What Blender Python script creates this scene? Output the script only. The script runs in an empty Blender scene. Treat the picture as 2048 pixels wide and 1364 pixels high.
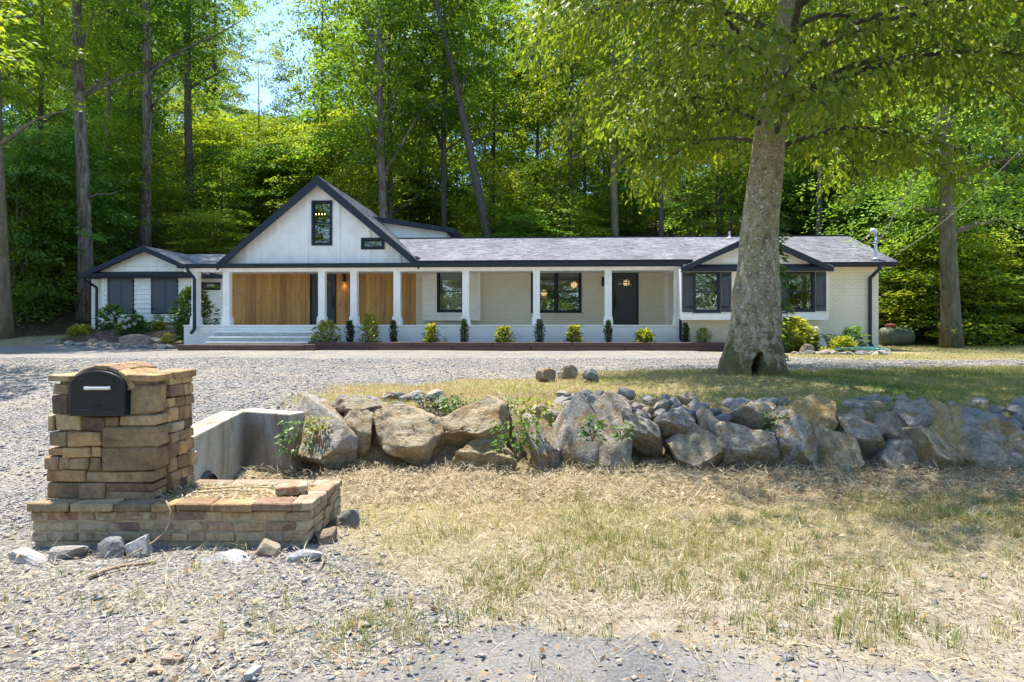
import bpy, bmesh, math, random
import numpy as np
from mathutils import Vector, Matrix, noise as mnoise, Euler

SC = bpy.context.scene
COL = SC.collection
R = math.radians

# ------------------------------------------------------------------ camera, sky, sun, exposure
CAMZ = 1.5            # camera height over the road, metres
F = 1365.0            # focal length in photo pixels (24 mm on a 36 mm frame)
HOR = 650.0           # photo row of the horizon
cam_d = bpy.data.cameras.new('camera')
cam_d.lens = 24.0
cam_d.sensor_width = 36.0
cam_d.shift_y = -(682.0 - HOR) / 2048.0
cam_d.clip_start = 0.05
cam_d.clip_end = 2000
cam = bpy.data.objects.new('camera', cam_d)
cam.location = (0, 0, CAMZ)
cam.rotation_euler = (R(90), 0, 0)
COL.objects.link(cam)
SC.camera = cam

SUN_AZ = R(-38)       # compass angle from +Y towards +X: sun stands behind the house, to the left
SUN_EL = R(75)
sun_dir = Vector((math.sin(SUN_AZ) * math.cos(SUN_EL), math.cos(SUN_AZ) * math.cos(SUN_EL), math.sin(SUN_EL)))
sun_d = bpy.data.lights.new('sun', 'SUN')
sun_d.energy = 3.3
sun_d.angle = R(0.5)
sun_d.color = (1.0, 0.94, 0.84)
sun = bpy.data.objects.new('sun', sun_d)
sun.rotation_euler = (-sun_dir).to_track_quat('-Z', 'Y').to_euler()
sun.location = (0, 0, 40)
COL.objects.link(sun)

world = bpy.data.worlds.new('World')
SC.world = world
world.use_nodes = True
wn = world.node_tree
for n in list(wn.nodes):
    wn.nodes.remove(n)
w_out = wn.nodes.new('ShaderNodeOutputWorld')
w_bg = wn.nodes.new('ShaderNodeBackground')
w_sky = wn.nodes.new('ShaderNodeTexSky')
w_sky.sky_type = 'NISHITA'
w_sky.sun_disc = False
w_sky.sun_elevation = SUN_EL
w_sky.sun_rotation = SUN_AZ % (2 * math.pi)
w_sky.altitude = 2000
w_sky.air_density = 1.0
w_sky.dust_density = 0.3
w_sky.ozone_density = 4.0
w_bg.inputs['Strength'].default_value = 0.15
wn.links.new(w_sky.outputs[0], w_bg.inputs[0])
wn.links.new(w_bg.outputs[0], w_out.inputs[0])

SC.view_settings.view_transform = 'Standard'
SC.view_settings.look = 'None'
SC.view_settings.gamma = 1.0
SC.view_settings.exposure = 1.86
SC.view_settings.use_curve_mapping = False
SC.render.engine = 'CYCLES'
SC.cycles.max_bounces = 9
SC.cycles.diffuse_bounces = 6
SC.cycles.glossy_bounces = 3
SC.cycles.transmission_bounces = 4
SC.cycles.transparent_max_bounces = 10
SC.cycles.use_denoising = True

rng = np.random.default_rng(11)
random.seed(11)

# ------------------------------------------------------------------ helpers
def tag(o, label=None, cat=None, group=None, kind=None):
    if label: o['label'] = label
    if cat: o['category'] = cat
    if group: o['group'] = group
    if kind: o['kind'] = kind
    return o

def thing(name, label, cat, loc=(0, 0, 0), rotz=0.0, group=None):
    o = bpy.data.objects.new(name, None)
    o.empty_display_size = 0.2
    o.location = loc
    o.rotation_euler = (0, 0, rotz)
    COL.objects.link(o)
    return tag(o, label, cat, group)

def link(name, me, mat=None, parent=None, loc=None, rot=None, scale=None):
    o = bpy.data.objects.new(name, me)
    if mat is not None and len(me.materials) == 0:
        me.materials.append(mat)
    if loc is not None: o.location = loc
    if rot is not None: o.rotation_euler = rot
    if scale is not None: o.scale = scale
    COL.objects.link(o)
    if parent is not None: o.parent = parent
    return o

def np_mesh(name, V, Fc, tint=None, smooth=False):
    """V (n,3), Fc (m,k) faces of one size, tint (n,) point attribute"""
    V = np.asarray(V, dtype=np.float32)
    Fc = np.asarray(Fc, dtype=np.int32)
    me = bpy.data.meshes.new(name)
    n, (m, k) = len(V), Fc.shape
    me.vertices.add(n)
    me.vertices.foreach_set('co', V.ravel())
    me.loops.add(m * k)
    me.loops.foreach_set('vertex_index', Fc.ravel())
    me.polygons.add(m)
    me.polygons.foreach_set('loop_start', np.arange(0, m * k, k, dtype=np.int32))
    me.polygons.foreach_set('loop_total', np.full(m, k, dtype=np.int32))
    if smooth:
        me.polygons.foreach_set('use_smooth', np.ones(m, dtype=bool))
    if tint is not None:
        a = me.attributes.new('tint', 'FLOAT', 'POINT')
        a.data.foreach_set('value', np.asarray(tint, dtype=np.float32))
    me.update(calc_edges=True)
    return me

class MB:
    """collects simple solids into one mesh"""
    def __init__(s, origin=(0, 0, 0)):
        s.v = []; s.f = []; s.o = Vector(origin)
    def add(s, vs, fs):
        b = len(s.v)
        s.v += [tuple(Vector(p) - s.o) for p in vs]
        s.f += [tuple(i + b for i in f) for f in fs]
        return s
    def box(s, x0, x1, y0, y1, z0, z1):
        x0, x1 = min(x0, x1), max(x0, x1)
        y0, y1 = min(y0, y1), max(y0, y1)
        z0, z1 = min(z0, z1), max(z0, z1)
        vs = [(x0, y0, z0), (x1, y0, z0), (x1, y1, z0), (x0, y1, z0), (x0, y0, z1), (x1, y0, z1), (x1, y1, z1), (x0, y1, z1)]
        fs = [(0, 3, 2, 1), (4, 5, 6, 7), (0, 1, 5, 4), (1, 2, 6, 5), (2, 3, 7, 6), (3, 0, 4, 7)]
        return s.add(vs, fs)
    def prism(s, poly, y0, y1):
        """poly in (x,z), counter-clockwise seen from -y, extruded y0..y1"""
        n = len(poly)
        vs = [(p[0], y0, p[1]) for p in poly] + [(p[0], y1, p[1]) for p in poly]
        fs = [tuple(range(n)), tuple(range(2 * n - 1, n - 1, -1))]
        fs += [((i + 1) % n, i, i + n, (i + 1) % n + n) for i in range(n)]
        return s.add(vs, fs)
    def prism_x(s, poly, x0, x1):
        """poly in (y,z) extruded along x"""
        n = len(poly)
        vs = [(x0, p[0], p[1]) for p in poly] + [(x1, p[0], p[1]) for p in poly]
        fs = [tuple(range(n)), tuple(range(2 * n - 1, n - 1, -1))]
        fs += [((i + 1) % n, i, i + n, (i + 1) % n + n) for i in range(n)]
        return s.add(vs, fs)
    def slab(s, quad, t):
        """a quad of points, thickened by t along minus its normal"""
        q = [Vector(p) for p in quad]
        n = (q[1] - q[0]).cross(q[-1] - q[0]).normalized() * t
        k = len(q)
        vs = q + [p - n for p in q]
        fs = [tuple(range(k)), tuple(range(2 * k - 1, k - 1, -1))]
        fs += [((i + 1) % k, i, i + k, (i + 1) % k + k) for i in range(k)]
        return s.add(vs, fs)
    def tube(s, pts, rad, n=8, caps=True):
        pts = [Vector(p) for p in pts]
        if not hasattr(rad, '__len__'): rad = [rad] * len(pts)
        rings = []
        up = Vector((0.123, 0.05, 1)).normalized()
        for i, p in enumerate(pts):
            d = (pts[min(i + 1, len(pts) - 1)] - pts[max(i - 1, 0)]).normalized()
            a = d.cross(up)
            if a.length < 0.05: a = d.cross(Vector((1, 0, 0)))
            a.normalize(); b = d.cross(a)
            rings.append([p + (a * math.cos(2 * math.pi * k / n) + b * math.sin(2 * math.pi * k / n)) * rad[i] for k in range(n)])
        vs = [q for r_ in rings for q in r_]
        fs = []
        for i in range(len(pts) - 1):
            for k in range(n):
                fs.append((i * n + k, i * n + (k + 1) % n, (i + 1) * n + (k + 1) % n, (i + 1) * n + k))
        if caps:
            fs.append(tuple(range(n - 1, -1, -1)))
            fs.append(tuple((len(pts) - 1) * n + k for k in range(n)))
        return s.add(vs, fs)
    def mesh(s, name, smooth=False):
        me = bpy.data.meshes.new(name)
        me.from_pydata(s.v, [], s.f)
        if smooth:
            me.polygons.foreach_set('use_smooth', np.ones(len(s.f), dtype=bool))
        me.update()
        return me
    def build(s, name, mat, parent=None, smooth=False, loc=None, rot=None):
        return link(name, s.mesh(name, smooth), mat, parent, loc, rot)

_tab = np.random.default_rng(5).random((256, 256))
def vnoise(x, y, seed=0):
    x = np.asarray(x, dtype=float) + seed * 17.31; y = np.asarray(y, dtype=float) + seed * 9.77
    xi = np.floor(x).astype(int); yi = np.floor(y).astype(int)
    fx = x - xi; fy = y - yi
    fx = fx * fx * (3 - 2 * fx); fy = fy * fy * (3 - 2 * fy)
    a = _tab[xi & 255, yi & 255]; b = _tab[(xi + 1) & 255, yi & 255]
    c = _tab[xi & 255, (yi + 1) & 255]; d = _tab[(xi + 1) & 255, (yi + 1) & 255]
    return (a * (1 - fx) + b * fx) * (1 - fy) + (c * (1 - fx) + d * fx) * fy
def fbm(x, y, seed=0, o=4):
    t = 0; a = 0.5; s = 0
    for i in range(o):
        t = t + a * vnoise(np.asarray(x) * 2 ** i, np.asarray(y) * 2 ** i, seed + i); s += a; a *= 0.5
    return t / s
def sstep(a, b, x):
    t = np.clip((np.asarray(x, dtype=float) - a) / (b - a), 0, 1)
    return t * t * (3 - 2 * t)

# photo pixel -> world point at camera depth Y
def PX(x, Y): return (x - 1024.0) / F * Y
def PZ(y, Y): return CAMZ + (HOR - y) / F * Y

# ------------------------------------------------------------------ materials
def new_mat(name):
    m = bpy.data.materials.new(name)
    m.use_nodes = True
    nt = m.node_tree
    b = nt.nodes['Principled BSDF']
    return m, nt, b
def nd(nt, t, **kw):
    n = nt.nodes.new(t)
    for k, v in kw.items(): setattr(n, k, v)
    return n
def ramp(nt, fac, stops, interp='LINEAR'):
    r_ = nd(nt, 'ShaderNodeValToRGB')
    r_.color_ramp.interpolation = interp
    el = r_.color_ramp.elements
    while len(el) > 1: el.remove(el[-1])
    el[0].position = stops[0][0]; el[0].color = (*stops[0][1], 1)
    for p, c in stops[1:]:
        e = el.new(p); e.color = (*c, 1)
    nt.links.new(fac, r_.inputs[0])
    return r_.outputs[0]
def noise_n(nt, vec, scale, detail=4, rough=0.55, dist=0.0):
    n = nd(nt, 'ShaderNodeTexNoise')
    n.inputs['Scale'].default_value = scale; n.inputs['Detail'].default_value = detail
    n.inputs['Roughness'].default_value = rough; n.inputs['Distortion'].default_value = dist
    if vec is not None: nt.links.new(vec, n.inputs['Vector'])
    return n.outputs[0]
def mixc(nt, fac, a, b, mode='MIX'):
    m = nd(nt, 'ShaderNodeMix', data_type='RGBA', blend_type=mode)
    for sock, val in ((m.inputs[0], fac), (m.inputs[6], a), (m.inputs[7], b)):
        if hasattr(val, 'is_output'): nt.links.new(val, sock)
        elif hasattr(val, '__len__'): sock.default_value = (*val, 1)
        else: sock.default_value = val
    return m.outputs[2]
def math_n(nt, op, a, b=0.0, clamp=False):
    m = nd(nt, 'ShaderNodeMath', operation=op, use_clamp=clamp)
    for sock, val in ((m.inputs[0], a), (m.inputs[1], b)):
        if hasattr(val, 'is_output'): nt.links.new(val, sock)
        else: sock.default_value = val
    return m.outputs[0]
def bump(nt, bsdf, h, strength=0.3, dist=0.02):
    b = nd(nt, 'ShaderNodeBump')
    b.inputs['Strength'].default_value = strength; b.inputs['Distance'].default_value = dist
    nt.links.new(h, b.inputs['Height']); nt.links.new(b.outputs[0], bsdf.inputs['Normal'])
def coords(nt, kind='Object'):
    return nd(nt, 'ShaderNodeTexCoord').outputs[kind]
def geo_pos(nt):
    return nd(nt, 'ShaderNodeNewGeometry').outputs['Position']
def obj_rand(nt):
    return nd(nt, 'ShaderNodeObjectInfo').outputs['Random']
def tint_attr(nt, name='tint'):
    a = nd(nt, 'ShaderNodeAttribute'); a.attribute_name = name
    return a.outputs['Fac']

def mat_plain(name, col, rough=0.6, var=0.06, nscale=3.0, spec=0.4, metal=0.0, bscale=60, bstr=0.05):
    m, nt, b = new_mat(name)
    co = coords(nt)
    n = noise_n(nt, co, nscale, 5)
    c = ramp(nt, n, [(0.3, tuple(x * (1 - var) for x in col)), (0.7, tuple(min(1, x * (1 + var)) for x in col))])
    nt.links.new(c, b.inputs['Base Color'])
    b.inputs['Roughness'].default_value = rough
    b.inputs['Specular IOR Level'].default_value = spec
    b.inputs['Metallic'].default_value = metal
    if bstr: bump(nt, b, noise_n(nt, co, bscale, 3), bstr, 0.01)
    return m

def mat_leaf(name, stops, trans=0.45, tboost=1.6, rough=0.5, spec=0.25, objvar=0.0, tcol=(1.0, 1.0, 0.32)):
    """stops over the tint attribute; translucent so light shines through from behind"""
    m, nt, b = new_mat(name)
    t = tint_attr(nt)
    if objvar:
        t = math_n(nt, 'ADD', t, math_n(nt, 'MULTIPLY', math_n(nt, 'SUBTRACT', obj_rand(nt), 0.5), objvar), clamp=True)
    c = ramp(nt, t, stops)
    if objvar:                          # each tree has its own green
        rh = math_n(nt, 'FRACT', math_n(nt, 'MULTIPLY', obj_rand(nt), 7.31))
        c = mixc(nt, 1.0, c, ramp(nt, rh, [(0, (0.62, 0.88, 1.25)), (0.35, (0.9, 0.98, 1.0)), (0.7, (1.0, 1.0, 0.9)), (1, (1.22, 1.08, 0.85))]), 'MULTIPLY')
    nt.links.new(c, b.inputs['Base Color'])
    b.inputs['Roughness'].default_value = rough
    b.inputs['Specular IOR Level'].default_value = spec
    tr = nd(nt, 'ShaderNodeBsdfTranslucent')
    tc = mixc(nt, 1.0, c, tuple(x * tboost for x in tcol), 'MULTIPLY')
    nt.links.new(tc, tr.inputs[0])
    mx = nd(nt, 'ShaderNodeMixShader'); mx.inputs[0].default_value = trans
    nt.links.new(b.outputs[0], mx.inputs[1]); nt.links.new(tr.outputs[0], mx.inputs[2])
    nt.links.new(mx.outputs[0], nt.nodes['Material Output'].inputs[0])
    return m

M = {}
M['white'] = mat_plain('white_paint', (0.86, 0.855, 0.83), 0.5, 0.03)
M['siding'] = mat_plain('siding_paint', (0.86, 0.845, 0.79), 0.5, 0.03, 2.0)
M['charcoal'] = mat_plain('charcoal_paint', (0.036, 0.045, 0.056), 0.75, 0.10, 4.0, spec=0.1)
M['shutter'] = mat_plain('shutter_paint', (0.058, 0.068, 0.076), 0.5, 0.08, 4.0)
M['black'] = mat_plain('black_metal', (0.012, 0.013, 0.014), 0.38, 0.2, 8.0)
M['interior'] = mat_plain('interior_paint', (0.62, 0.60, 0.56), 0.8, 0.03)
M['floorboard'] = mat_plain('floor_wood', (0.20, 0.13, 0.08), 0.5, 0.2)
M['chrome'] = mat_plain('bright_metal', (0.75, 0.75, 0.74), 0.25, 0.05, metal=0.6)
M['galv'] = mat_plain('galvanised_metal', (0.52, 0.55, 0.58), 0.4, 0.08, metal=0.4)
M['cable'] = mat_plain('cable', (0.30, 0.28, 0.26), 0.6, 0.1)
M['dark_cable'] = mat_plain('dark_cable', (0.05, 0.03, 0.03), 0.6, 0.1)
M['hose'] = mat_plain('hose', (0.05, 0.22, 0.20), 0.45, 0.15)
M['tank'] = mat_plain('tank_paint', (0.085, 0.105, 0.06), 0.55, 0.25, 5.0)
M['red'] = mat_plain('red_plastic', (0.22, 0.05, 0.045), 0.5, 0.1)

def mat_weathered(name, col, rough=0.55):
    """house paint with faint rain streaks and a little grime"""
    m, nt, b = new_mat(name)
    co = coords(nt)
    mp = nd(nt, 'ShaderNodeMapping'); mp.inputs['Scale'].default_value = (7, 7, 0.5); nt.links.new(co, mp.inputs[0])
    s1 = ramp(nt, noise_n(nt, mp.outputs[0], 1.0, 6, 0.6), [(0.42, (0.955, 0.95, 0.94)), (0.58, (1, 1, 1))])
    s2 = ramp(nt, noise_n(nt, co, 2.2, 6, 0.65), [(0.34, (0.90, 0.885, 0.85)), (0.52, (1, 1, 1))])
    c = mixc(nt, 1.0, mixc(nt, 1.0, col, s1, 'MULTIPLY'), s2, 'MULTIPLY')
    nt.links.new(c, b.inputs['Base Color']); b.inputs['Roughness'].default_value = rough
    b.inputs['Specular IOR Level'].default_value = 0.3
    bump(nt, b, noise_n(nt, co, 50, 3), 0.08, 0.01)
    return m
M['white'] = mat_weathered('white_paint', (0.88, 0.85, 0.785))
M['siding'] = mat_weathered('siding_paint', (0.88, 0.845, 0.755))
def mat_brick_paint(name, col, mort, strength=0.55):
    m, nt, b = new_mat(name)
    co = coords(nt)
    sep = nd(nt, 'ShaderNodeSeparateXYZ'); nt.links.new(co, sep.inputs[0])
    cx = nd(nt, 'ShaderNodeCombineXYZ')
    nt.links.new(math_n(nt, 'ADD', sep.outputs[0], sep.outputs[1]), cx.inputs[0]); nt.links.new(sep.outputs[2], cx.inputs[1])
    br = nd(nt, 'ShaderNodeTexBrick')
    br.inputs['Scale'].default_value = 1.0
    br.inputs['Brick Width'].default_value = 0.215; br.inputs['Row Height'].default_value = 0.078
    br.inputs['Mortar Size'].default_value = 0.007; br.inputs['Mortar Smooth'].default_value = 0.4
    br.inputs['Color1'].default_value = (*col, 1); br.inputs['Color2'].default_value = (*[x * 0.94 for x in col], 1)
    br.inputs['Mortar'].default_value = (*mort, 1)
    nt.links.new(cx.outputs[0], br.inputs['Vector'])
    n = noise_n(nt, co, 1.3, 6, 0.65)
    dirt = ramp(nt, n, [(0.35, (1, 1, 1)), (0.75, (0.93, 0.91, 0.86))])
    c = mixc(nt, 1.0, br.outputs[0], dirt, 'MULTIPLY')
    nt.links.new(c, b.inputs['Base Color'])
    b.inputs['Roughness'].default_value = 0.6
    h = math_n(nt, 'SUBTRACT', 1.0, br.outputs[1])
    h2 = math_n(nt, 'ADD', h, math_n(nt, 'MULTIPLY', noise_n(nt, co, 40, 3), 0.25))
    bump(nt, b, h2, strength, 0.012)
    return m
M['brick_cream'] = mat_brick_paint('painted_brick_cream', (0.83, 0.765, 0.60), (0.60, 0.54, 0.41))
M['brick_white'] = mat_brick_paint('painted_brick_white', (0.84, 0.815, 0.76), (0.62, 0.605, 0.56))

# cedar planks: long grain along z, knots
m, nt, b = new_mat('cedar'); M['cedar'] = m
co = coords(nt); rnd = obj_rand(nt)
mp = nd(nt, 'ShaderNodeMapping'); mp.inputs['Scale'].default_value = (14, 14, 0.9)
off = nd(nt, 'ShaderNodeVectorMath', operation='ADD'); cmb = nd(nt, 'ShaderNodeCombineXYZ')
nt.links.new(math_n(nt, 'MULTIPLY', rnd, 40), cmb.inputs[2]); nt.links.new(co, off.inputs[0]); nt.links.new(cmb.outputs[0], off.inputs[1])
nt.links.new(off.outputs[0], mp.inputs[0])
g = noise_n(nt, mp.outputs[0], 1.0, 6, 0.6, 1.2)
base = ramp(nt, g, [(0.25, (0.36, 0.17, 0.045)), (0.5, (0.55, 0.29, 0.085)), (0.75, (0.68, 0.40, 0.14))])
vary = ramp(nt, math_n(nt, 'FRACT', math_n(nt, 'MULTIPLY', rnd, 9.3)), [(0, (0.62, 0.58, 0.54)), (0.4, (0.92, 0.90, 0.88)), (0.7, (1, 1, 1)), (1, (1.18, 1.14, 1.05))])
base = mixc(nt, 1.0, base, vary, 'MULTIPLY')
vk = nd(nt, 'ShaderNodeTexVoronoi'); vk.inputs['Scale'].default_value = 4.2
mk = nd(nt, 'ShaderNodeMapping'); mk.inputs['Scale'].default_value = (1.35, 0.02, 0.8)
nt.links.new(off.outputs[0], mk.inputs[0]); nt.links.new(mk.outputs[0], vk.inputs['Vector'])
kn = ramp(nt, vk.outputs['Distance'], [(0.075, (1, 1, 1)), (0.14, (0, 0, 0))])
base = mixc(nt, kn, base, (0.055, 0.022, 0.008))
nt.links.new(base, b.inputs['Base Color']); b.inputs['Roughness'].default_value = 0.55
bump(nt, b, g, 0.2, 0.005)

# shingles
m, nt, b = new_mat('asphalt_shingle'); M['shingle'] = m
t = tint_attr(nt); co = coords(nt)
c = ramp(nt, t, [(0, (0.21, 0.205, 0.21)), (0.5, (0.30, 0.295, 0.30)), (1, (0.40, 0.39, 0.39))])
n1 = ramp(nt, noise_n(nt, co, 0.55, 5, 0.6), [(0.36, (0.74, 0.73, 0.74)), (0.64, (1.1, 1.1, 1.09))])
c = mixc(nt, 1.0, c, n1, 'MULTIPLY')
n2 = noise_n(nt, co, 120, 2)
c = mixc(nt, 1.0, c, ramp(nt, n2, [(0.3, (0.75, 0.75, 0.75)), (0.7, (1.2, 1.2, 1.2))]), 'MULTIPLY')
nt.links.new(c, b.inputs['Base Color']); b.inputs['Roughness'].default_value = 0.85
bump(nt, b, n2, 0.4, 0.004)

# window glass: mirror on clear
m, nt, b = new_mat('window_glass'); M['glass'] = m
tr = nd(nt, 'ShaderNodeBsdfTransparent'); tr.inputs[0].default_value = (0.86, 0.90, 0.88, 1)
gl = nd(nt, 'ShaderNodeBsdfGlossy'); gl.inputs['Roughness'].default_value = 0.012
fr = nd(nt, 'ShaderNodeFresnel'); fr.inputs[0].default_value = 1.5
fac = math_n(nt, 'ADD', math_n(nt, 'MULTIPLY', fr.outputs[0], 1.4), 0.06, clamp=True)
mx = nd(nt, 'ShaderNodeMixShader')
nt.links.new(fac, mx.inputs[0]); nt.links.new(tr.outputs[0], mx.inputs[1]); nt.links.new(gl.outputs[0], mx.inputs[2])
nt.links.new(mx.outputs[0], nt.nodes['Material Output'].inputs[0])

def mat_emit(name, col, s):
    m, nt, b = new_mat(name)
    b.inputs['Base Color'].default_value = (*col, 1)
    b.inputs['Emission Color'].default_value = (*col, 1); b.inputs['Emission Strength'].default_value = s
    return m
M['bulb'] = mat_emit('lamp_bulb', (1.0, 0.62, 0.26), 3.0)
M['globe'] = mat_emit('lamp_globe', (1.0, 0.70, 0.42), 0.45)

# stones with per-object hue
def mat_stone(name, stops, patch=None, nscale=5.0, bstr=0.7, bscale=14.0, dirt=0.5, rough=0.85, lichen=None):
    m, nt, b = new_mat(name)
    co = coords(nt); rnd = obj_rand(nt)
    off = nd(nt, 'ShaderNodeVectorMath', operation='ADD'); nt.links.new(co, off.inputs[0])
    cm = nd(nt, 'ShaderNodeCombineXYZ'); nt.links.new(math_n(nt, 'MULTIPLY', rnd, 60), cm.inputs[0]); nt.links.new(cm.outputs[0], off.inputs[1])
    v = off.outputs[0]
    c = ramp(nt, math_n(nt, 'FRACT', math_n(nt, 'MULTIPLY', rnd, 13.7)), stops)
    n1 = noise_n(nt, v, nscale, 8, 0.65, 0.4)
    c = mixc(nt, 1.0, c, ramp(nt, n1, [(0.28, (0.45, 0.42, 0.40)), (0.5, (1, 1, 1)), (0.75, (1.3, 1.25, 1.15))]), 'MULTIPLY')
    if patch:
        n3 = noise_n(nt, v, nscale * 0.7, 5, 0.6, 0.8)
        c = mixc(nt, ramp(nt, n3, [(0.50, (0, 0, 0)), (0.62, (1, 1, 1))]), c, patch)
    if lichen:
        n4 = noise_n(nt, v, nscale * 2.3, 6, 0.7, 0.5)
        c = mixc(nt, ramp(nt, n4, [(0.56, (0, 0, 0)), (0.66, (0.8, 0.8, 0.8))]), c, lichen)
    n2 = noise_n(nt, v, bscale, 8, 0.7)
    c = mixc(nt, dirt, c, ramp(nt, n2, [(0.3, (0.35, 0.33, 0.30)), (0.6, (1, 1, 1))]), 'MULTIPLY')
    nt.links.new(c, b.inputs['Base Color']); b.inputs['Roughness'].default_value = rough
    b.inputs['Specular IOR Level'].default_value = 0.2
    bump(nt, b, math_n(nt, 'ADD', n2, math_n(nt, 'MULTIPLY', n1, 0.7)), bstr, 0.03)
    return m
M['boulder'] = mat_stone('boulder_stone', [(0, (0.34, 0.32, 0.29)), (0.3, (0.40, 0.35, 0.27)), (0.55, (0.43, 0.345, 0.22)), (0.8, (0.36, 0.335, 0.30)), (1, (0.45, 0.36, 0.215))], patch=(0.31, 0.21, 0.10), nscale=3.2, bscale=13, bstr=1.0, dirt=0.65, lichen=(0.45, 0.435, 0.40))
M['ochre_boulder'] = mat_stone('ochre_boulder', [(0, (0.36, 0.27, 0.13)), (1, (0.38, 0.29, 0.15))], patch=(0.42, 0.26, 0.09), nscale=3.0, bscale=10, lichen=(0.45, 0.42, 0.36))
M['rock'] = mat_stone('rubble_stone', [(0, (0.19, 0.185, 0.18)), (0.4, (0.27, 0.26, 0.245)), (0.7, (0.33, 0.29, 0.24)), (1, (0.33, 0.25, 0.16))], nscale=9, bscale=30, bstr=0.45, dirt=0.35)
M['slate'] = mat_stone('slate_slab', [(0, (0.33, 0.33, 0.33)), (1, (0.44, 0.43, 0.41))], nscale=6, bscale=24, bstr=0.4, dirt=0.35)
M['brownrock'] = mat_stone('brown_rock', [(0, (0.26, 0.19, 0.13)), (1, (0.36, 0.29, 0.22))], nscale=5, bscale=18, bstr=0.6)
M['pillar_stone'] = mat_stone('sandstone', [(0, (0.46, 0.29, 0.14)), (0.18, (0.54, 0.37, 0.19)), (0.30, (0.22, 0.14, 0.085)), (0.45, (0.56, 0.41, 0.22)), (0.58, (0.13, 0.09, 0.065)), (0.70, (0.50, 0.32, 0.15)), (0.82, (0.27, 0.17, 0.12)), (0.92, (0.34, 0.23, 0.13)), (1, (0.52, 0.41, 0.28))], nscale=7, bscale=30, bstr=0.6, dirt=0.6, patch=None, lichen=None)
M['old_brick'] = mat_stone('old_brick', [(0, (0.30, 0.15, 0.10)), (0.15, (0.44, 0.33, 0.20)), (0.35, (0.32, 0.20, 0.15)), (0.5, (0.48, 0.36, 0.21)), (0.65, (0.24, 0.15, 0.12)), (0.8, (0.44, 0.35, 0.23)), (1, (0.46, 0.31, 0.17))], patch=(0.46, 0.38, 0.25), nscale=13, bscale=40, bstr=0.4, dirt=0.5)
M['mortar'] = mat_stone('mortar', [(0, (0.42, 0.345, 0.235)), (1, (0.42, 0.345, 0.235))], nscale=7, bscale=45, bstr=0.4, dirt=0.35)

# concrete with vertical stains
m, nt, b = new_mat('stained_concrete'); M['concrete'] = m
co = coords(nt)
mp = nd(nt, 'ShaderNodeMapping'); mp.inputs['Scale'].default_value = (4.5, 4.5, 1.6); nt.links.new(co, mp.inputs[0])
c = ramp(nt, noise_n(nt, mp.outputs[0], 1.0, 7, 0.6, 0.5), [(0.33, (0.20, 0.145, 0.095)), (0.5, (0.37, 0.325, 0.26)), (0.66, (0.44, 0.415, 0.365))])
n2 = noise_n(nt, co, 30, 6, 0.65)
c = mixc(nt, 0.5, c, ramp(nt, n2, [(0.3, (0.45, 0.43, 0.4)), (0.6, (1, 1, 1))]), 'MULTIPLY')
nt.links.new(c, b.inputs['Base Color']); b.inputs['Roughness'].default_value = 0.9; bump(nt, b, n2, 0.5, 0.01)

# landscape timber
m, nt, b = new_mat('stained_timber'); M['timber'] = m
co = coords(nt)
mp = nd(nt, 'ShaderNodeMapping'); mp.inputs['Scale'].default_value = (0.8, 9, 14); nt.links.new(co, mp.inputs[0])
g = noise_n(nt, mp.outputs[0], 1.5, 6, 0.6, 0.6)
c = ramp(nt, g, [(0.3, (0.055, 0.03, 0.022)), (0.6, (0.115, 0.062, 0.045)), (0.8, (0.17, 0.10, 0.075))])
nt.links.new(c, b.inputs['Base Color']); b.inputs['Roughness'].default_value = 0.8; bump(nt, b, g, 0.35, 0.01)

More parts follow.
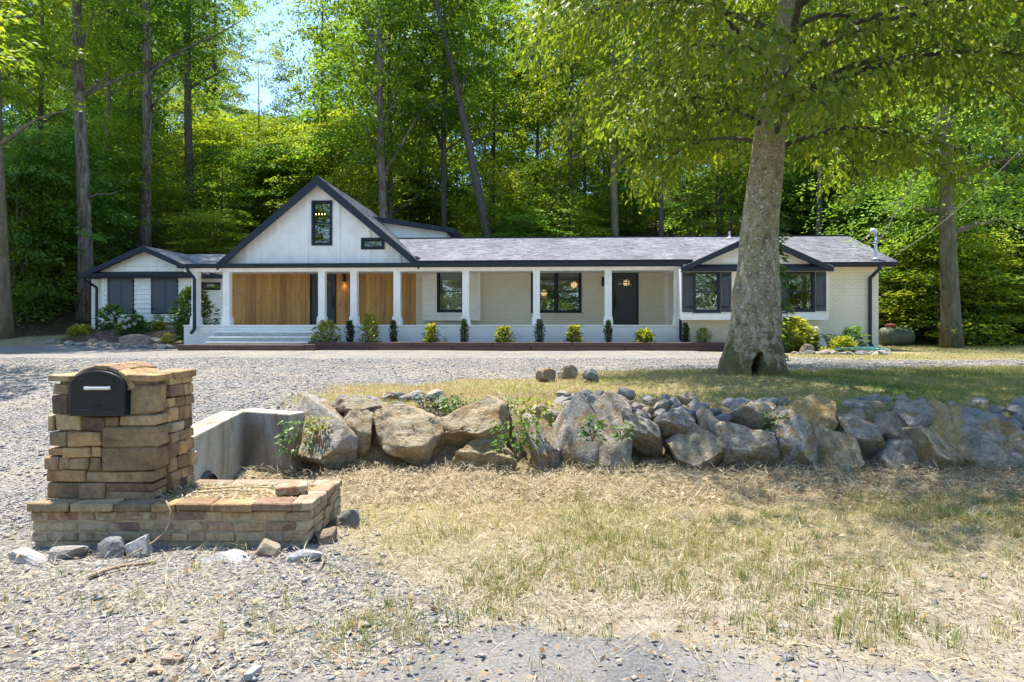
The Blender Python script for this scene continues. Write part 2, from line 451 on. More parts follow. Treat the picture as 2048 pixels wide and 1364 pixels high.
# bark
def mat_bark(name, stops, lich=None, sx=9.0, sz=2.0, strength=0.6, moss=None, seam=None, foot_moss=None):
    m, nt, b = new_mat(name)
    co = geo_pos(nt)
    mp = nd(nt, 'ShaderNodeMapping'); mp.inputs['Scale'].default_value = (sx, sx, sz); nt.links.new(co, mp.inputs[0])
    g = noise_n(nt, mp.outputs[0], 1.0, 8, 0.65, 0.6)
    c = ramp(nt, g, stops)
    if lich:
        n = noise_n(nt, co, 5.0, 7, 0.7, 0.7)
        c = mixc(nt, ramp(nt, n, [(0.46, (0, 0, 0)), (0.52, (0.9, 0.9, 0.9))]), c, lich)
        n = noise_n(nt, co, 13.0, 6, 0.7, 0.7)
        c = mixc(nt, ramp(nt, n, [(0.545, (0, 0, 0)), (0.60, (0.7, 0.7, 0.7))]), c, (0.095, 0.078, 0.05))
        n = noise_n(nt, co, 21.0, 5, 0.7, 0.4)
        c = mixc(nt, ramp(nt, n, [(0.57, (0, 0, 0)), (0.61, (0.9, 0.9, 0.9))]), c, (0.58, 0.55, 0.46))
    if moss:
        n = noise_n(nt, co, 2.6, 6, 0.65, 0.6)
        c = mixc(nt, ramp(nt, n, [(0.52, (0, 0, 0)), (0.66, (0.85, 0.85, 0.85))]), c, moss)
    if foot_moss:                       # moss growing on the root flare, in the object's own height
        so = nd(nt, 'ShaderNodeSeparateXYZ'); nt.links.new(coords(nt), so.inputs[0])
        n = math_n(nt, 'SUBTRACT', math_n(nt, 'MULTIPLY', noise_n(nt, co, 4.5, 6, 0.65, 0.8), 1.6), math_n(nt, 'MULTIPLY', so.outputs[2], 0.55))
        c = mixc(nt, ramp(nt, n, [(0.42, (0, 0, 0)), (0.60, (0.9, 0.9, 0.9))]), c, foot_moss)
    if seam:
        n = noise_n(nt, co, 1.4, 6, 0.6, 1.0)
        c = mixc(nt, ramp(nt, n, [(0.56, (0, 0, 0)), (0.62, (0.9, 0.9, 0.9))]), c, seam)
    c = mixc(nt, 0.5, c, ramp(nt, obj_rand(nt), [(0, (0.7, 0.7, 0.7)), (1, (1.15, 1.12, 1.1))]), 'MULTIPLY')
    nt.links.new(c, b.inputs['Base Color']); b.inputs['Roughness'].default_value = 0.9
    b.inputs['Specular IOR Level'].default_value = 0.15
    bump(nt, b, g, strength, 0.04)
    return m
M['beech_bark'] = mat_bark('smooth_mottled_bark', [(0.36, (0.16, 0.12, 0.075)), (0.5, (0.32, 0.265, 0.175)), (0.64, (0.46, 0.40, 0.29))], lich=(0.30, 0.25, 0.13), sx=7, sz=3, strength=0.8, foot_moss=(0.095, 0.085, 0.03))
M['grey_bark'] = mat_bark('grey_bark', [(0.36, (0.065, 0.05, 0.038)), (0.5, (0.165, 0.14, 0.11)), (0.66, (0.27, 0.24, 0.20))], sx=9, sz=1.4, strength=0.8, seam=(0.10, 0.06, 0.035))
M['dark_bark'] = mat_bark('dark_bark', [(0.3, (0.05, 0.043, 0.036)), (0.6, (0.12, 0.10, 0.082)), (0.8, (0.17, 0.15, 0.12))], sx=9, sz=1.4, strength=0.8, moss=(0.06, 0.08, 0.025))
M['mossy_bark'] = mat_bark('mossy_bark', [(0.3, (0.085, 0.075, 0.05)), (0.55, (0.19, 0.16, 0.10)), (0.8, (0.28, 0.245, 0.165))], sx=8, sz=2.0, strength=0.7, moss=(0.10, 0.11, 0.035))
M['twig'] = mat_plain('dead_twig', (0.26, 0.19, 0.12), 0.85, 0.3, 12)

GREEN = [(0, (0.065, 0.115, 0.020)), (0.45, (0.15, 0.22, 0.030)), (0.8, (0.225, 0.285, 0.038)), (1, (0.30, 0.33, 0.052))]
M['leaf_forest'] = mat_leaf('forest_leaf', GREEN, 0.45, 1.9, objvar=0.4)
M['leaf_near'] = mat_leaf('near_leaf', [(0, (0.06, 0.105, 0.018)), (0.5, (0.15, 0.205, 0.027)), (1, (0.25, 0.28, 0.04))], 0.48, 1.95, rough=0.45, spec=0.25)
M['leaf_under'] = mat_leaf('undergrowth_leaf', [(0, (0.055, 0.105, 0.022)), (0.6, (0.13, 0.205, 0.04)), (1, (0.23, 0.29, 0.075))], 0.5, 2.2, objvar=0.3)
M['leaf_lime'] = mat_leaf('lime_leaf', [(0, (0.10, 0.14, 0.015)), (0.5, (0.25, 0.29, 0.035)), (1, (0.50, 0.47, 0.09))], 0.35, 1.4)
M['leaf_dark'] = mat_leaf('dark_needle', [(0, (0.015, 0.035, 0.015)), (1, (0.055, 0.095, 0.040))], 0.25, 1.2)
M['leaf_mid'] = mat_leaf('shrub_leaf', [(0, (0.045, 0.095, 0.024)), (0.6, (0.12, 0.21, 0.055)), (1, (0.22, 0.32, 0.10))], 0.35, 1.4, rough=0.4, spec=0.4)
M['petal'] = mat_leaf('petal', [(0, (0.55, 0.50, 0.40)), (1, (0.75, 0.68, 0.58))], 0.3, 1.0, tcol=(1, 1, 1))
M['grass'] = mat_leaf('grass_blade', [(0, (0.36, 0.27, 0.14)), (0.3, (0.44, 0.35, 0.16)), (0.55, (0.34, 0.325, 0.09)), (0.8, (0.19, 0.25, 0.045)), (1, (0.085, 0.16, 0.025))], 0.35, 1.15, tcol=(1, 1, 0.7))
M['straw'] = mat_leaf('straw', [(0, (0.20, 0.15, 0.09)), (0.4, (0.38, 0.32, 0.20)), (1, (0.56, 0.50, 0.36))], 0.2, 1.0, tcol=(1, 1, 0.9))
M['litter'] = mat_leaf('dead_leaf', [(0, (0.12, 0.07, 0.035)), (0.5, (0.28, 0.19, 0.10)), (1, (0.46, 0.36, 0.22))], 0.2, 1.0, tcol=(1, 0.95, 0.8))
m, nt, b = new_mat('gravel_chip'); M['chip'] = m
c = ramp(nt, tint_attr(nt), [(0, (0.10, 0.10, 0.105)), (0.25, (0.18, 0.18, 0.185)), (0.45, (0.245, 0.24, 0.235)), (0.65, (0.30, 0.28, 0.245)), (0.85, (0.35, 0.275, 0.18)), (1, (0.42, 0.395, 0.35))])
nt.links.new(c, b.inputs['Base Color']); b.inputs['Roughness'].default_value = 0.8
# ------------------------------------------------------------------ the lie of the land
TH = R(2.77)                      # the house front is turned this much from the picture plane
tc_, ts_ = math.cos(TH), math.sin(TH)
def h2w(u, v): return (u * tc_ + v * ts_, -u * ts_ + v * tc_)
def w2h(x, y): return (x * tc_ - y * ts_, x * ts_ + y * tc_)
def U(px, v):
    t = (px - 1024.0) / F
    return v * (t * tc_ - ts_) / (tc_ + t * ts_)
def ZH(px, py, v):
    u = U(px, v)
    return CAMZ + (HOR - py) / F * (-u * ts_ + v * tc_)

def wall_y(X):                    # line of the boulder wall's foot
    return 6.55 + 0.10 * np.sin(np.asarray(X) * 1.1) + 0.02 * np.asarray(X)
def ground_z(X, Y):
    X = np.asarray(X, dtype=float); Y = np.asarray(Y, dtype=float)
    low = 0.02 + 0.05 * sstep(3.0, 4.6, Y) + 0.05 * sstep(5.3, 6.5, Y) + 0.012 * (fbm(X * 1.4, Y * 1.4, 3) - 0.5)
    low = low - 0.05 * sstep(-2, -8, X)
    up = 0.65 + 0.05 * sstep(8, 12, Y) - 0.06 * sstep(14, 21, Y)
    up = up + 0.50 * sstep(23.0, 28.5, Y) * sstep(-9, -13, X)
    up = up - 0.04 * sstep(4, 9, X) * sstep(12, 7, Y)
    up = up + 0.05 * (fbm(X * 0.35, Y * 0.35, 8) - 0.5)
    # mound at the foot of the big tree
    up = up + 0.10 * np.exp(-((X - 3.6) ** 2 + (Y - 10.3) ** 2) / 1.6)
    wy = wall_y(X)
    t_wall = sstep(0.14, 0.66, Y - wy)
    ramp0 = 4.3 + 0.55 * np.maximum(0, -(X + 2.7))
    t_drive = sstep(0, 1, (Y - ramp0) / (2.3 + 0.85 * np.clip(-(X + 2.7), 0, 4)))
    drive = sstep(0.03, -0.04, X - (-2.49 - 0.129 * np.clip(Y - 5.15, -3, 1.6)))
    t = t_wall * (1 - drive) + t_drive * drive
    z = low * (1 - t) + up * t
    # small ditch before the culvert
    z = z - 0.16 * np.exp(-((X + 2.1) / 0.42) ** 2 - ((Y - 5.75) / 0.42) ** 2) * (1 - drive)
    # the wooded hillside
    h0 = 34.5 - 6.5 * sstep(-13, -20, X) - 3.0 * sstep(13, 19, X)
    d = np.maximum(0, Y - h0)
    hill = 0.30 * np.minimum(d, 58) + 0.03 * np.maximum(d - 58, 0) + 0.10 * np.minimum(d, 10) * sstep(0, 6, d)
    hill = hill * (1 + 0.35 * sstep(-15, -40, X) + 0.25 * sstep(10, 40, X)) + 0.9 * (fbm(X * 0.12, Y * 0.12, 21) - 0.5) * sstep(0, 8, d)
    z = z + hill
    z = z + 0.006 * (fbm(X * 6, Y * 6, 31, 3) - 0.5) * sstep(20, 10, Y)
    return z
def gz(x, y): return float(ground_z(x, y))

def zone_masks(X, Y):
    """gravel, asphalt, mulch, dryness of the surface, 0..1"""
    wob = (fbm(X * 0.8, Y * 0.8, 41) - 0.5)
    wob2 = (fbm(X * 3.1, Y * 3.1, 45) - 0.5)
    wy = wall_y(X)
    # upper forecourt: from the left drive across in front of the house, then the strip to the right
    edge_near = 9.3 + 2.8 * sstep(-2.0, 2.5, X) + 0.9 * sstep(4.0, 8.5, X) + wob * 1.4 + wob2 * 0.6
    edge_far = 23.2 - 7.2 * sstep(5.3, 8.3, X) + 1.5 * sstep(-8, -14, X) + wob * 1.0
    court = sstep(-0.35, 0.35, Y - edge_near) * sstep(0.35, -0.35, Y - edge_far)
    drv = sstep(-1.2, -2.8, X + wob * 1.6) * sstep(6.0, 6.9, Y) * sstep(0.35, -0.35, Y - edge_far)
    drv2 = sstep(-2.62, -3.0, X + wob * 0.2) * sstep(0.35, -0.35, Y - edge_far)
    gravel = np.maximum(np.maximum(court, drv), drv2)
    edge_low = np.clip(4.5 - 1.05 * (X + 1.07), 3.0, 4.7) + wob * 1.1 + wob2 * 0.5
    lowg = sstep(0.35, -0.35, Y - edge_low) * sstep(5.6, 4.4, Y)
    gravel = np.maximum(gravel, lowg * 0.85 * (1 - 0.65 * sstep(0.6, 1.6, X)))
    asph = sstep(3.35, 3.05, Y + wob * 0.6 + wob2 * 0.25 + 0.13 * (X - 0.55) ** 2)
    mulch = sstep(5.25, 5.6, Y + wob2 * 0.3) * sstep(0.6, 0.3, Y - wy) * (1 - gravel)
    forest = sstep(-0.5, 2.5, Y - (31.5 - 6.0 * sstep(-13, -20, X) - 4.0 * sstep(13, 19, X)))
    return gravel, asph, mulch, forest

xs = np.unique(np.concatenate([np.arange(-8, 8.2, 0.075), np.geomspace(8.2, 140, 46), -np.geomspace(8.2, 140, 46)]))
ys = np.unique(np.concatenate([-np.geomspace(1.6, 70, 16), np.arange(-1.4, 1.6, 0.3), np.arange(1.6, 9.6, 0.055), np.arange(9.6, 27, 0.16), np.geomspace(27, 170, 46)]))
GX, GY = np.meshgrid(xs, ys)
GZ = ground_z(GX, GY)
nx, ny = len(xs), len(ys)
Vg = np.stack([GX.ravel(), GY.ravel(), GZ.ravel()], 1)
ii = np.arange(nx * ny).reshape(ny, nx)
Fg = np.stack([ii[:-1, :-1].ravel(), ii[:-1, 1:].ravel(), ii[1:, 1:].ravel(), ii[1:, :-1].ravel()], 1)
gm, am, mm, fm = zone_masks(GX, GY)
zone = np.stack([gm.ravel(), am.ravel(), mm.ravel(), fm.ravel()], 1)

def mat_ground():
    m, nt, b = new_mat('ground_cover')
    pos = geo_pos(nt)
    a = nd(nt, 'ShaderNodeAttribute'); a.attribute_name = 'zone'
    sp = nd(nt, 'ShaderNodeSeparateColor'); nt.links.new(a.outputs['Color'], sp.inputs[0])
    grav, asp, mul, forest = sp.outputs[0], sp.outputs[1], sp.outputs[2], a.outputs['Alpha']
    big = noise_n(nt, pos, 1.1, 6, 0.62, 0.4)
    mid = noise_n(nt, pos, 7, 7, 0.68, 0.3)
    fine = noise_n(nt, pos, 60, 5, 0.7)
    soil = ramp(nt, mid, [(0.3, (0.18, 0.13, 0.075)), (0.5, (0.28, 0.22, 0.13)), (0.72, (0.37, 0.31, 0.20))])
    soil = mixc(nt, ramp(nt, big, [(0.42, (0, 0, 0)), (0.62, (0.6, 0.6, 0.6))]), soil, (0.26, 0.25, 0.10))
    sxyz = nd(nt, 'ShaderNodeSeparateXYZ'); nt.links.new(pos, sxyz.inputs[0])
    near = ramp(nt, math_n(nt, 'MULTIPLY', sxyz.outputs[1], 0.1), [(0.36, (1, 1, 1)), (0.50, (0, 0, 0))])
    sand = ramp(nt, mid, [(0.3, (0.20, 0.165, 0.12)), (0.55, (0.30, 0.265, 0.205)), (0.75, (0.38, 0.35, 0.295))])
    soil = mixc(nt, near, soil, sand)
    # loose gravel: cells of stone in greys, blues and tans
    vo = nd(nt, 'ShaderNodeTexVoronoi'); vo.inputs['Scale'].default_value = 48
    nt.links.new(pos, vo.inputs['Vector'])
    vs = nd(nt, 'ShaderNodeSeparateColor'); nt.links.new(vo.outputs['Color'], vs.inputs[0])
    st = ramp(nt, vs.outputs[0], [(0, (0.13, 0.13, 0.135)), (0.3, (0.225, 0.222, 0.22)), (0.6, (0.30, 0.293, 0.285)), (0.8, (0.37, 0.345, 0.30)), (1, (0.48, 0.46, 0.43))])
    gap = ramp(nt, vo.outputs['Distance'], [(0.25, (1, 1, 1)), (0.75, (0.50, 0.48, 0.46))])
    st = mixc(nt, 1.0, st, gap, 'MULTIPLY')
    st = mixc(nt, ramp(nt, big, [(0.44, (0, 0, 0)), (0.66, (0.6, 0.6, 0.6))]), st, (0.34, 0.29, 0.21))
    # worn asphalt with dust
    aspc = ramp(nt, fine, [(0.3, (0.09, 0.09, 0.09)), (0.7, (0.21, 0.208, 0.205))])
    aspc = mixc(nt, ramp(nt, big, [(0.42, (0, 0, 0)), (0.62, (0.8, 0.8, 0.8))]), aspc, (0.30, 0.275, 0.235))
    mulc = ramp(nt, mid, [(0.3, (0.13, 0.095, 0.055)), (0.55, (0.27, 0.21, 0.12)), (0.75, (0.42, 0.35, 0.20))])
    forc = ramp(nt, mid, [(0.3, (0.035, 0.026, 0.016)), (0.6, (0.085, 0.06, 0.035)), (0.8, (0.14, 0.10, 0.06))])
    jig = math_n(nt, 'MULTIPLY', math_n(nt, 'SUBTRACT', mid, 0.5), 0.9)
    def edge(s):
        return ramp(nt, math_n(nt, 'ADD', s, jig), [(0.38, (0, 0, 0)), (0.62, (1, 1, 1))])
    c = mixc(nt, edge(mul), soil, mulc)
    c = mixc(nt, edge(grav), c, st)
    c = mixc(nt, edge(asp), c, aspc)
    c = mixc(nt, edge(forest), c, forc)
    c = mixc(nt, 0.6, c, ramp(nt, fine, [(0.3, (0.6, 0.58, 0.55)), (0.65, (1.15, 1.15, 1.15))]), 'MULTIPLY')
    nt.links.new(c, b.inputs['Base Color']); b.inputs['Roughness'].default_value = 0.95
    b.inputs['Specular IOR Level'].default_value = 0.1
    h = math_n(nt, 'ADD', math_n(nt, 'MULTIPLY', vo.outputs['Distance'], math_n(nt, 'MULTIPLY', grav, -0.6)), math_n(nt, 'ADD', fine, mid))
    bump(nt, b, h, 0.8, 0.02)
    return m
M['ground'] = mat_ground()

fx, fy = GX.ravel()[Fg].mean(1), GY.ravel()[Fg].mean(1)
fz = zone[Fg].mean(1)
is_road = fz[:, 1] > 0.5
is_drive = (fz[:, 0] > 0.5) & ~is_road & (fy > 4.6)
def ground_piece(name, mask):
    Fs = Fg[mask]
    used = np.unique(Fs)
    remap = np.full(nx * ny, -1, dtype=np.int64); remap[used] = np.arange(len(used))
    me = np_mesh(name, Vg[used], remap[Fs], smooth=True)
    a = me.attributes.new('zone', 'FLOAT_COLOR', 'POINT')
    a.data.foreach_set('color', zone[used].astype(np.float32).ravel())
    return tag(link(name, me, M['ground']), kind='structure')
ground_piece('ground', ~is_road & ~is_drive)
ground_piece('gravel_driveway', is_drive)
ground_piece('road', is_road)
# ------------------------------------------------------------------ the house
HO = Vector((-2.0, 25.0, 0.70))
_w = h2w(HO.x, HO.y)
house = thing('ranch_house', 'long low white brick ranch house with cedar porch wall and charcoal trim', 'house', (_w[0], _w[1], HO.z), -TH)
def HB(): return MB(HO)

def wall_sheet(mb, u0, u1, z0, z1, v0, v1, holes):
    us = sorted(set([u0, u1] + [h for q in holes for h in q[:2]]))
    zs = sorted(set([z0, z1] + [h for q in holes for h in q[2:]]))
    us = [u for u in us if u0 <= u <= u1]; zs = [z for z in zs if z0 <= z <= z1]
    def solid(i, j):
        if i < 0 or j < 0 or i >= len(us) - 1 or j >= len(zs) - 1: return False
        uc, zc = (us[i] + us[i + 1]) / 2, (zs[j] + zs[j + 1]) / 2
        return not any(h[0] < uc < h[1] and h[2] < zc < h[3] for h in holes)
    for i in range(len(us) - 1):
        for j in range(len(zs) - 1):
            if not solid(i, j): continue
            a, b_, c_, d = us[i], us[i + 1], zs[j], zs[j + 1]
            mb.add([(a, v0, c_), (b_, v0, c_), (b_, v0, d), (a, v0, d)], [(0, 1, 2, 3)])
            mb.add([(a, v1, c_), (b_, v1, c_), (b_, v1, d), (a, v1, d)], [(3, 2, 1, 0)])
            if not solid(i - 1, j): mb.add([(a, v0, c_), (a, v0, d), (a, v1, d), (a, v1, c_)], [(0, 1, 2, 3)])
            if not solid(i + 1, j): mb.add([(b_, v0, c_), (b_, v1, c_), (b_, v1, d), (b_, v0, d)], [(0, 1, 2, 3)])
            if not solid(i, j - 1): mb.add([(a, v0, c_), (a, v1, c_), (b_, v1, c_), (b_, v0, c_)], [(0, 1, 2, 3)])
            if not solid(i, j + 1): mb.add([(a, v0, d), (b_, v0, d), (b_, v1, d), (a, v1, d)], [(0, 1, 2, 3)])
    return mb

def window(u0, u1, z0, z1, v, units=1, split=True, fw=0.075, frame_mat='charcoal', label=None):
    """hung window; outer frame proud of the wall face at v, panes set back"""
    mb = HB()
    wall_sheet(mb, u0, u1, z0, z1, v - 0.035, v + 0.10, [(u0 + fw + (u1 - u0 - fw) / units * k, u0 + (u1 - u0 - fw) / units * (k + 1), z0 + fw, z1 - fw) for k in range(units)])
    w = mb.build('window', M[frame_mat], house)
    if label: w['label'] = label
    for k in range(units):
        a = u0 + fw + (u1 - u0 - fw) / units * k; b_ = u0 + (u1 - u0 - fw) / units * (k + 1)
        c_, d = z0 + fw, z1 - fw
        zm = c_ + (d - c_) * 0.50
        sashes = [(c_, zm + 0.02, v + 0.02), (zm - 0.02, d, v + 0.055)] if split else [(c_, d, v + 0.03)]
        for (s0, s1, sv) in sashes:
            wall_sheet(HB_ := HB(), a, b_, s0, s1, sv, sv + 0.03, [(a + 0.04, b_ - 0.04, s0 + 0.04, s1 - 0.04)])
            HB_.build('sash', M['charcoal'], w)
            HB().box(a + 0.035, b_ - 0.035, sv + 0.012, sv + 0.018, s0 + 0.035, s1 - 0.035).build('pane', M['glass'], w)
    return w

def hinge(par, ux, v, z, dirn):
    """strap hinge: plate and a spear-ended strap"""
    mb = HB()
    mb.box(ux - 0.022, ux + 0.022, v - 0.022, v, z - 0.055, z + 0.055)
    mb.prism([(ux, z - 0.022), (ux + dirn * 0.22, z - 0.010), (ux + dirn * 0.27, z), (ux + dirn * 0.22, z + 0.010), (ux, z + 0.022)][::(1 if dirn > 0 else -1)], v - 0.016, v)
    mb.build('hinge', M['black'], par)

def shutter(u0, u1, z0, z1, v, hinge_side):
    mb = HB()
    mb.box(u0, u1, v - 0.025, v, z0, z1)
    st = 0.055
    mb.box(u0, u0 + st, v - 0.045, v - 0.026, z0, z1)
    mb.box(u1 - st, u1, v - 0.045, v - 0.026, z0, z1)
    zz = [(z0, z0 + 0.13), (z1 - 0.30, z1 - 0.21), (z1 - 0.08, z1)]
    for a, b_ in zz: mb.box(u0 + st + 0.001, u1 - st - 0.001, v - 0.043, v - 0.026, a, b_)
    o = mb.build('shutter', M['shutter'], house)
    for z in (z0 + 0.17, z1 - 0.17):
        hinge(o, u0 + 0.03 if hinge_side < 0 else u1 - 0.03, v - 0.046, z, 1 if hinge_side < 0 else -1)
    return o

def boards(u0, u1, z0, z1, v, h=0.2, name='siding_board', clip=None, mat='siding', holes=()):
    """lapped boards, each its own piece; clip(z)->(ua,ub) trims to a gable"""
    z = z0
    while z < z1 - 0.02:
        t = min(z + h, z1)
        a, b_ = (u0, u1); at, bt = (u0, u1)
        if clip:
            a, b_ = clip(z); at, bt = clip(t)
            a, b_ = max(a, u0), min(b_, u1); at, bt = max(at, u0), min(bt, u1)
        spans = [(a, b_, at, bt)]
        for (h0, h1, hz0, hz1) in holes:
            if hz0 < (z + t) / 2 < hz1:
                spans = [q for s in spans for q in ((s[0], h0, s[2], h0), (h1, s[1], h1, s[3])) if q[1] - q[0] > 0.02]
        for (p, q, pt, qt) in spans:
            if q - p < 0.02: continue
            if qt < pt: pt = qt = (pt + qt) / 2
            mb = HB()
            zg = z; z = z + 0.022
            vs = [(p, v - 0.042, z), (q, v - 0.042, z), (qt, v - 0.004, t), (pt, v - 0.004, t), (p, v, z), (q, v, z), (qt, v, t), (pt, v, t)]
            mb.add(vs, [(0, 1, 2, 3), (1, 0, 4, 5), (2, 1, 5, 6), (0, 3, 7, 4), (3, 2, 6, 7)])
            mb.build(name, M[mat], house); z = zg
        z = t

def shingle_plane(name, p0, eu, es, Lu, Ls, clip=None):
    """overlapping shingle tabs on a roof plane from eave corner p0"""
    p0, eu, es = Vector(p0), Vector(eu).normalized(), Vector(es).normalized()
    n = eu.cross(es).normalized()
    Vs, Fs, Ts = [], [], []
    rows = int(Ls / 0.145)
    r_ = np.random.default_rng(int(abs(p0.x * 100)) + 3)
    for i in range(rows + 1):
        s0 = i * Ls / (rows + 1); s1 = s0 + Ls / (rows + 1) + 0.01
        u = -r_.random() * 0.3
        while u < Lu:
            w = 0.10 + 0.16 * r_.random()
            a, b_ = max(0, u), min(Lu, u + w - 0.004); u += w
            if b_ - a < 0.01: continue
            if clip and not clip((a + b_) / 2, (s0 + s1) / 2): continue
            lift = 0.010 + 0.012 * r_.random()
            q = [p0 + eu * a + es * s0 + n * lift, p0 + eu * b_ + es * s0 + n * lift, p0 + eu * b_ + es * s1 + n * 0.002, p0 + eu * a + es * s1 + n * 0.002, p0 + eu * a + es * s0, p0 + eu * b_ + es * s0]
            k = len(Vs); Vs += [tuple(x - HO) for x in q]
            Fs += [(k, k + 1, k + 2, k + 3), (k + 4, k + 5, k + 1, k)]
            Ts += [float(np.clip(0.5 + 0.16 * r_.standard_normal(), 0, 1))] * 6
    me = np_mesh(name, np.array(Vs), np.array(Fs), Ts)
    return tag(link(name, me, M['shingle'], house), kind='stuff')

ZF = 1.505                        # porch floor
VB = 26.6                         # back wall of the porch
VC = 24.0                         # porch columns
VW = 23.6                         # right wing wall
VE, ZE = 23.2, 3.60               # right wing eave
VR, ZR = 26.9, 4.94               # main ridge
SL = (ZR - ZE) / (VR - VE)
VL = 28.15                        # left wing wall
uL0, uL1 = U(183, VL), U(463, VB) # left wing
uC0, uC1 = uL1, U(832, VB)        # cedar block
uP1 = U(1362, VC)                 # right end of the porch
uR1 = U(1757, VW)                 # right end of the house
VK = 30.3                         # rear wall

# --- openings
W1 = (U(874, 26.25), U(929, 26.25), ZH(900, 625, 26.25), ZH(900, 540, 26.25))
W2 = (U(1062, VB), U(1163, VB), ZH(1110, 626, VB), ZH(1110, 540.5, VB))
D2 = (U(1224, VB), U(1277, VB), ZF, ZH(1250, 543.5, VB))
D1 = (U(620, VB), U(673, VB), ZF, ZH(645, 544, VB))
CEIL = 3.52

# porch back wall, right part
mb = wall_sheet(HB(), uC1, uP1, 0.6, CEIL, VB, VB + 0.2, [W2, D2])
mb.build('wall', M['brick_cream'], house)
# return wall at the porch's right end
HB().box(uP1, uP1 + 0.2, VW + 0.2, VB + 0.2, 0.6, CEIL).build('wall', M['brick_cream'], house)
# cedar block behind its planks
HB().box(uC0, D1[0], VB + 0.03, VB + 0.2, 0.6, CEIL).box(D1[1], uC1 - 0.003, VB + 0.03, VB + 0.2, 0.6, CEIL).box(D1[0] + 0.001, D1[1] - 0.001, VB + 0.03, VB + 0.2, D1[3], CEIL).build('wall', M['interior'], house)
HB().box(uC0 - 0.2, uC0 - 0.003, VB, VL + 0.2, 0.6, CEIL).build('wall', M['siding'], house)
pw = (uC1 - uC0) / 37.0
for k in range(37):
    a, b_ = uC0 + k * pw, uC0 + (k + 1) * pw - 0.006
    for (p, q, z0_) in ((a, min(b_, D1[0]), ZF), (max(a, D1[1]), b_, ZF), (max(a, D1[0]), min(b_, D1[1]), D1[3])):
        if q - p > 0.03 and z0_ < CEIL - 0.03:
            HB().box(p, q, VB - 0.004 * (k % 3), VB + 0.028, z0_ + 0.003, CEIL).build('cedar_plank', M['cedar'], house)

# right wing
vents = [(U(1618, VW), U(1637, VW), ZH(1628, 671, VW), ZH(1628, 661, VW))]
mb = wall_sheet(HB(), uP1 - 0.02, uR1, 0.45, 3.46, VW, VW + 0.2, vents + [(U(1384, VW), U(1650, VW), 1.9, 3.4)])
mb.build('wall', M['brick_cream'], house)
vb = HB().box(vents[0][0], vents[0][1], VW + 0.08, VW + 0.10, vents[0][2], vents[0][3])
for k in range(3):
    z_ = vents[0][2] + (vents[0][3] - vents[0][2]) * (k + 0.5) / 3
    vb.box(vents[0][0], vents[0][1], VW + 0.02, VW + 0.07, z_ - 0.012, z_ + 0.012)
vb.build('crawl_space_vent', M['black'], house)
mb = HB()
mb.prism_x([(VW + 0.201, 0.45), (VK, 0.45), (VK, 3.5), (VR, ZR - 0.13), (VW + 0.201, 3.5)], uR1 - 0.2, uR1)
mb.build('wall', M['brick_cream'], house)
# rear wall with an opening that lets the woods show through the dining window
W2b = (U(1062, VB) - 0.6, U(1163, VB) + 0.9, 1.75, 3.0)
wall_sheet(HB(), uL0, uR1, 0.6, CEIL, VK, VK + 0.2, [W2b]).build('wall', M['siding'], house)
mb = wall_sheet(HB(), W2b[0], W2b[1], W2b[2], W2b[3], VK - 0.01, VK + 0.12, [(W2b[0] + 0.07, (W2b[0] + W2b[1]) / 2 - 0.04, W2b[2] + 0.07, W2b[3] - 0.07), ((W2b[0] + W2b[1]) / 2 + 0.04, W2b[1] - 0.07, W2b[2] + 0.07, W2b[3] - 0.07)])
wr = mb.build('window', M['charcoal'], house)
HB().box(W2b[0] + 0.06, W2b[1] - 0.06, VK + 0.05, VK + 0.056, W2b[2] + 0.06, W2b[3] - 0.06).build('pane', M['glass'], wr)
# interior partitions, floor and ceiling
HB().box(uL0 + 0.21, uC0 - 0.005, VL + 0.21, VK - 0.02, 1.38, ZF).build('floor', M['floorboard'], house)
HB().box(uL0 + 0.21, uC0 - 0.005, VL + 0.21, VK - 0.02, CEIL + 0.005, CEIL + 0.06).build('ceiling', M['interior'], house)
HB().box(uC0, uR1 - 0.21, VB + 0.21, VK - 0.02, 1.38, ZF).build('floor', M['floorboard'], house)
HB().box(uC0, uR1 - 0.21, VB + 0.21, VK - 0.02, CEIL + 0.005, CEIL + 0.06).build('ceiling', M['interior'], house)
HB().box(uP1 + 0.21, uR1 - 0.21, VW + 0.21, VB + 0.2, 1.38, ZF).build('floor', M['floorboard'], house)
HB().box(uP1 + 0.21, uR1 - 0.21, VW + 0.21, VB + 0.2, 3.47, 3.53).build('ceiling', M['interior'], house)
for uu in (uC1 + 0.1, uP1 - 0.4, U(950, VB), U(1500, VB)):
    HB().box(uu, uu + 0.12, VB + 0.215, VK - 0.03, ZF + 0.002, CEIL).build('partition', M['interior'], house)
HB().box(uP1 + 0.22, uR1 - 0.22, VB + 0.22, VB + 0.34, ZF + 0.002, CEIL).build('partition', M['interior'], house)
# left wing
mb = wall_sheet(HB(), uL0, uC0 - 0.203, 0.8, CEIL, VL, VL + 0.2, [(U(402, VL), U(441, VL), ZH(420, 580, VL), ZH(420, 565, VL))])
mb.build('wall', M['siding'], house)
window(U(402, VL), U(441, VL), ZH(420, 580, VL), ZH(420, 565, VL), VL, split=False, fw=0.03)
HB().box(uL0, uL0 + 0.2, VL + 0.201, VK + 0.2, 0.8, CEIL).build('wall', M['siding'], house)
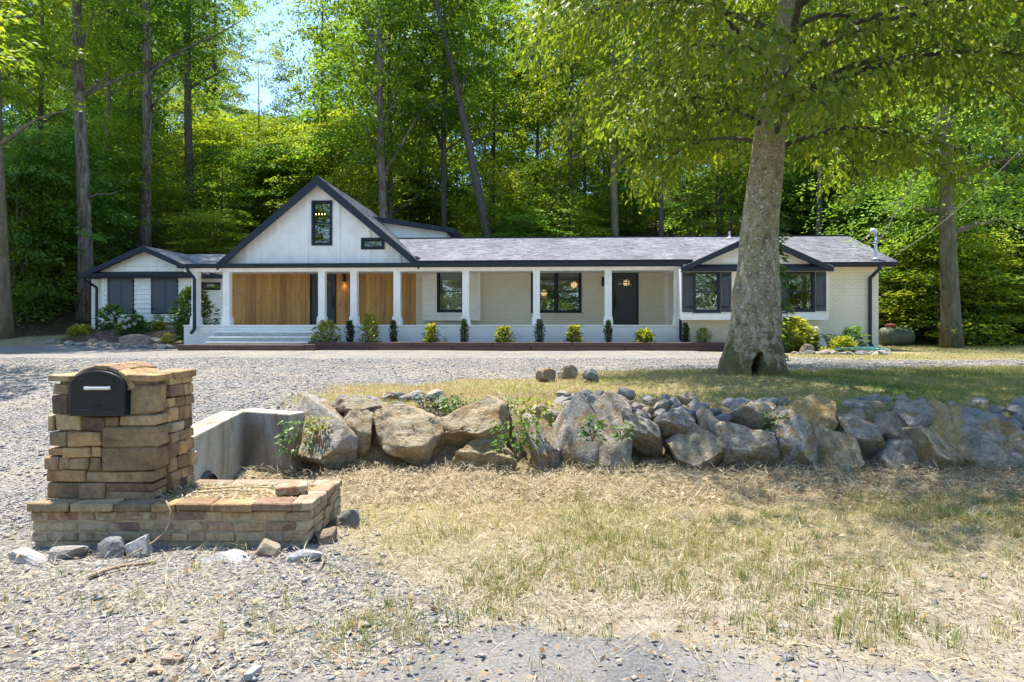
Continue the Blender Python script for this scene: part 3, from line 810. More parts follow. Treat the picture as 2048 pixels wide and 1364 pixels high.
# left bay with its two pairs of closed shutters
VLB = 27.75
bu0, bu1 = U(205, VLB), U(392, VLB)
bz0, bz1 = ZH(290, 643, VLB), 3.55
HB().box(bu0, bu1, VLB, VL - 0.003, bz0, bz1).build('bay_box', M['siding'], house)
boards(bu0 + 0.09, bu1 - 0.09, bz0 + 0.14, bz1 - 0.02, VLB - 0.002, 0.195)
HB().box(bu0 - 0.015, bu1 + 0.015, VLB - 0.035, VLB - 0.001, bz0 - 0.02, bz0 + 0.139).build('trim_board', M['siding'], house)
HB().box(bu0 - 0.015, bu0 + 0.088, VLB - 0.032, VLB - 0.001, bz0 + 0.141, bz1).build('trim_board', M['siding'], house)
HB().box(bu1 - 0.088, bu1 + 0.015, VLB - 0.032, VLB - 0.001, bz0 + 0.141, bz1).build('trim_board', M['siding'], house)
for (pa, pb) in ((216, 269), (303, 357)):
    a, b_, c_, d = U(pa, VLB), U(pb, VLB), ZH(pa, 628, VLB), ZH(pa, 554, VLB)
    wall_sheet(mb := HB(), a, b_, c_, d, VLB - 0.045, VLB - 0.002, [(a + 0.04, b_ - 0.02, c_ + 0.03, d)])
    mb.build('window_casing', M['charcoal'], house)
    mid_ = (a + b_) / 2 + 0.01
    shutter(a + 0.045, mid_ - 0.006, c_ + 0.03, d, VLB - 0.03, -1)
    shutter(mid_ + 0.006, b_ - 0.025, c_ + 0.03, d, VLB - 0.03, 1)

# right bay: window, shutters, window, shutters
VRB = 23.15
ru0, ru1 = U(1362, VRB), U(1655, VRB)
rz0, rz1 = ZH(1640, 638, VRB), 3.40
Wa = (U(1385, VRB), U(1441, VRB), ZH(1410, 626, VRB), ZH(1410, 540, VRB))
Wb = (U(1572, VRB), U(1630, VRB), ZH(1600, 624, VRB), ZH(1600, 540, VRB))
wall_sheet(HB(), ru0, ru1, rz0, rz1, VRB, VRB + 0.12, [Wa, Wb]).box(ru0, ru0 + 0.1, VRB + 0.121, VW - 0.002, rz0, rz1).box(ru1 - 0.1, ru1, VRB + 0.121, VW - 0.002, rz0, rz1).box(ru0 + 0.101, ru1 - 0.101, VRB + 0.121, VW - 0.002, rz0, rz0 + 0.05).build('bay_box', M['siding'], house)
for (w_, pl, pr) in ((Wa, (1364, 1384), (1442.5, 1462)), (Wb, (1551, 1571), (1632, 1651))):
    window(*w_, VRB)
    for (pa, pb), sd in ((pl, 1), (pr, -1)):
        shutter(U(pa, VRB), U(pb, VRB), w_[2] + 0.03, w_[3] - 0.01, VRB - 0.004, sd)
HB().box(ru0 - 0.01, ru1 + 0.02, VRB - 0.04, VRB - 0.002, rz0 - 0.03, rz0 + 0.17).build('trim_board', M['white'], house)
HB().box(ru1 - 0.05, ru1 + 0.02, VRB - 0.03, VRB - 0.002, rz0 + 0.172, rz1).build('trim_board', M['white'], house)

# porch bump-out with window
VX = 26.25
xu0, xu1 = U(846, VX), U(960, VX)
xz0 = ZH(900, 640, VX)
wall_sheet(HB(), xu0, xu1, xz0, CEIL, VX, VX + 0.1, [W1]).box(xu0, xu0 + 0.1, VX + 0.101, VB - 0.002, xz0, CEIL).box(xu1 - 0.1, xu1, VX + 0.101, VB - 0.002, xz0, CEIL).box(xu0 + 0.101, xu1 - 0.101, VX + 0.101, VB - 0.002, xz0, xz0 + 0.04).build('bay_box', M['siding'], house)
boards(xu0 + 0.07, xu1 - 0.07, xz0 + 0.16, CEIL - 0.01, VX - 0.002, 0.2, holes=[W1])
HB().box(xu0 - 0.012, xu1 + 0.012, VX - 0.035, VX - 0.001, xz0 - 0.02, xz0 + 0.158).build('trim_board', M['siding'], house)
for (a, b_) in ((xu0 - 0.012, xu0 + 0.068), (xu1 - 0.068, xu1 + 0.012)):
    HB().box(a, b_, VX - 0.032, VX - 0.001, xz0 + 0.16, CEIL).build('trim_board', M['siding'], house)
window(*W1, VX)
window(*W2, VB, units=2)
HB().box(W2[0] - 0.05, W2[1] + 0.05, VB - 0.05, VB - 0.002, W2[2] - 0.10, W2[2] - 0.004).build('window_sill', M['brick_cream'], house)
# room behind the bump-out and the drawn blind in its window
HB().box(W1[0] + 0.05, W1[1] - 0.05, VX + 0.22, VX + 0.24, W1[3] - 0.55, W1[3] - 0.05).build('window_shade', M['interior'], house)

def door(d, handle_left):
    u0, u1, z0, z1 = d
    wall_sheet(mb := HB(), u0, u1, z0 + 0.002, z1, VB - 0.02, VB + 0.14, [(u0 + 0.055, u1 - 0.055, z0, z1 - 0.055)])
    dr = mb.build('door', M['charcoal'], house)
    a, b_, c_, t_ = u0 + 0.058, u1 - 0.058, z0 + 0.012, z1 - 0.058
    lw = (b_ - a) - 0.36
    l0, l1 = t_ - 0.50, t_ - 0.20
    lites = [(a + 0.18 + lw / 3 * i + 0.012, a + 0.18 + lw / 3 * (i + 1) - 0.012, l0 + (l1 - l0) / 2 * j + 0.012, l0 + (l1 - l0) / 2 * (j + 1) - 0.012) for i in range(3) for j in range(2)]
    mb = wall_sheet(HB(), a, b_, c_, t_, VB + 0.03, VB + 0.075, lites)
    for (p, q) in ((a + 0.15, (a + b_) / 2 - 0.05), ((a + b_) / 2 + 0.05, b_ - 0.15)):
        wall_sheet(mb, p, q, c_ + 0.18, l0 - 0.16, VB + 0.018, VB + 0.029, [(p + 0.03, q - 0.03, c_ + 0.21, l0 - 0.19)])
    mb.box(a + 0.12, b_ - 0.12, VB + 0.005, VB + 0.029, l0 - 0.075, l0 - 0.035)
    mb.build('door_leaf', M['shutter'], dr)
    for h in lites:
        HB().box(h[0] - 0.005, h[1] + 0.005, VB + 0.05, VB + 0.054, h[2] - 0.005, h[3] + 0.005).build('pane', M['glass'], dr)
    ux = a + 0.07 if handle_left else b_ - 0.07
    hb = HB().tube([(ux, VB - 0.03, c_ + 0.72), (ux, VB - 0.055, c_ + 0.80), (ux, VB - 0.055, c_ + 0.98), (ux, VB - 0.03, c_ + 1.05)], 0.013, 8)
    hb.box(ux - 0.028, ux + 0.028, VB + 0.005, VB + 0.029, c_ + 0.68, c_ + 1.10)
    hb.tube([(ux, VB + 0.006, c_ + 1.17), (ux, VB - 0.02, c_ + 1.17)], 0.03, 10)
    hb.build('handle', M['black'], dr)
door(D1, False)
door(D2, True)

def sconce(px, py, lit):
    u, z = U(px, VB - 0.1), ZH(px, py, VB - 0.1)
    mb = HB().box(u - 0.05, u + 0.05, VB - 0.03, VB - 0.006, z - 0.10, z + 0.10)
    mb.tube([(u, VB - 0.09, z - 0.17), (u, VB - 0.09, z + 0.17)], 0.055, 12, caps=False)
    mb.box(u - 0.012, u + 0.012, VB - 0.09, VB - 0.03, z - 0.012, z + 0.012)
    s_ = mb.build('wall_lamp', M['black'], house)
    for dz in (-0.14, 0.14):
        HB().tube([(u, VB - 0.09, z + dz - 0.02), (u, VB - 0.09, z + dz + 0.02)], [0.04, 0.04], 10).build('bulb', M['bulb'] if lit else M['white'], s_)
    if lit:
        for sgn in (-1, 1):
            L = bpy.data.lights.new('sconce_light', 'SPOT'); L.energy = 1.6; L.color = (1, 0.62, 0.28); L.spot_size = R(95); L.spot_blend = 0.7; L.shadow_soft_size = 0.03
            lo = bpy.data.objects.new('sconce_light', L); lo.location = Vector((u, VB - 0.09, z + sgn * 0.18)) - HO
            lo.rotation_euler = (0, 0, 0) if sgn < 0 else (math.pi, 0, 0)
            COL.objects.link(lo); lo.parent = house
sconce(688, 555, True)
sconce(1206.5, 563, False)

M['porch_bounce'] = mat_plain('porch_floor_bounce', (0.62, 0.60, 0.55), 0.7, 0.08, 5.0)  # floor made pale so it bounces light onto the porch back wall
M['step'] = mat_plain('step_concrete', (0.50, 0.50, 0.46), 0.85, 0.15, 6.0)
# --- porch: floor, low brick front, steps, columns, beam, ceiling, gutter
pu0 = U(372, VC)
su0, su1 = U(409, 22.9), U(614, 22.9)
HB().box(pu0, uP1 - 0.002, VC + 0.05, VB - 0.012, 1.35, ZF - 0.002).build('porch_floor', M['porch_bounce'], house)
HB().box(su1, uP1 - 0.025, VC - 0.14, VC + 0.049, 0.5, ZF - 0.05).build('porch_wall', M['brick_white'], house)
HB().box(pu0, su0, VC - 0.14, VC + 0.049, 0.5, ZF - 0.05).build('porch_wall', M['brick_white'], house)
HB().box(pu0 - 0.02, uP1 - 0.025, VC - 0.165, VC + 0.048, ZF - 0.048, ZF - 0.0005).build('porch_cap', M['white'], house)
for k in (1, 2, 3):
    top = ZF - 0.052 - 0.175 * k
    v1_ = VC - 0.142 - 0.29 * k
    stp = HB().box(su0, su1, v1_ + 0.03, v1_ + 0.289, 0.5, top - 0.046).build('step', M['step'], house)
    HB().box(su0 - 0.02, su1 + 0.02, v1_ - 0.035, v1_ + 0.287, top - 0.045, top).build('tread', M['white'], stp)
HB().box(su0, su1, VC - 0.14, VC + 0.049, 0.5, ZF - 0.05).build('step', M['brick_white'], house)

ZB = 3.40
for px in (393, 455, 645, 709, 795, 932, 1073, 1216, 1355):
    uc = U(px, VC)
    mb = HB().box(uc - 0.118, uc + 0.118, VC - 0.118, VC + 0.118, ZF + 0.30, ZB)
    b0, b1 = 0.165, 0.145
    vs = [(uc + sx * b0, VC + sy * b0, ZF + 0.0) for sx, sy in ((-1, -1), (1, -1), (1, 1), (-1, 1))] + [(uc + sx * b1, VC + sy * b1, ZF + 0.30) for sx, sy in ((-1, -1), (1, -1), (1, 1), (-1, 1))]
    mb.add(vs, [(0, 3, 2, 1), (4, 5, 6, 7), (0, 1, 5, 4), (1, 2, 6, 5), (2, 3, 7, 6), (3, 0, 4, 7)])
    mb.build('column', M['white'], house)
uc = U(1334, VB - 0.12)
HB().box(uc - 0.10, uc + 0.10, VB - 0.21, VB - 0.004, ZF, ZB).build('column', M['white'], house)
HB().box(pu0, uP1 - 0.003, VC - 0.14, VC + 0.14, ZB, ZB + 0.17).build('beam', M['white'], house)
HB().box(uP1 - 0.24, uP1 - 0.004, VC + 0.141, VB - 0.013, ZB, ZB + 0.118).build('beam', M['white'], house)
HB().box(pu0, uP1 - 0.004, VC + 0.142, VB + 0.0 + 0.02, CEIL + 0.001, CEIL + 0.04).build('porch_ceiling', M['siding'], house)
# soffit, fascia and gutter
gu0, gu1 = U(352, 23.6), U(1402, 23.6)
HB().box(gu0 + 0.05, gu1 - 0.02, 23.74, VC - 0.141, ZB + 0.125, ZB + 0.168).build('soffit', M['white'], house)
HB().box(gu0, gu1, 23.715, 23.739, ZB + 0.12, ZB + 0.27).build('fascia', M['charcoal'], house)
def gutter(u0, u1, v, z0, h=0.13, d=0.12, name='gutter'):
    mb = HB()
    mb.prism_x([(v, z0), (v - d * 0.6, z0), (v - d * 0.8, z0 + h * 0.4), (v - d, z0 + h * 0.75), (v - d, z0 + h), (v - d + 0.015, z0 + h), (v - d + 0.015, z0 + h * 0.78), (v - d * 0.55, z0 + 0.015), (v - 0.012, z0 + 0.015), (v - 0.012, z0 + h), (v, z0 + h)], u0, u1)
    return mb.build(name, M['charcoal'], house)
gutter(gu0, gu1, 23.713, ZB + 0.14)
gutter(U(1655, VE), U(1793, VE), VE - 0.01, ZE - 0.14)
HB().box(U(1640, VE), U(1792, VE), VE - 0.005, VE + 0.02, ZE - 0.17, ZE - 0.015).build('fascia', M['charcoal'], house)
HB().box(U(1560, VE), U(1790, VE), VE + 0.022, VW - 0.002, ZE - 0.16, ZE - 0.13).build('soffit', M['white'], house)
VLE, ZLE = 27.5, 3.62
gutter(U(164, VLE), uC0 - 0.25, VLE + 0.0, ZLE - 0.16)
HB().box(U(163, VLE), uC0 - 0.25, VLE + 0.002, VLE + 0.025, ZLE - 0.17, ZLE - 0.03).build('fascia', M['charcoal'], house)
HB().box(U(163, VLE), uC0 - 0.25, VLE + 0.026, VL - 0.002, ZLE - 0.16, ZLE - 0.13).build('soffit', M['charcoal'], house)

def downspout(u, v, z_top, z_bot, jog, foot=0.25, inset=0.45):
    mb = HB()
    def seg(p, q, w=0.045):
        d = Vector(q) - Vector(p); d.normalize()
        a = Vector((1, 0, 0)); b_ = d.cross(a).normalized(); a = b_.cross(d).normalized()
        vs = [Vector(e) + a * (sx * w) + b_ * (sy * w * 0.75) for e in (p, q) for sx, sy in ((-1, -1), (1, -1), (1, 1), (-1, 1))]
        mb.add(vs, [(0, 3, 2, 1), (4, 5, 6, 7), (0, 1, 5, 4), (1, 2, 6, 5), (2, 3, 7, 6), (3, 0, 4, 7)])
    p0 = (u, v, z_top); p1 = (u, v, z_top - 0.10); p2 = (u + jog, v + inset, z_top - 0.38); p3 = (u + jog, v + inset, z_bot + 0.16); p4 = (u + jog + foot, v + inset - 0.22, z_bot)
    for a, b_ in ((p0, p1), (p1, p2), (p2, p3), (p3, p4)): seg(a, b_)
    return mb.build('downspout', M['charcoal'], house)
downspout(U(1363, 23.62) + 0.02, 23.64, ZB + 0.14, 0.86, -0.02, 0.18, 0.14)
downspout(U(1757, VE) - 0.0, VE - 0.07, ZE - 0.14, 0.72, -0.12, 0.0, 0.40)
downspout(U(375, 23.64), 23.64, ZB + 0.14, 1.2, 0.18, 0.0, 0.14)
downspout(U(172, VLE), VLE - 0.06, ZLE - 0.16, 1.1, 0.2, 0.0, 0.45)

# --- roofs
mu0, mu1 = U(660, VE), U(1795, VE)
muE, VGB = U(836, 23.7), VC + 0.16
def roof_slab(quad, t=0.10, name='roof', mat='shingle'):
    return HB().slab(quad, t).build(name, M[mat], house)
zv = lambda v: ZE + SL * (v - VE)
peve = 23.63
HB().slab([(muE, peve, zv(peve) - 0.02), (uP1 + 0.3, peve, zv(peve) - 0.02), (uP1 + 0.3, VR, ZR - 0.02), (mu0, VR, ZR - 0.02), (mu0, VGB, zv(VGB) - 0.02), (muE, VGB, zv(VGB) - 0.02)], 0.08).build('roof_deck', M['charcoal'], house)
HB().slab([(uP1 + 0.302, VE, ZE - 0.02), (mu1, VE, ZE - 0.02), (mu1, VR, ZR - 0.02), (uP1 + 0.302, VR, ZR - 0.02)], 0.08).build('roof_deck', M['charcoal'], house)
HB().slab([(mu1, 2 * VR - VE + 0.3, ZE - 0.12), (mu0, 2 * VR - VE + 0.3, ZE - 0.12), (mu0, VR + 0.003, ZR - 0.02), (mu1, VR + 0.003, ZR - 0.02)], 0.08).build('roof_deck', M['charcoal'], house)
Lm = math.hypot(VR - VE, ZR - ZE)
es = (0, VR - VE, ZR - ZE)
Lp = math.hypot(VR - peve, ZR - zv(peve))
shingle_plane('shingles', (mu0, peve - 0.02, zv(peve) - 0.015), (1, 0, 0), es, uP1 + 0.3 - mu0, Lp, clip=lambda a, s_: mu0 + a > muE or s_ > (VGB - peve) * 1.07)
shingle_plane('shingles', (uP1 + 0.3, VE - 0.02, ZE - 0.015), (1, 0, 0), es, mu1 - uP1 - 0.29, Lm + 0.02)
HB().box(mu0, mu1 + 0.005, VR - 0.10, VR + 0.10, ZR - 0.01, ZR + 0.018).build('ridge_cap', M['charcoal'], house)
# right rake board
HB().prism_x([(VE, ZE - 0.15), (VR, ZR - 0.17), (VR, ZR - 0.01), (VE, ZE + 0.01)], mu1 + 0.003, mu1 + 0.03).build('rake_board', M['charcoal'], house)

def gable(uc, half, zf_, zp, vf, back_peak, back_foot, wall_v, wall_inset, wall_z0, mat, holes=(), rake=0.17, board=True, shingle=True):
    """front gable: roof planes, rake boards, wall triangle"""
    sl = (zp - zf_) / half
    for sg in (-1, 1):
        foot_f, foot_b = (uc + sg * half, vf, zf_), (uc + sg * half, back_foot, zf_)
        pk_f, pk_b = (uc, vf, zp), (uc, back_peak, zp)
        q = [foot_f, pk_f, pk_b, foot_b] if sg < 0 else [pk_f, foot_f, foot_b, pk_b]
        HB().slab(q, 0.08).build('roof_deck', M['charcoal'], house)
        L = math.hypot(half, zp - zf_)
        bp, bf = back_peak - vf, back_foot - vf
        cl = (lambda a, s_, L=L, bp=bp, bf=bf: a < bf + (bp - bf) * s_ / L) if sg > 0 else (lambda a, s_, L=L, bp=bp, bf=bf: (bp - a) < bf + (bp - bf) * s_ / L)
        nrm = 0.012
        if sg > 0:
            shingle_plane('shingles', (uc + half, vf - 0.01, zf_ + nrm), (0, 1, 0), (-half, 0, zp - zf_), bp, L, cl)
        else:
            shingle_plane('shingles', (uc - half, vf - 0.01 + bp, zf_ + nrm), (0, -1, 0), (half, 0, zp - zf_), bp, L, cl)
        # rake board
        rk = rake
        poly = [(uc + sg * half, zf_ - rk * 0.95), (uc + sg * half, zf_ + 0.02), (uc, zp + 0.02), (uc, zp - rk * 1.25)]
        if sg > 0: poly = poly[::-1]
        HB().prism(poly[::-1], vf - 0.03, vf - 0.004).build('rake_board', M['charcoal'], house)
        # dark soffit under the overhang
        HB().slab([(uc + sg * half, vf, zf_ - 0.13), (uc, vf, zp - 0.13), (uc, wall_v - 0.01, zp - 0.13), (uc + sg * half, wall_v - 0.01, zf_ - 0.13)][::sg], 0.02).build('soffit', M['charcoal'], house)
    # wall triangle
    wh = half - wall_inset
    ztop = lambda u: zp - 0.13 - sl * abs(u - uc)
    us = sorted(set([uc - (zp - 0.13 - wall_z0) / sl, uc, uc + (zp - 0.13 - wall_z0) / sl] + [h for q in holes for h in q[:2]]))
    mb = HB()
    for a, b_ in zip(us[:-1], us[1:]):
        hs = [h for h in holes if h[0] < (a + b_) / 2 < h[1]]
        segs = [(wall_z0, wall_z0, ztop(a), ztop(b_))] if not hs else [(wall_z0, wall_z0, hs[0][2], hs[0][2]), (hs[0][3], hs[0][3], ztop(a), ztop(b_))]
        for (z0a, z0b, z1a, z1b) in segs:
            mb.add([(a, wall_v, z0a), (b_, wall_v, z0b), (b_, wall_v, z1b), (a, wall_v, z1a)], [(0, 1, 2, 3)])
            mb.add([(a, wall_v + 0.12, z0a), (b_, wall_v + 0.12, z0b), (b_, wall_v + 0.12, z1b), (a, wall_v + 0.12, z1a)], [(3, 2, 1, 0)])
    for h in holes:
        mb.add([(h[0], wall_v, h[2]), (h[0], wall_v, h[3]), (h[0], wall_v + .12, h[3]), (h[0], wall_v + .12, h[2])], [(0, 1, 2, 3)])
        mb.add([(h[1], wall_v, h[2]), (h[1], wall_v, h[3]), (h[1], wall_v + .12, h[3]), (h[1], wall_v + .12, h[2])], [(3, 2, 1, 0)])
        mb.add([(h[0], wall_v, h[2]), (h[1], wall_v, h[2]), (h[1], wall_v + .12, h[2]), (h[0], wall_v + .12, h[2])], [(0, 1, 2, 3)])
        mb.add([(h[0], wall_v, h[3]), (h[1], wall_v, h[3]), (h[1], wall_v + .12, h[3]), (h[0], wall_v + .12, h[3])], [(3, 2, 1, 0)])
    mb.build('gable_wall', M[mat], house)
    return ztop, sl

# tall main gable
VG = 23.72
guc = U(635, VG); gzp = ZH(635, 352, VG)
ghalf = (U(841, VG) - U(436, VG)) / 2
gzf = ZH(640, 526, VG)
GW = (U(623, VC), U(664.5, VC), ZH(643, 491, VC), ZH(643, 401, VC))
GS = (U(722, VC), U(769, VC), ZH(745, 499, VC), ZH(745, 475.5, VC))
gtop, gsl = gable(guc, ghalf, gzf, gzp, VG, 31.2, 31.2, VC + 0.02, 0.2, ZB + 0.23, 'white', holes=[GW, GS], rake=0.27)
window(*GW, VC + 0.02)
window(*GS, VC + 0.02, split=False)
for px in (493, 553.5, 613.5, 677.5, 738.5, 799):
    u = U(px, VC)
    spans = [(ZB + 0.24, gtop(u) - 0.02)]
    for h in (GW, GS):
        if h[0] - 0.05 < u < h[1] + 0.05:
            spans = [(ZB + 0.24, h[2] - 0.01), (h[3] + 0.01, gtop(u) - 0.05)]
    for z0_, z1_ in spans:
        if z1_ - z0_ > 0.05:
            HB().box(u - 0.045, u + 0.045, VC - 0.012, VC + 0.018, z0_, z1_).build('batten', M['white'], house)
# closing wall behind the porch roof, and attic floor
HB().box(guc - ghalf + 0.15, guc + ghalf - 0.15, VC + 0.15, 31.1, CEIL + 0.07, CEIL + 0.12).build('attic_floor', M['floorboard'], house)
HB().box(U(445, VC), U(835, VC), 23.745, VC + 0.018, ZB + 0.172, ZB + 0.225).build('flashing', M['charcoal'], house)

# small gable over the right bay
rgc = U(1513, 22.85); rgh = (U(1664, 22.85) - U(1362, 22.85)) / 2
rzf, rzp = ZH(1513, 537, 22.85) + 0.03, ZH(1513, 467, 22.85)
rt, rs = gable(rgc, rgh, rzf, rzp, 22.85, VE + (rzp - ZE) / SL + 0.05, 23.05, VRB - 0.02, 0.3, 3.42, 'siding', rake=0.16)
boards(rgc - rgh, rgc + rgh, 3.56, rzp - 0.2, VRB - 0.025, 0.2, clip=lambda z: (rgc - max(0, (rzp - 0.14 - z) / rs), rgc + max(0, (rzp - 0.14 - z) / rs)))
def pent(u0, u1, v0, v1, zlo, zhi, fas):
    HB().slab([(u0, v0, zlo), (u1, v0, zlo), (u1, v1, zhi), (u0, v1, zhi)], 0.03).build('pent_roof', M['charcoal'], house)
    HB().box(u0 + 0.002, u1 - 0.002, v0 + 0.01, v0 + 0.035, zlo - fas, zlo - 0.032).build('fascia', M['charcoal'], house)
    HB().box(u0 + 0.002, u1 - 0.002, v0 + 0.036, v1 - 0.003, zlo - fas + 0.005, zlo - fas + 0.03).build('soffit', M['white'], house)
pent(ru0 + 0.05, ru1 + 0.10, 22.87, VRB - 0.025, 3.40, 3.53, 0.13)
# left gable over the shuttered bay
lgc = U(285, VLE - 0.1); lgh = (U(410, VLE - 0.1) - U(160, VLE - 0.1)) / 2
lzf, lzp = ZH(285, 552, VLE - 0.1) + 0.06, ZH(285, 492, VLE - 0.1)
lt, ls_ = gable(lgc, lgh, lzf, lzp, VLE - 0.1, 31.1, 27.9, VLB - 0.02, 0.3, 3.60, 'siding', rake=0.17)
boards(lgc - lgh, lgc + lgh, 3.72, lzp - 0.2, VLB - 0.025, 0.2, clip=lambda z: (lgc - max(0, (lzp - 0.14 - z) / ls_), lgc + max(0, (lzp - 0.14 - z) / ls_)))
HB().slab([(lgc - lgh + 0.5, VLE - 0.12, 3.62), (lgc + lgh - 0.05, VLE - 0.12, 3.62), (lgc + lgh - 0.05, VLB - 0.024, 3.72), (lgc - lgh + 0.5, VLB - 0.024, 3.72)], 0.03).build('pent_roof', M['charcoal'], house)
# left wing roof
LR, ZLR = 31.0, 4.80
lu0, lu1 = lgc - lgh + 0.02, guc - 0.5
VLS = 27.95; ZLS = ZLE + (ZLR - ZLE) * (VLS - VLE) / (LR - VLE)
HB().slab([(lu0, VLS, ZLS - 0.02), (lu1, VLS, ZLS - 0.02), (lu1, LR, ZLR - 0.02), (lu0, LR, ZLR - 0.02)], 0.08).build('roof_deck', M['charcoal'], house)
HB().slab([(lu1, 34.2, ZLE - 0.1), (lu0, 34.2, ZLE - 0.1), (lu0, LR + 0.003, ZLR - 0.02), (lu1, LR + 0.003, ZLR - 0.02)], 0.08).build('roof_deck', M['charcoal'], house)
shingle_plane('shingles', (lu0, VLS, ZLS - 0.015), (1, 0, 0), (0, LR - VLS, ZLR - ZLS), lu1 - lu0, math.hypot(LR - VLS, ZLR - ZLS))
HB().prism_x([(VL + 0.21, CEIL - 0.05), (VK + 0.2, CEIL - 0.05), (LR, ZLR - 0.13), (VL + 0.21, ZLE + 0.1)], uL0, uL0 + 0.18).build('wall', M['siding'], house)

# rear dormer whose low roof shows right of the main gable
VD = 27.6
du0, du1 = U(700, VD), U(893, VD)
dz0, dz1 = ZH(755, 436, VD), ZH(906, 459, VD)
uA, uB = U(752, VD - 0.25), U(908, VD - 0.25)
dsl = (dz1 - dz0) / (uB - uA)
zd = lambda u: dz0 + dsl * (u - uA)
mb = HB(); mb.prism([(du0, 4.0), (du1, 4.0), (du1, zd(du1) - 0.16), (du0, zd(du0) - 0.16)], VD, 31.0); mb.build('dormer_wall', M['white'], house)
HB().slab([(du0, VD - 0.25, zd(du0)), (uB, VD - 0.25, zd(uB)), (uB, 31.3, zd(uB)), (du0, 31.3, zd(du0))], 0.06).build('roof_deck', M['shingle'], house)
HB().prism([(du0, zd(du0) - 0.17), (uB, zd(uB) - 0.17), (uB, zd(uB) + 0.01), (du0, zd(du0) + 0.01)], VD - 0.28, VD - 0.253).build('fascia', M['charcoal'], house)
HB().box(uB + 0.002, uB + 0.03, VD - 0.28, 31.3, zd(uB) - 0.17, zd(uB) + 0.0).build('fascia', M['charcoal'], house)
zk = 4.98
while zk < dz0 - 0.3:
    ub = min(du1, uA + (zk + 0.2 - dz0 + 0.18) / dsl)
    HB().add([(du0, VD - 0.02, zk), (du1, VD - 0.02, zk), (du1, VD - 0.004, min(zk + 0.19, zd(du1) - 0.17)), (du0, VD - 0.004, zk + 0.19)], [(0, 1, 2, 3)]).build('siding_board', M['white'], house) if zk + 0.19 < zd(du1) else None
    zk += 0.19

# plumbing vent on the ridge
pu = U(1459, VR - 0.3)
HB().tube([(pu, VR - 0.3, zv(VR - 0.3) - 0.02), (pu, VR - 0.3, ZR + 0.16)], 0.035, 10).tube([(pu, VR - 0.3, zv(VR - 0.3)), (pu, VR - 0.3, zv(VR - 0.3) + 0.05)], [0.12, 0.05], 10).build('vent_pipe', M['galv'], house)
# electric service mast
mu, mv = U(1751, 23.5), 23.5
mz0, mz1 = zv(mv) - 0.02, ZH(1751, 466, mv)
mast = HB().tube([(mu, mv, mz0 - 0.1), (mu, mv, mz1)], 0.045, 12).tube([(mu, mv, mz0), (mu, mv, mz0 + 0.07)], [0.17, 0.06], 12).build('service_mast', M['galv'], house, smooth=True)
HB().tube([(mu + 0.02, mv, mz1 - 0.03), (mu, mv, mz1 + 0.05), (mu - 0.06, mv, mz1 + 0.09), (mu - 0.13, mv, mz1 + 0.07), (mu - 0.17, mv, mz1 + 0.01)], [0.05, 0.075, 0.08, 0.075, 0.05], 12).build('weatherhead', M['galv'], mast, smooth=True)
for k, (dx, dz, mt) in enumerate(((0.14, 0.34, 'white'), (0.20, 0.30, 'dark_cable'), (0.25, 0.40, 'red'))):
    HB().tube([(mu - 0.15, mv, mz1 + 0.02), (mu - 0.16 - dx, mv - 0.03 * k, mz1 - dz * 0.5), (mu - 0.12 - dx * 0.7, mv - 0.03, mz1 - dz), (mu - 0.02, mv - 0.05, mz1 - dz * 0.9), (mu + 0.05, mv - 0.04, mz1 - 0.28)], 0.011, 6).build('drip_loop', M[mt], mast, smooth=True)
HB().box(mu + 0.04, mu + 0.09, mv - 0.03, mv + 0.03, mz1 - 0.34, mz1 - 0.24).build('cable_clamp', M['galv'], mast)

# pendant lamps in the dining room
for (px, py, v) in ((1148, 570, 28.0), (1088, 586, 28.6), (1253, 566, 28.2)):
    u, z = U(px, v), ZH(px, py, v)
    mb = HB()
    n = 12
    for k in range(n):
        a = 2 * math.pi * k / n
        mb.tube([(u + 0.17 * math.sin(t) * math.cos(a), v + 0.17 * math.sin(t) * math.sin(a), z + 0.16 * math.cos(t)) for t in np.linspace(0.15, math.pi - 0.35, 8)], 0.011, 4)
    for t in (0.5, 1.0, 1.57, 2.1, 2.6):
        mb.tube([(u + 0.17 * math.sin(t) * math.cos(a), v + 0.17 * math.sin(t) * math.sin(a), z + 0.16 * math.cos(t)) for a in np.linspace(0, 2 * math.pi, 17)], 0.008, 4)
    mb.tube([(u, v, z + 0.15), (u, v, CEIL)], 0.008, 6)
    p = mb.build('pendant_lamp', M['cedar'], house)
    g = bmesh.new(); bmesh.ops.create_uvsphere(g, u_segments=14, v_segments=8, radius=0.13)
    me = bpy.data.meshes.new('globe'); g.to_mesh(me); g.free()
    link('globe', me, M['globe'], p, loc=Vector((u, v, z)) - HO)
# upstairs chandelier seen through the gable window
u, v, z = U(641, 26.0), 26.0, ZH(641, 431, 26.0)
mb = HB().tube([(u - 0.2, v, z), (u + 0.2, v, z)], 0.02, 6).tube([(u, v, z), (u, v, z + 0.5)], 0.01, 6)
ch = mb.build('chandelier', M['black'], house)
for k in (-0.17, -0.06, 0.06, 0.17):
    HB().tube([(u + k, v, z + 0.02), (u + k, v, z + 0.08)], 0.013, 8).build('bulb', M['bulb'], ch)
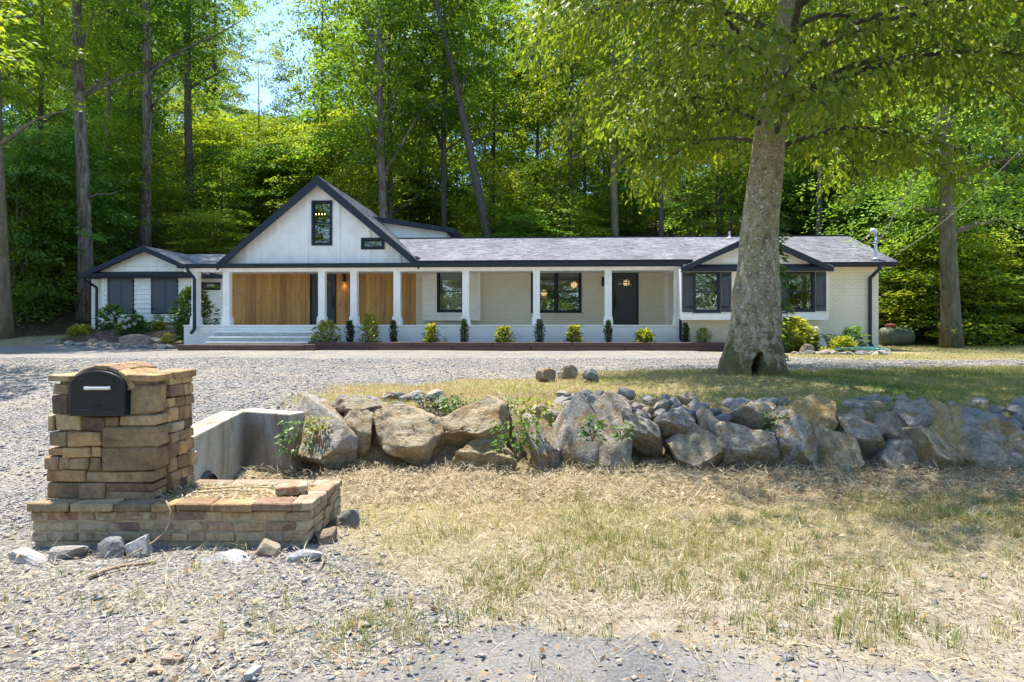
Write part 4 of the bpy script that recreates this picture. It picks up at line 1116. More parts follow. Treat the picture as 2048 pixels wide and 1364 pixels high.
# ------------------------------------------------------------------ stone shapes
def chamfer_stone(sx, sy, sz, seed, jit=0.06, bev=0.10):
    """a rough squared stone about its own centre"""
    r_ = random.Random(seed)
    g = bmesh.new()
    bmesh.ops.create_cube(g, size=1.0)
    for v in g.verts:
        v.co = Vector((v.co.x * sx, v.co.y * sy, v.co.z * sz))
    m_ = min(sx, sy, sz)
    for v in g.verts:
        v.co += Vector((r_.uniform(-1, 1), r_.uniform(-1, 1), r_.uniform(-1, 1))) * m_ * jit
    bmesh.ops.bevel(g, geom=g.edges[:], offset=m_ * bev, segments=1, affect='EDGES', profile=0.5)
    me = bpy.data.meshes.new('stone'); g.to_mesh(me); g.free()
    return me

def boulder_mesh(seed, sub=4, planes=11, rough=0.10, lo=0.52, hi=0.86, nsc=1.9):
    """angular boulder of unit half-size: a ball cut by planes, then weathered"""
    r_ = random.Random(seed)
    g = bmesh.new()
    bmesh.ops.create_icosphere(g, subdivisions=sub, radius=1.0)
    pl = []
    for k in range(planes):
        n = Vector((r_.gauss(0, 1), r_.gauss(0, 1), r_.gauss(0, 1))).normalized()
        pl.append((n, r_.uniform(lo, hi)))
    pl.append((Vector((0, -1, 0.2)).normalized(), 0.55))
    off = Vector((r_.uniform(-50, 50), r_.uniform(-50, 50), r_.uniform(-50, 50)))
    for v in g.verts:
        for _ in range(2):
            for n, d in pl:
                e = v.co.dot(n) - d
                if e > 0: v.co -= n * e
    ex = [max(abs(v.co[i]) for v in g.verts) for i in range(3)]
    for v in g.verts:
        v.co = Vector((v.co[0] / ex[0], v.co[1] / ex[1], v.co[2] / ex[2]))
    if rough:
        for v in g.verts:
            d = mnoise.fractal(v.co * nsc + off, 0.9, 2.1, 5) * rough
            d += abs(mnoise.noise(v.co * nsc * 3.1 + off)) * rough * 0.55
            if sub >= 4: d -= abs(mnoise.noise(v.co * nsc * 7.3 + off)) * rough * 0.45
            v.co += v.co.normalized() * d
    for f in g.faces: f.smooth = sub >= 4
    me = bpy.data.meshes.new('boulder'); g.to_mesh(me); g.free()
    return me
ROCKS = [boulder_mesh(900 + k, 2, 8, 0.05) for k in range(9)]
def rock(name, mat, parent, loc, size, rot, k=None):
    me = ROCKS[random.randrange(9) if k is None else k]
    if M[mat].name not in [m_.name for m_ in me.materials]:
        key = (me.name, mat)
        if key not in rock.cache:
            c = me.copy(); c.materials.clear(); c.materials.append(M[mat]); rock.cache[key] = c
        me = rock.cache[key]
    return link(name, me, None, parent, loc, rot, size)
rock.cache = {}

# ------------------------------------------------------------------ dry boulder wall
wall = thing('boulder_wall', 'low dry retaining wall of big grey and tan boulders holding up the lawn', 'retaining wall', (2.2, 6.8, 0.1))
W0 = Vector(wall.location)
# photo box of each boulder: centre x, y, width, height, tilt, colour
BL = [(640, 880, 125, 165, -20, 0), (712, 858, 84, 105, 8, 0), (712, 822, 100, 46, -4, 0), (820, 862, 182, 128, 3, 0), (950, 858, 140, 104, -6, 0),
      (975, 912, 130, 62, 4, 0), (1086, 892, 84, 120, -10, 0), (1146, 868, 112, 168, 8, 0), (1214, 834, 88, 84, 12, 0), (1228, 902, 92, 108, 0, 0),
      (1284, 862, 122, 66, 38, 0), (1345, 850, 86, 58, -15, 0), (1388, 900, 118, 96, -4, 0), (1424, 854, 46, 66, 10, 0), (1496, 890, 134, 100, 10, 0),
      (1522, 838, 92, 50, 22, 0), (1602, 884, 98, 100, 30, 0), (1640, 834, 100, 80, 0, 1), (1712, 872, 84, 112, -25, 0), (1676, 925, 118, 118, 6, 0),
      (1795, 862, 72, 62, 30, 0), (1792, 930, 118, 108, -4, 0), (1856, 918, 146, 78, 38, 0), (1832, 850, 78, 96, -8, 0), (1898, 866, 82, 124, 10, 1),
      (1990, 905, 186, 146, 10, 0), (2120, 880, 130, 120, 0, 0), (2190, 920, 150, 120, 8, 0), (2300, 900, 140, 130, -8, 0), (2420, 890, 150, 130, 6, 0), (2550, 905, 140, 120, -10, 1), (2680, 895, 150, 130, 12, 0)]
for k, (cx, cy, w, h, tilt, oc) in enumerate(BL):
    Yb = 6.53 + (0.34 if cy < 850 else (0.20 if cy < 875 else 0.06)) + 0.012 * PX(cx, 6.8)
    wm, hm = w * Yb / F, h * Yb / F
    if cy > 880: hm *= 1.12; cy += 8
    me = boulder_mesh((100 if k != 5 else 170) + k, 5 if w > 115 and cx < 2060 else 4, 12 + k % 4, 0.06 + 0.02 * (k % 3), 0.45, 0.82, nsc=2.2 + 0.8 * (k % 2))
    o = link('boulder', me, M['ochre_boulder' if oc else 'boulder'], wall, Vector((PX(cx, Yb), Yb + 0.10, PZ(cy, Yb))) - W0,
             (R(-26), R(tilt), R(random.uniform(-14, 14))), (wm * 0.57, min(0.36, wm * 0.55), hm * 0.58))
# packing stones along the top
def strip(x0, x1, n, y0, y1, s0, s1):
    for k in range(n):
        px = random.uniform(x0, x1); py = random.uniform(y0, y1)
        Yb = 7.13 + 0.0105 * (835 - py) + random.uniform(-0.03, 0.03)
        s_ = random.uniform(s0, s1) * Yb / F / 2
        rock('stone', 'rock', wall, Vector((PX(px, Yb), Yb, PZ(py, Yb) + 0.04)) - W0, (s_ * random.uniform(0.9, 1.5), s_, s_ * random.uniform(0.6, 0.9)), (random.uniform(-.4, .4), random.uniform(-.4, .4), random.uniform(0, 6.3)))
strip(600, 690, 7, 812, 832, 24, 40); strip(730, 850, 16, 796, 826, 20, 34); strip(860, 890, 2, 800, 816, 40, 48)
strip(1060, 1140, 6, 815, 850, 24, 38); strip(1120, 1260, 24, 792, 818, 22, 38); strip(1260, 1400, 26, 805, 845, 20, 36)
strip(1390, 1500, 10, 815, 850, 22, 40); strip(1500, 1610, 14, 812, 836, 20, 38); strip(1690, 1810, 26, 808, 845, 22, 40)
strip(1800, 1960, 14, 810, 850, 20, 34); strip(1930, 2060, 24, 815, 862, 22, 42); strip(2060, 2260, 20, 815, 850, 22, 42); strip(2260, 2700, 30, 815, 850, 22, 42)

# stones wedged between the boulders
for k in range(64):
    px = random.uniform(690, 2060); py = random.uniform(845, 925)
    Yb = 6.92 + 0.003 * (925 - py)
    s_ = random.uniform(26, 52) * Yb / F / 2
    rock('stone', random.choice(['rock', 'rock', 'brownrock']), wall, Vector((PX(px, Yb), Yb, PZ(py, Yb))) - W0, (s_ * random.uniform(0.9, 1.4), s_, s_ * random.uniform(0.7, 1.0)), (random.uniform(-.4, .4), random.uniform(-.6, .6), random.uniform(0, 6.3)))
# three stones on the lawn
for (cx, cy, w, h, lab, mt, sd, Yb) in ((1094, 755, 46, 30, 'squared brown stone, left of the three loose stones on the lawn', 'brownrock', 3, 10.0), (1136, 744, 46, 30, 'jagged brown stone, rear middle of the three loose stones on the lawn', 'brownrock', 5, 10.5), (1184, 756, 42, 27, 'grey brown rounded stone, right of the three loose stones on the lawn', 'rock', 7, 10.0)):
    x = PX(cx, Yb); z = gz(x, Yb)
    wm, hm = w * Yb / F, h * Yb / F
    me = boulder_mesh(400 + sd, 3, 8, 0.09 if sd == 5 else 0.04)
    tag(link('loose_stone', me, M[mt], None, (x, Yb, z + hm * 0.40), (0, R(4), R(12 * sd)), (wm * 0.52, wm * 0.45, hm * 0.55)), lab, 'stone', 'loose stones on the lawn')

# ------------------------------------------------------------------ culvert headwall
hw = thing('culvert_headwall', 'stained concrete culvert headwall behind the mailbox pillar', 'headwall', (-2.5, 6.0, 0.0))
HW0 = Vector(hw.location)
A_, B_, C_ = (-2.41, 5.15), (-2.60, 6.62), (-2.09, 6.42)
def wall_seg(p, q, z0, z1p, z1q, t, side):
    p, q = Vector((*p, 0)), Vector((*q, 0))
    n = Vector((-(q - p).y, (q - p).x, 0)).normalized() * t * side
    g = MB(HW0)
    vs = [p + Vector((0, 0, z0)), q + Vector((0, 0, z0)), q + n + Vector((0, 0, z0)), p + n + Vector((0, 0, z0)), p + Vector((0, 0, z1p)), q + Vector((0, 0, z1q)), q + n + Vector((0, 0, z1q)), p + n + Vector((0, 0, z1p))]
    g.add(vs, [(0, 3, 2, 1), (4, 5, 6, 7), (0, 1, 5, 4), (1, 2, 6, 5), (2, 3, 7, 6), (3, 0, 4, 7)])
    return g
def soften(o, w=0.012, seg=2):
    md = o.modifiers.new('bevel', 'BEVEL'); md.width = w; md.segments = seg; md.limit_method = 'ANGLE'
    return o
soften(wall_seg(A_, B_, -0.3, 0.655, 0.668, 0.22, 1).build('side_wall', M['concrete'], hw))
soften(wall_seg((B_[0] - 0.10, B_[1] + 0.045), C_, -0.3, 0.666, 0.660, 0.22, 1).build('end_wall', M['concrete'], hw))
# corrugated pipe stub
mb = MB(HW0)
pc = Vector((-2.52, 5.42, 0.16))
npts = 27
mb.tube([pc + Vector((-0.30 + 0.42 * i / (npts - 1), 0.02, 0)) for i in range(npts)], [0.165 + 0.013 * math.cos(i * 2 * math.pi / 4.0) for i in range(npts)], 26, caps=False)
mb.tube([pc + Vector((-0.30 + 0.42 * i / (npts - 1), 0.02, 0)) for i in range(npts)][::-1], [0.150 + 0.013 * math.cos(i * 2 * math.pi / 4.0) for i in range(npts)][::-1], 26, caps=False)
mb.build('culvert_pipe', mat_plain('rusty_pipe', (0.075, 0.06, 0.05), 0.6, 0.3, 10), hw, smooth=True)

# ------------------------------------------------------------------ stone mailbox pillar with planter
pil = thing('mailbox_pillar', 'sandstone mailbox pillar with attached low brick planter beside the driveway', 'mailbox pillar', (-2.7, 4.7, 0.04))
P0 = Vector(pil.location)
YF = 4.55                                    # front face of the pillar
def pxf(x): return PX(60 + x / 4.4, YF)
def pzf(y): return PZ(700 + y / 4.4, YF)
pxl, pxr = PX(103, YF), PX(306.5, YF)
DEP = 0.50
slant = ts_ / tc_                            # side faces run with the house
# mortar core
core = MB(P0)
core.add([(pxl + .03, YF + .03, .30), (pxr - .05, YF + .03, .30), (pxr - .05 + .02, YF + DEP - .03, .30), (pxl + .03 + .02, YF + DEP - .03, .30), (pxl + .04, YF + .03, 1.135), (pxr - .05, YF + .03, 1.135), (pxr - .03, YF + DEP - .03, 1.135), (pxl + .06, YF + DEP - .03, 1.135)],
         [(0, 3, 2, 1), (4, 5, 6, 7), (0, 1, 5, 4), (1, 2, 6, 5), (2, 3, 7, 6), (3, 0, 4, 7)])
core.build('mortar_core', M['mortar'], pil)
def place_stone(x0, x1, y0, y1, z0, z1, seed, mat='pillar_stone', name='stone', jit=0.05, bev=0.12, rot=(0, 0, 0)):
    me = chamfer_stone(x1 - x0, y1 - y0, z1 - z0, seed, jit, bev)
    return link(name, me, M[mat], pil, Vector(((x0 + x1) / 2, (y0 + y1) / 2, (z0 + z1) / 2)) - P0, rot)
FS = [(205, 345, 295, 395), (190, 345, 397, 560), (850, 1052, 312, 570),
      (185, 226, 570, 715), (226, 457, 565, 712), (459, 670, 585, 712), (672, 787, 585, 668), (789, 1068, 572, 666),
      (188, 345, 716, 845), (346, 634, 716, 848), (636, 1085, 668, 862),
      (168, 300, 858, 930), (301, 545, 852, 945), (546, 630, 850, 940), (632, 1092, 864, 1065),
      (150, 260, 932, 1050), (261, 364, 940, 1052), (366, 520, 947, 1052), (521, 628, 945, 1068),
      (152, 490, 1054, 1160), (491, 1003, 1069, 1168), (1004, 1085, 1067, 1162),
      (152, 450, 1162, 1305), (451, 676, 1168, 1305), (678, 1085, 1170, 1238), (678, 1070, 1241, 1310)]
for k, (x0, x1, y0, y1) in enumerate(FS):
    pr = random.uniform(0.0, 0.028)
    xr_ = pxf(x1) - 0.003 if x1 < 1040 else pxr + random.uniform(0.0, 0.022)
    place_stone(pxf(x0), xr_, YF - pr, YF + 0.16 + random.uniform(0, .04), pzf(y1) + 0.002, pzf(y0) - 0.002, 700 + k, jit=0.085, bev=0.085)
# right face: courses of smaller stones (also the left and back, out of sight)
def side_courses(side, seed):
    r_ = random.Random(seed)
    z = 0.345; ci = 0
    while z < 1.10:
        h = r_.choice([0.062, 0.072, 0.085, 0.10]); h = min(h, 1.135 - z)
        if 1.135 - (z + h) < 0.045: h = 1.135 - z
        y = YF + (0.17 if side > 0 else 0.17)
        y1 = YF + DEP
        n = r_.choice([2, 3, 3])
        cuts = [y] + sorted(y + (y1 - y) * (i + r_.uniform(-.2, .2)) / n for i in range(1, n)) + [y1]
        for a, b_ in zip(cuts[:-1], cuts[1:]):
            xo = (pxr if side > 0 else pxl) + slant * (a - YF)
            pr = r_.uniform(-0.004, 0.02)
            bulge = 0.03 * (1 - (z - .34) / .8) * side
            x_in, x_out = xo - side * 0.15, xo + side * pr + bulge
            place_stone(min(x_in, x_out), max(x_in, x_out), a + .002, b_ - .002, z + .002, z + h - .003, seed * 50 + ci, jit=0.09, bev=0.09); ci += 1
        z += h
side_courses(1, 31); side_courses(-1, 32)
z = 0.345; r_ = random.Random(77)
while z < 1.1:
    h = min(r_.choice([0.09, 0.11, 0.13]), 1.135 - z)
    if 1.135 - (z + h) < 0.05: h = 1.135 - z
    cuts = [pxl + 0.02, pxl + r_.uniform(.15, .3), pxl + r_.uniform(.4, .55), pxr + 0.02]
    for a, b_ in zip(cuts[:-1], cuts[1:]):
        place_stone(a + .002, b_ - .002, YF + DEP - 0.12, YF + DEP + r_.uniform(0, .02), z + .002, z + h - .003, int(z * 1000))
    z += h
# right corner quoins that show the joint on the front-right edge
# capping slabs either side of the barrel
place_stone(pxl - 0.01, PX(146, YF), YF - 0.025, YF + DEP + 0.02, 1.125, 1.165, 811, jit=0.12, name='coping_stone')
place_stone(PX(256, YF), pxr + 0.03, YF - 0.02, YF + 0.20, 1.125, 1.170, 812, jit=0.12, name='coping_stone')
place_stone(PX(262, YF), pxr + 0.05, YF + 0.202, YF + DEP + 0.03, 1.125, 1.172, 813, jit=0.12, name='coping_stone')
# mailbox: arched body, door, trim
mx0, mx1 = PX(141, 4.51), PX(251.5, 4.51)
mz0, mzs, mzt = PZ(832, 4.51), PZ(775, 4.51), PZ(741, 4.51)
mc, mr = (mx0 + mx1) / 2, (mx1 - mx0) / 2
def arch(inset=0.0, n=20, zb=None):
    zb = mz0 if zb is None else zb
    pts = [(mx0 + inset, zb + inset), (mx1 - inset, zb + inset)]
    for k in range(n + 1):
        a = math.pi * k / n
        pts.append((mc + (mr - inset) * math.cos(a), mzs + (mzt - mzs - inset) * math.sin(a) ** 0.9 if math.sin(a) > 0 else mzs))
    return pts
mbx = MB(P0).prism(arch(0.006), 4.515, 4.98).build('mailbox', M['black'], pil, smooth=False)
dr = MB(P0).prism(arch(0.0), 4.492, 4.512)
dm = soften(dr.build('door', M['black'], mbx), 0.006, 2)
# pressed arc and bar on the door
ab = MB(P0)
ab.tube([(mc + mr * 0.72 * math.cos(a), 4.491, mzs + 0.005 + (mzt - mzs) * 0.62 * math.sin(a)) for a in np.linspace(0.35, math.pi - 0.35, 18)], 0.0055, 6)
ab.tube([(mx0 + 0.05, 4.491, mz0 + 0.045), (mx1 - 0.05, 4.491, mz0 + 0.045)], 0.005, 6)
for k in range(3): ab.tube([(mc - 0.045 + .006 * k, 4.491, mz0 + 0.062 + 0.007 * k), (mc + 0.045 - .006 * k, 4.491, mz0 + 0.062 + 0.007 * k)], 0.0022, 5)
ab.build('embossed_line', M['black'], mbx, smooth=True)
hz = PZ(776, 4.49)
hb = MB(P0).box(PX(168, 4.47), PX(219, 4.47), 4.462, 4.474, hz - 0.010, hz + 0.010).box(PX(168, 4.47), PX(173, 4.47), 4.475, 4.491, hz - 0.012, hz + 0.012).box(PX(214, 4.47), PX(219, 4.47), 4.475, 4.491, hz - 0.012, hz + 0.012)
soften(hb.build('handle', M['chrome'], mbx), 0.003, 1)
# barrel of stones over the mailbox
MB(P0).prism([(mc + (mr + 0.004) * math.cos(a), mzs - 0.02 + (mzt - mzs + 0.024) * math.sin(a)) for a in np.linspace(0.0, math.pi, 16)], 4.545, 5.0).build('mortar_barrel', M['mortar'], pil)
for k, a in enumerate(np.linspace(0.32, math.pi - 0.32, 7)):
    rows = [(4.535, 4.66), (4.662, 4.80), (4.802, 5.02)]
    for j, (y0, y1) in enumerate(rows):
        cx_ = mc + (mr + 0.010) * math.cos(a); cz_ = mzs - 0.02 + (mzt - mzs + 0.036) * math.sin(a)
        tl = math.atan2((mzt - mzs) * math.cos(a), mr * math.sin(a))
        me = chamfer_stone(0.090, (y1 - y0) - 0.004, 0.034, 850 + k * 5 + j, 0.14, 0.16)
        link('arch_stone', me, M['pillar_stone'], pil, Vector((cx_, (y0 + y1) / 2, cz_ + random.uniform(-.004, .004))) - P0, (random.uniform(-.05, .05), tl, random.uniform(-.06, .06)))

# planter: brick courses, coping, earth
pyf = 4.42
bx0, bx1, by1 = PX(64, pyf), PX(620, pyf), 5.10
zb0, ztop_ = 0.095, 0.30
MB(P0).box(bx0 + .03, bx1 - .03, pyf + .02, by1 - .02, -0.05, ztop_ - 0.004).build('mortar_core', M['mortar'], pil)
MB(P0).box(bx0 + .02, bx1 - .015, pyf + .003, pyf + .019, 0.0, ztop_ - 0.01).build('mortar_core', M['mortar'], pil)
ch_ = 0.0675
for c_ in range(3):
    z0_ = zb0 + c_ * ch_
    x = bx0 + (0.0 if c_ % 2 else -0.09)
    while x < bx1 - 0.03:
        w = random.choice([0.20, 0.205, 0.195, 0.20, 0.11])
        a, b_ = max(x, bx0), min(x + w - 0.009, bx1 - 0.001)
        if b_ - a > 0.03:
            place_stone(a, b_, pyf - random.uniform(0.0, .010), pyf + 0.09, z0_ + .004, z0_ + ch_ - .004, 1000 + c_ * 40 + int((x + 4) * 50), 'old_brick', 'brick', 0.09, 0.12)
        x += w
    y = pyf + 0.10
    while y < by1 - 0.03:
        w = random.choice([0.2, 0.11, 0.15])
        b_ = min(y + w - .009, by1)
        xo = bx1 + slant * (y - pyf)
        place_stone(xo - 0.09, xo + random.uniform(-.004, .012), y, b_, z0_ + .004, z0_ + ch_ - .004, 1200 + c_ * 40 + int(y * 50), 'old_brick', 'brick', 0.05, 0.07)
        y += w
    y = pyf + 0.10
    while y < by1 - 0.03:
        b_ = min(y + 0.2 - .009, by1)
        place_stone(bx0 - 0.004, bx0 + 0.09, y, b_, z0_ + .004, z0_ + ch_ - .004, 1400 + c_ * 40 + int(y * 50), 'old_brick', 'brick', 0.05, 0.07)
        y += 0.2
x = bx0 - 0.01
k = 0
while x < bx1 - 0.12:
    w = random.uniform(0.15, 0.30)
    b_ = min(x + w - 0.005, bx1 - 0.11)
    place_stone(x, b_, pyf - 0.028 - random.uniform(0, .02), pyf + 0.115, ztop_ + .0, ztop_ + 0.045 + random.uniform(0, .012), 1500 + k, 'pillar_stone', 'coping_stone', 0.14, 0.16); k += 1
    x += w
y = pyf - 0.02
for w in (0.20, 0.12, 0.2, 0.16):
    xo = bx1 + slant * (y - pyf)
    place_stone(xo - 0.115, xo + 0.02, y + .003, y + w - .005, ztop_ + .002, ztop_ + 0.055, 1560 + k, 'old_brick', 'coping_stone', 0.1, 0.13); k += 1
    y += w
x = pxr + 0.05
while x < bx1 - 0.02:
    w = random.uniform(0.2, 0.34); b_ = min(x + w - .005, bx1 - 0.06)
    if b_ - x > .05: place_stone(x, b_, by1 - 0.14, by1 + 0.01, ztop_, ztop_ + 0.042, 1600 + k, 'brownrock', 'coping_stone', 0.12, 0.15); k += 1
    x += w
# earth in the planter
gx, gy = np.meshgrid(np.linspace(pxr - 0.02, bx1 - 0.08, 26), np.linspace(pyf + 0.08, by1 - 0.10, 16))
gzz = ztop_ + 0.015 + 0.03 * fbm(gx * 7, gy * 7, 4)
V = np.stack([gx.ravel() - P0.x, gy.ravel() - P0.y, gzz.ravel() - P0.z], 1)
ii_ = np.arange(gx.size).reshape(gx.shape)
me = np_mesh('planter_soil', V, np.stack([ii_[:-1, :-1].ravel(), ii_[:-1, 1:].ravel(), ii_[1:, 1:].ravel(), ii_[1:, :-1].ravel()], 1), smooth=True)
link('planter_soil', me, mat_plain('planter_earth', (0.30, 0.22, 0.11), 0.95, 0.4, 25, 0.1, bstr=0.6), pil)
# loose brick lying on the planter corner
me = chamfer_stone(0.20, 0.12, 0.055, 1701, 0.10, 0.12)
tag(link('loose_brick', me, M['old_brick'], None, (PX(582, 4.62), 4.64, 0.392), (R(3), R(-4), R(14))), 'brown brick lying loose on the right end of the planter', 'brick')

# slabs and stones at the planter's foot
for (cx, cy, w, h, Yb, lab, mt, flat, sd) in (
    (58, 1097, 92, 40, 4.18, 'pale slate slab at the left front foot of the planter', 'slate', 0.45, 1),
    (140, 1090, 70, 34, 4.26, 'grey rock under the left part of the planter front', 'rock', 0.6, 2),
    (222, 1086, 76, 46, 4.28, 'dark grey rock below the pillar at the planter front', 'rock', 0.7, 3),
    (275, 1082, 56, 52, 4.27, 'upright grey stone leaning on the planter front below the pillar', 'slate', 0.9, 4),
    (458, 1106, 104, 26, 4.18, 'flat pale slate slab at the middle of the planter front', 'slate', 0.4, 5),
    (530, 1092, 60, 36, 4.28, 'grey wedge of rock against the right half of the planter front', 'rock', 0.7, 6),
    (604, 1110, 84, 46, 4.20, 'large flat slate slab at the right front corner of the planter', 'slate', 0.4, 7),
    (650, 1076, 46, 42, 4.50, 'squat tan stone at the right end of the planter', 'brownrock', 0.8, 8),
    (696, 1037, 54, 48, 4.85, 'rounded grey rock standing right of the planter', 'rock', 0.9, 9)):
    x = PX(cx, Yb); z = gz(x, Yb); wm = w * Yb / F; hm = h * Yb / F
    me = boulder_mesh(500 + sd, 3, 13, 0.035, 0.45, 0.75)
    tag(link('stone_slab' if flat < 0.5 else 'foot_stone', me, M[mt], None, (x, Yb, z + hm * (0.02 if flat < 0.5 else 0.22)), (R(8 if flat < .5 else 0), R(random.uniform(-6, 6)), R(random.uniform(-20, 20))),
        (wm * 0.54, wm * (0.34 if flat < .5 else 0.42), hm * (0.55 if flat < .5 else 0.58))), lab, 'stone', 'stones at the foot of the planter')
# ------------------------------------------------------------------ leaves
def unit(a): return a / np.maximum(1e-9, np.linalg.norm(a, axis=-1, keepdims=True))
def leaf_quads(P, A, N, L, W, fold=0.12):
    A = unit(A); B = unit(np.cross(A, N)); N = np.cross(B, A)
    L = np.broadcast_to(np.asarray(L, float), (len(P),))[:, None]; W = np.broadcast_to(np.asarray(W, float), (len(P),))[:, None]
    v0 = P; v1 = P + A * L * 0.45 + B * W * 0.5 + N * L * fold; v2 = P + A * L; v3 = P + A * L * 0.45 - B * W * 0.5 + N * L * fold
    V = np.stack([v0, v1, v2, v3], 1).reshape(-1, 3)
    return V, np.arange(len(P) * 4).reshape(-1, 4)
def leaf_hex(P, A, N, L, W, fold=0.10, curl=0.12):
    A = unit(A); B = unit(np.cross(A, N)); N = np.cross(B, A)
    L = np.broadcast_to(np.asarray(L, float), (len(P),))[:, None]; W = np.broadcast_to(np.asarray(W, float), (len(P),))[:, None]
    tip = P + A * L - N * L * curl
    r1 = P + A * L * 0.30 + B * W * 0.48 + N * L * fold; r2 = P + A * L * 0.68 + B * W * 0.34 + N * L * (fold * 0.6 - curl * .4)
    l1 = P + A * L * 0.30 - B * W * 0.48 + N * L * fold; l2 = P + A * L * 0.68 - B * W * 0.34 + N * L * (fold * 0.6 - curl * .4)
    V = np.stack([P, r1, r2, tip, l2, l1], 1).reshape(-1, 3)
    k = np.arange(len(P))[:, None] * 6
    Fc = np.concatenate([k + np.array([[0, 1, 2, 3]]), k + np.array([[0, 3, 4, 5]])], 0)
    return V, Fc

def sprays(C, outward, rad, per, leaf, g, thick=0.22, tint_c=None, droop=0.35, hexa=False, tilt=0.45, wl=0.55):
    """flat leafy sprays round the centres C"""
    n = len(C); m = n * per
    ang = g.random(m) * 2 * np.pi; rr = np.sqrt(g.random(m))
    R_ = np.repeat(rad if hasattr(rad, '__len__') else np.full(n, rad), per)
    off = np.stack([np.cos(ang) * rr, np.sin(ang) * rr, g.standard_normal(m) * thick], 1) * R_[:, None]
    O = np.repeat(outward, per, 0)
    off[:, 2] -= droop * R_ * (off[:, 0] * O[:, 0] + off[:, 1] * O[:, 1]) / np.maximum(R_, 1e-6)
    P = np.repeat(C, per, 0) + off
    A = O * 0.6 + np.stack([np.cos(ang), np.sin(ang), np.full(m, -0.30)], 1) * 0.7 + g.standard_normal((m, 3)) * 0.25
    N = np.stack([np.zeros(m), np.zeros(m), np.ones(m)], 1) + g.standard_normal((m, 3)) * tilt
    L = leaf * (0.7 + 0.6 * g.random(m))
    V, Fc = (leaf_hex if hexa else leaf_quads)(P, A, N, L, L * wl)
    tc = np.repeat(tint_c if tint_c is not None else g.random(n), per)
    t = np.clip(tc + 0.16 * g.standard_normal(m), 0, 1)
    return V, Fc, np.repeat(t, 6 if hexa else 4)

def crown_mesh(name, seed, H, rad, ncl, per, leaf, spray=0.85, profile='oval', mat='leaf_forest', sparse=0.0):
    g = np.random.default_rng(seed)
    t = g.random(ncl)
    if profile == 'oval': prof = np.sin(np.pi * np.clip(0.08 + 0.88 * t, 0, 1)) ** 0.65
    elif profile == 'vase': prof = (0.35 + 0.65 * np.sin(np.pi * np.clip(t * 0.85, 0, 1)) ** 0.7)
    elif profile == 'layer': t = np.floor(t * 9) / 9 + 0.03 * g.standard_normal(ncl); prof = 1.0 - 0.62 * np.clip(t, 0, 1)
    else: prof = np.sqrt(np.clip(1 - t ** 2, 0.02, 1))
    th = g.random(ncl) * 2 * np.pi
    lob = 1 + 0.28 * np.sin(3 * th + seed) + 0.18 * np.sin(5 * th + 2 * t * 6 + seed * 2)
    r_ = rad * prof * lob * g.random(ncl) ** 0.42
    C = np.stack([np.cos(th) * r_, np.sin(th) * r_, t * H + 0.25 * g.standard_normal(ncl)], 1)
    O = np.stack([np.cos(th), np.sin(th), np.zeros(ncl)], 1)
    V, Fc, T = sprays(C, O, spray * (0.55 + 0.8 * g.random(ncl)), per, leaf, g, thick=0.11, tilt=0.32, tint_c=np.clip(0.5 + 0.22 * g.standard_normal(ncl), 0, 1))
    me = np_mesh(name, V, Fc, T)
    me.materials.append(M[mat])
    return me
CR_BIG = [crown_mesh('crown_a', 1, 12, 4.2, 150, 84, 0.22, 1.05), crown_mesh('crown_b', 2, 12, 3.8, 135, 84, 0.21, 1.0, 'vase'), crown_mesh('crown_c', 3, 12, 4.4, 160, 84, 0.22, 1.1), crown_mesh('crown_d', 14, 12, 3.6, 130, 84, 0.21, 1.0), crown_mesh('crown_e', 15, 12, 4.0, 150, 84, 0.22, 1.0), crown_mesh('crown_f', 16, 12, 4.3, 150, 84, 0.22, 1.15)]
CR_LOW = [crown_mesh('low_a', 4, 6, 2.9, 110, 84, 0.17, 0.85, 'layer', 'leaf_forest'), crown_mesh('low_b', 5, 6, 3.1, 120, 84, 0.17, 0.85, 'oval', 'leaf_under'), crown_mesh('low_c', 6, 6, 2.6, 105, 84, 0.16, 0.8, 'layer', 'leaf_under'), crown_mesh('low_d', 17, 6, 2.7, 105, 84, 0.17, 0.85, 'dome', 'leaf_forest')]
CR_LAYER = crown_mesh('layer_big', 8, 12, 5.2, 260, 90, 0.15, 1.0, 'layer', 'leaf_under')

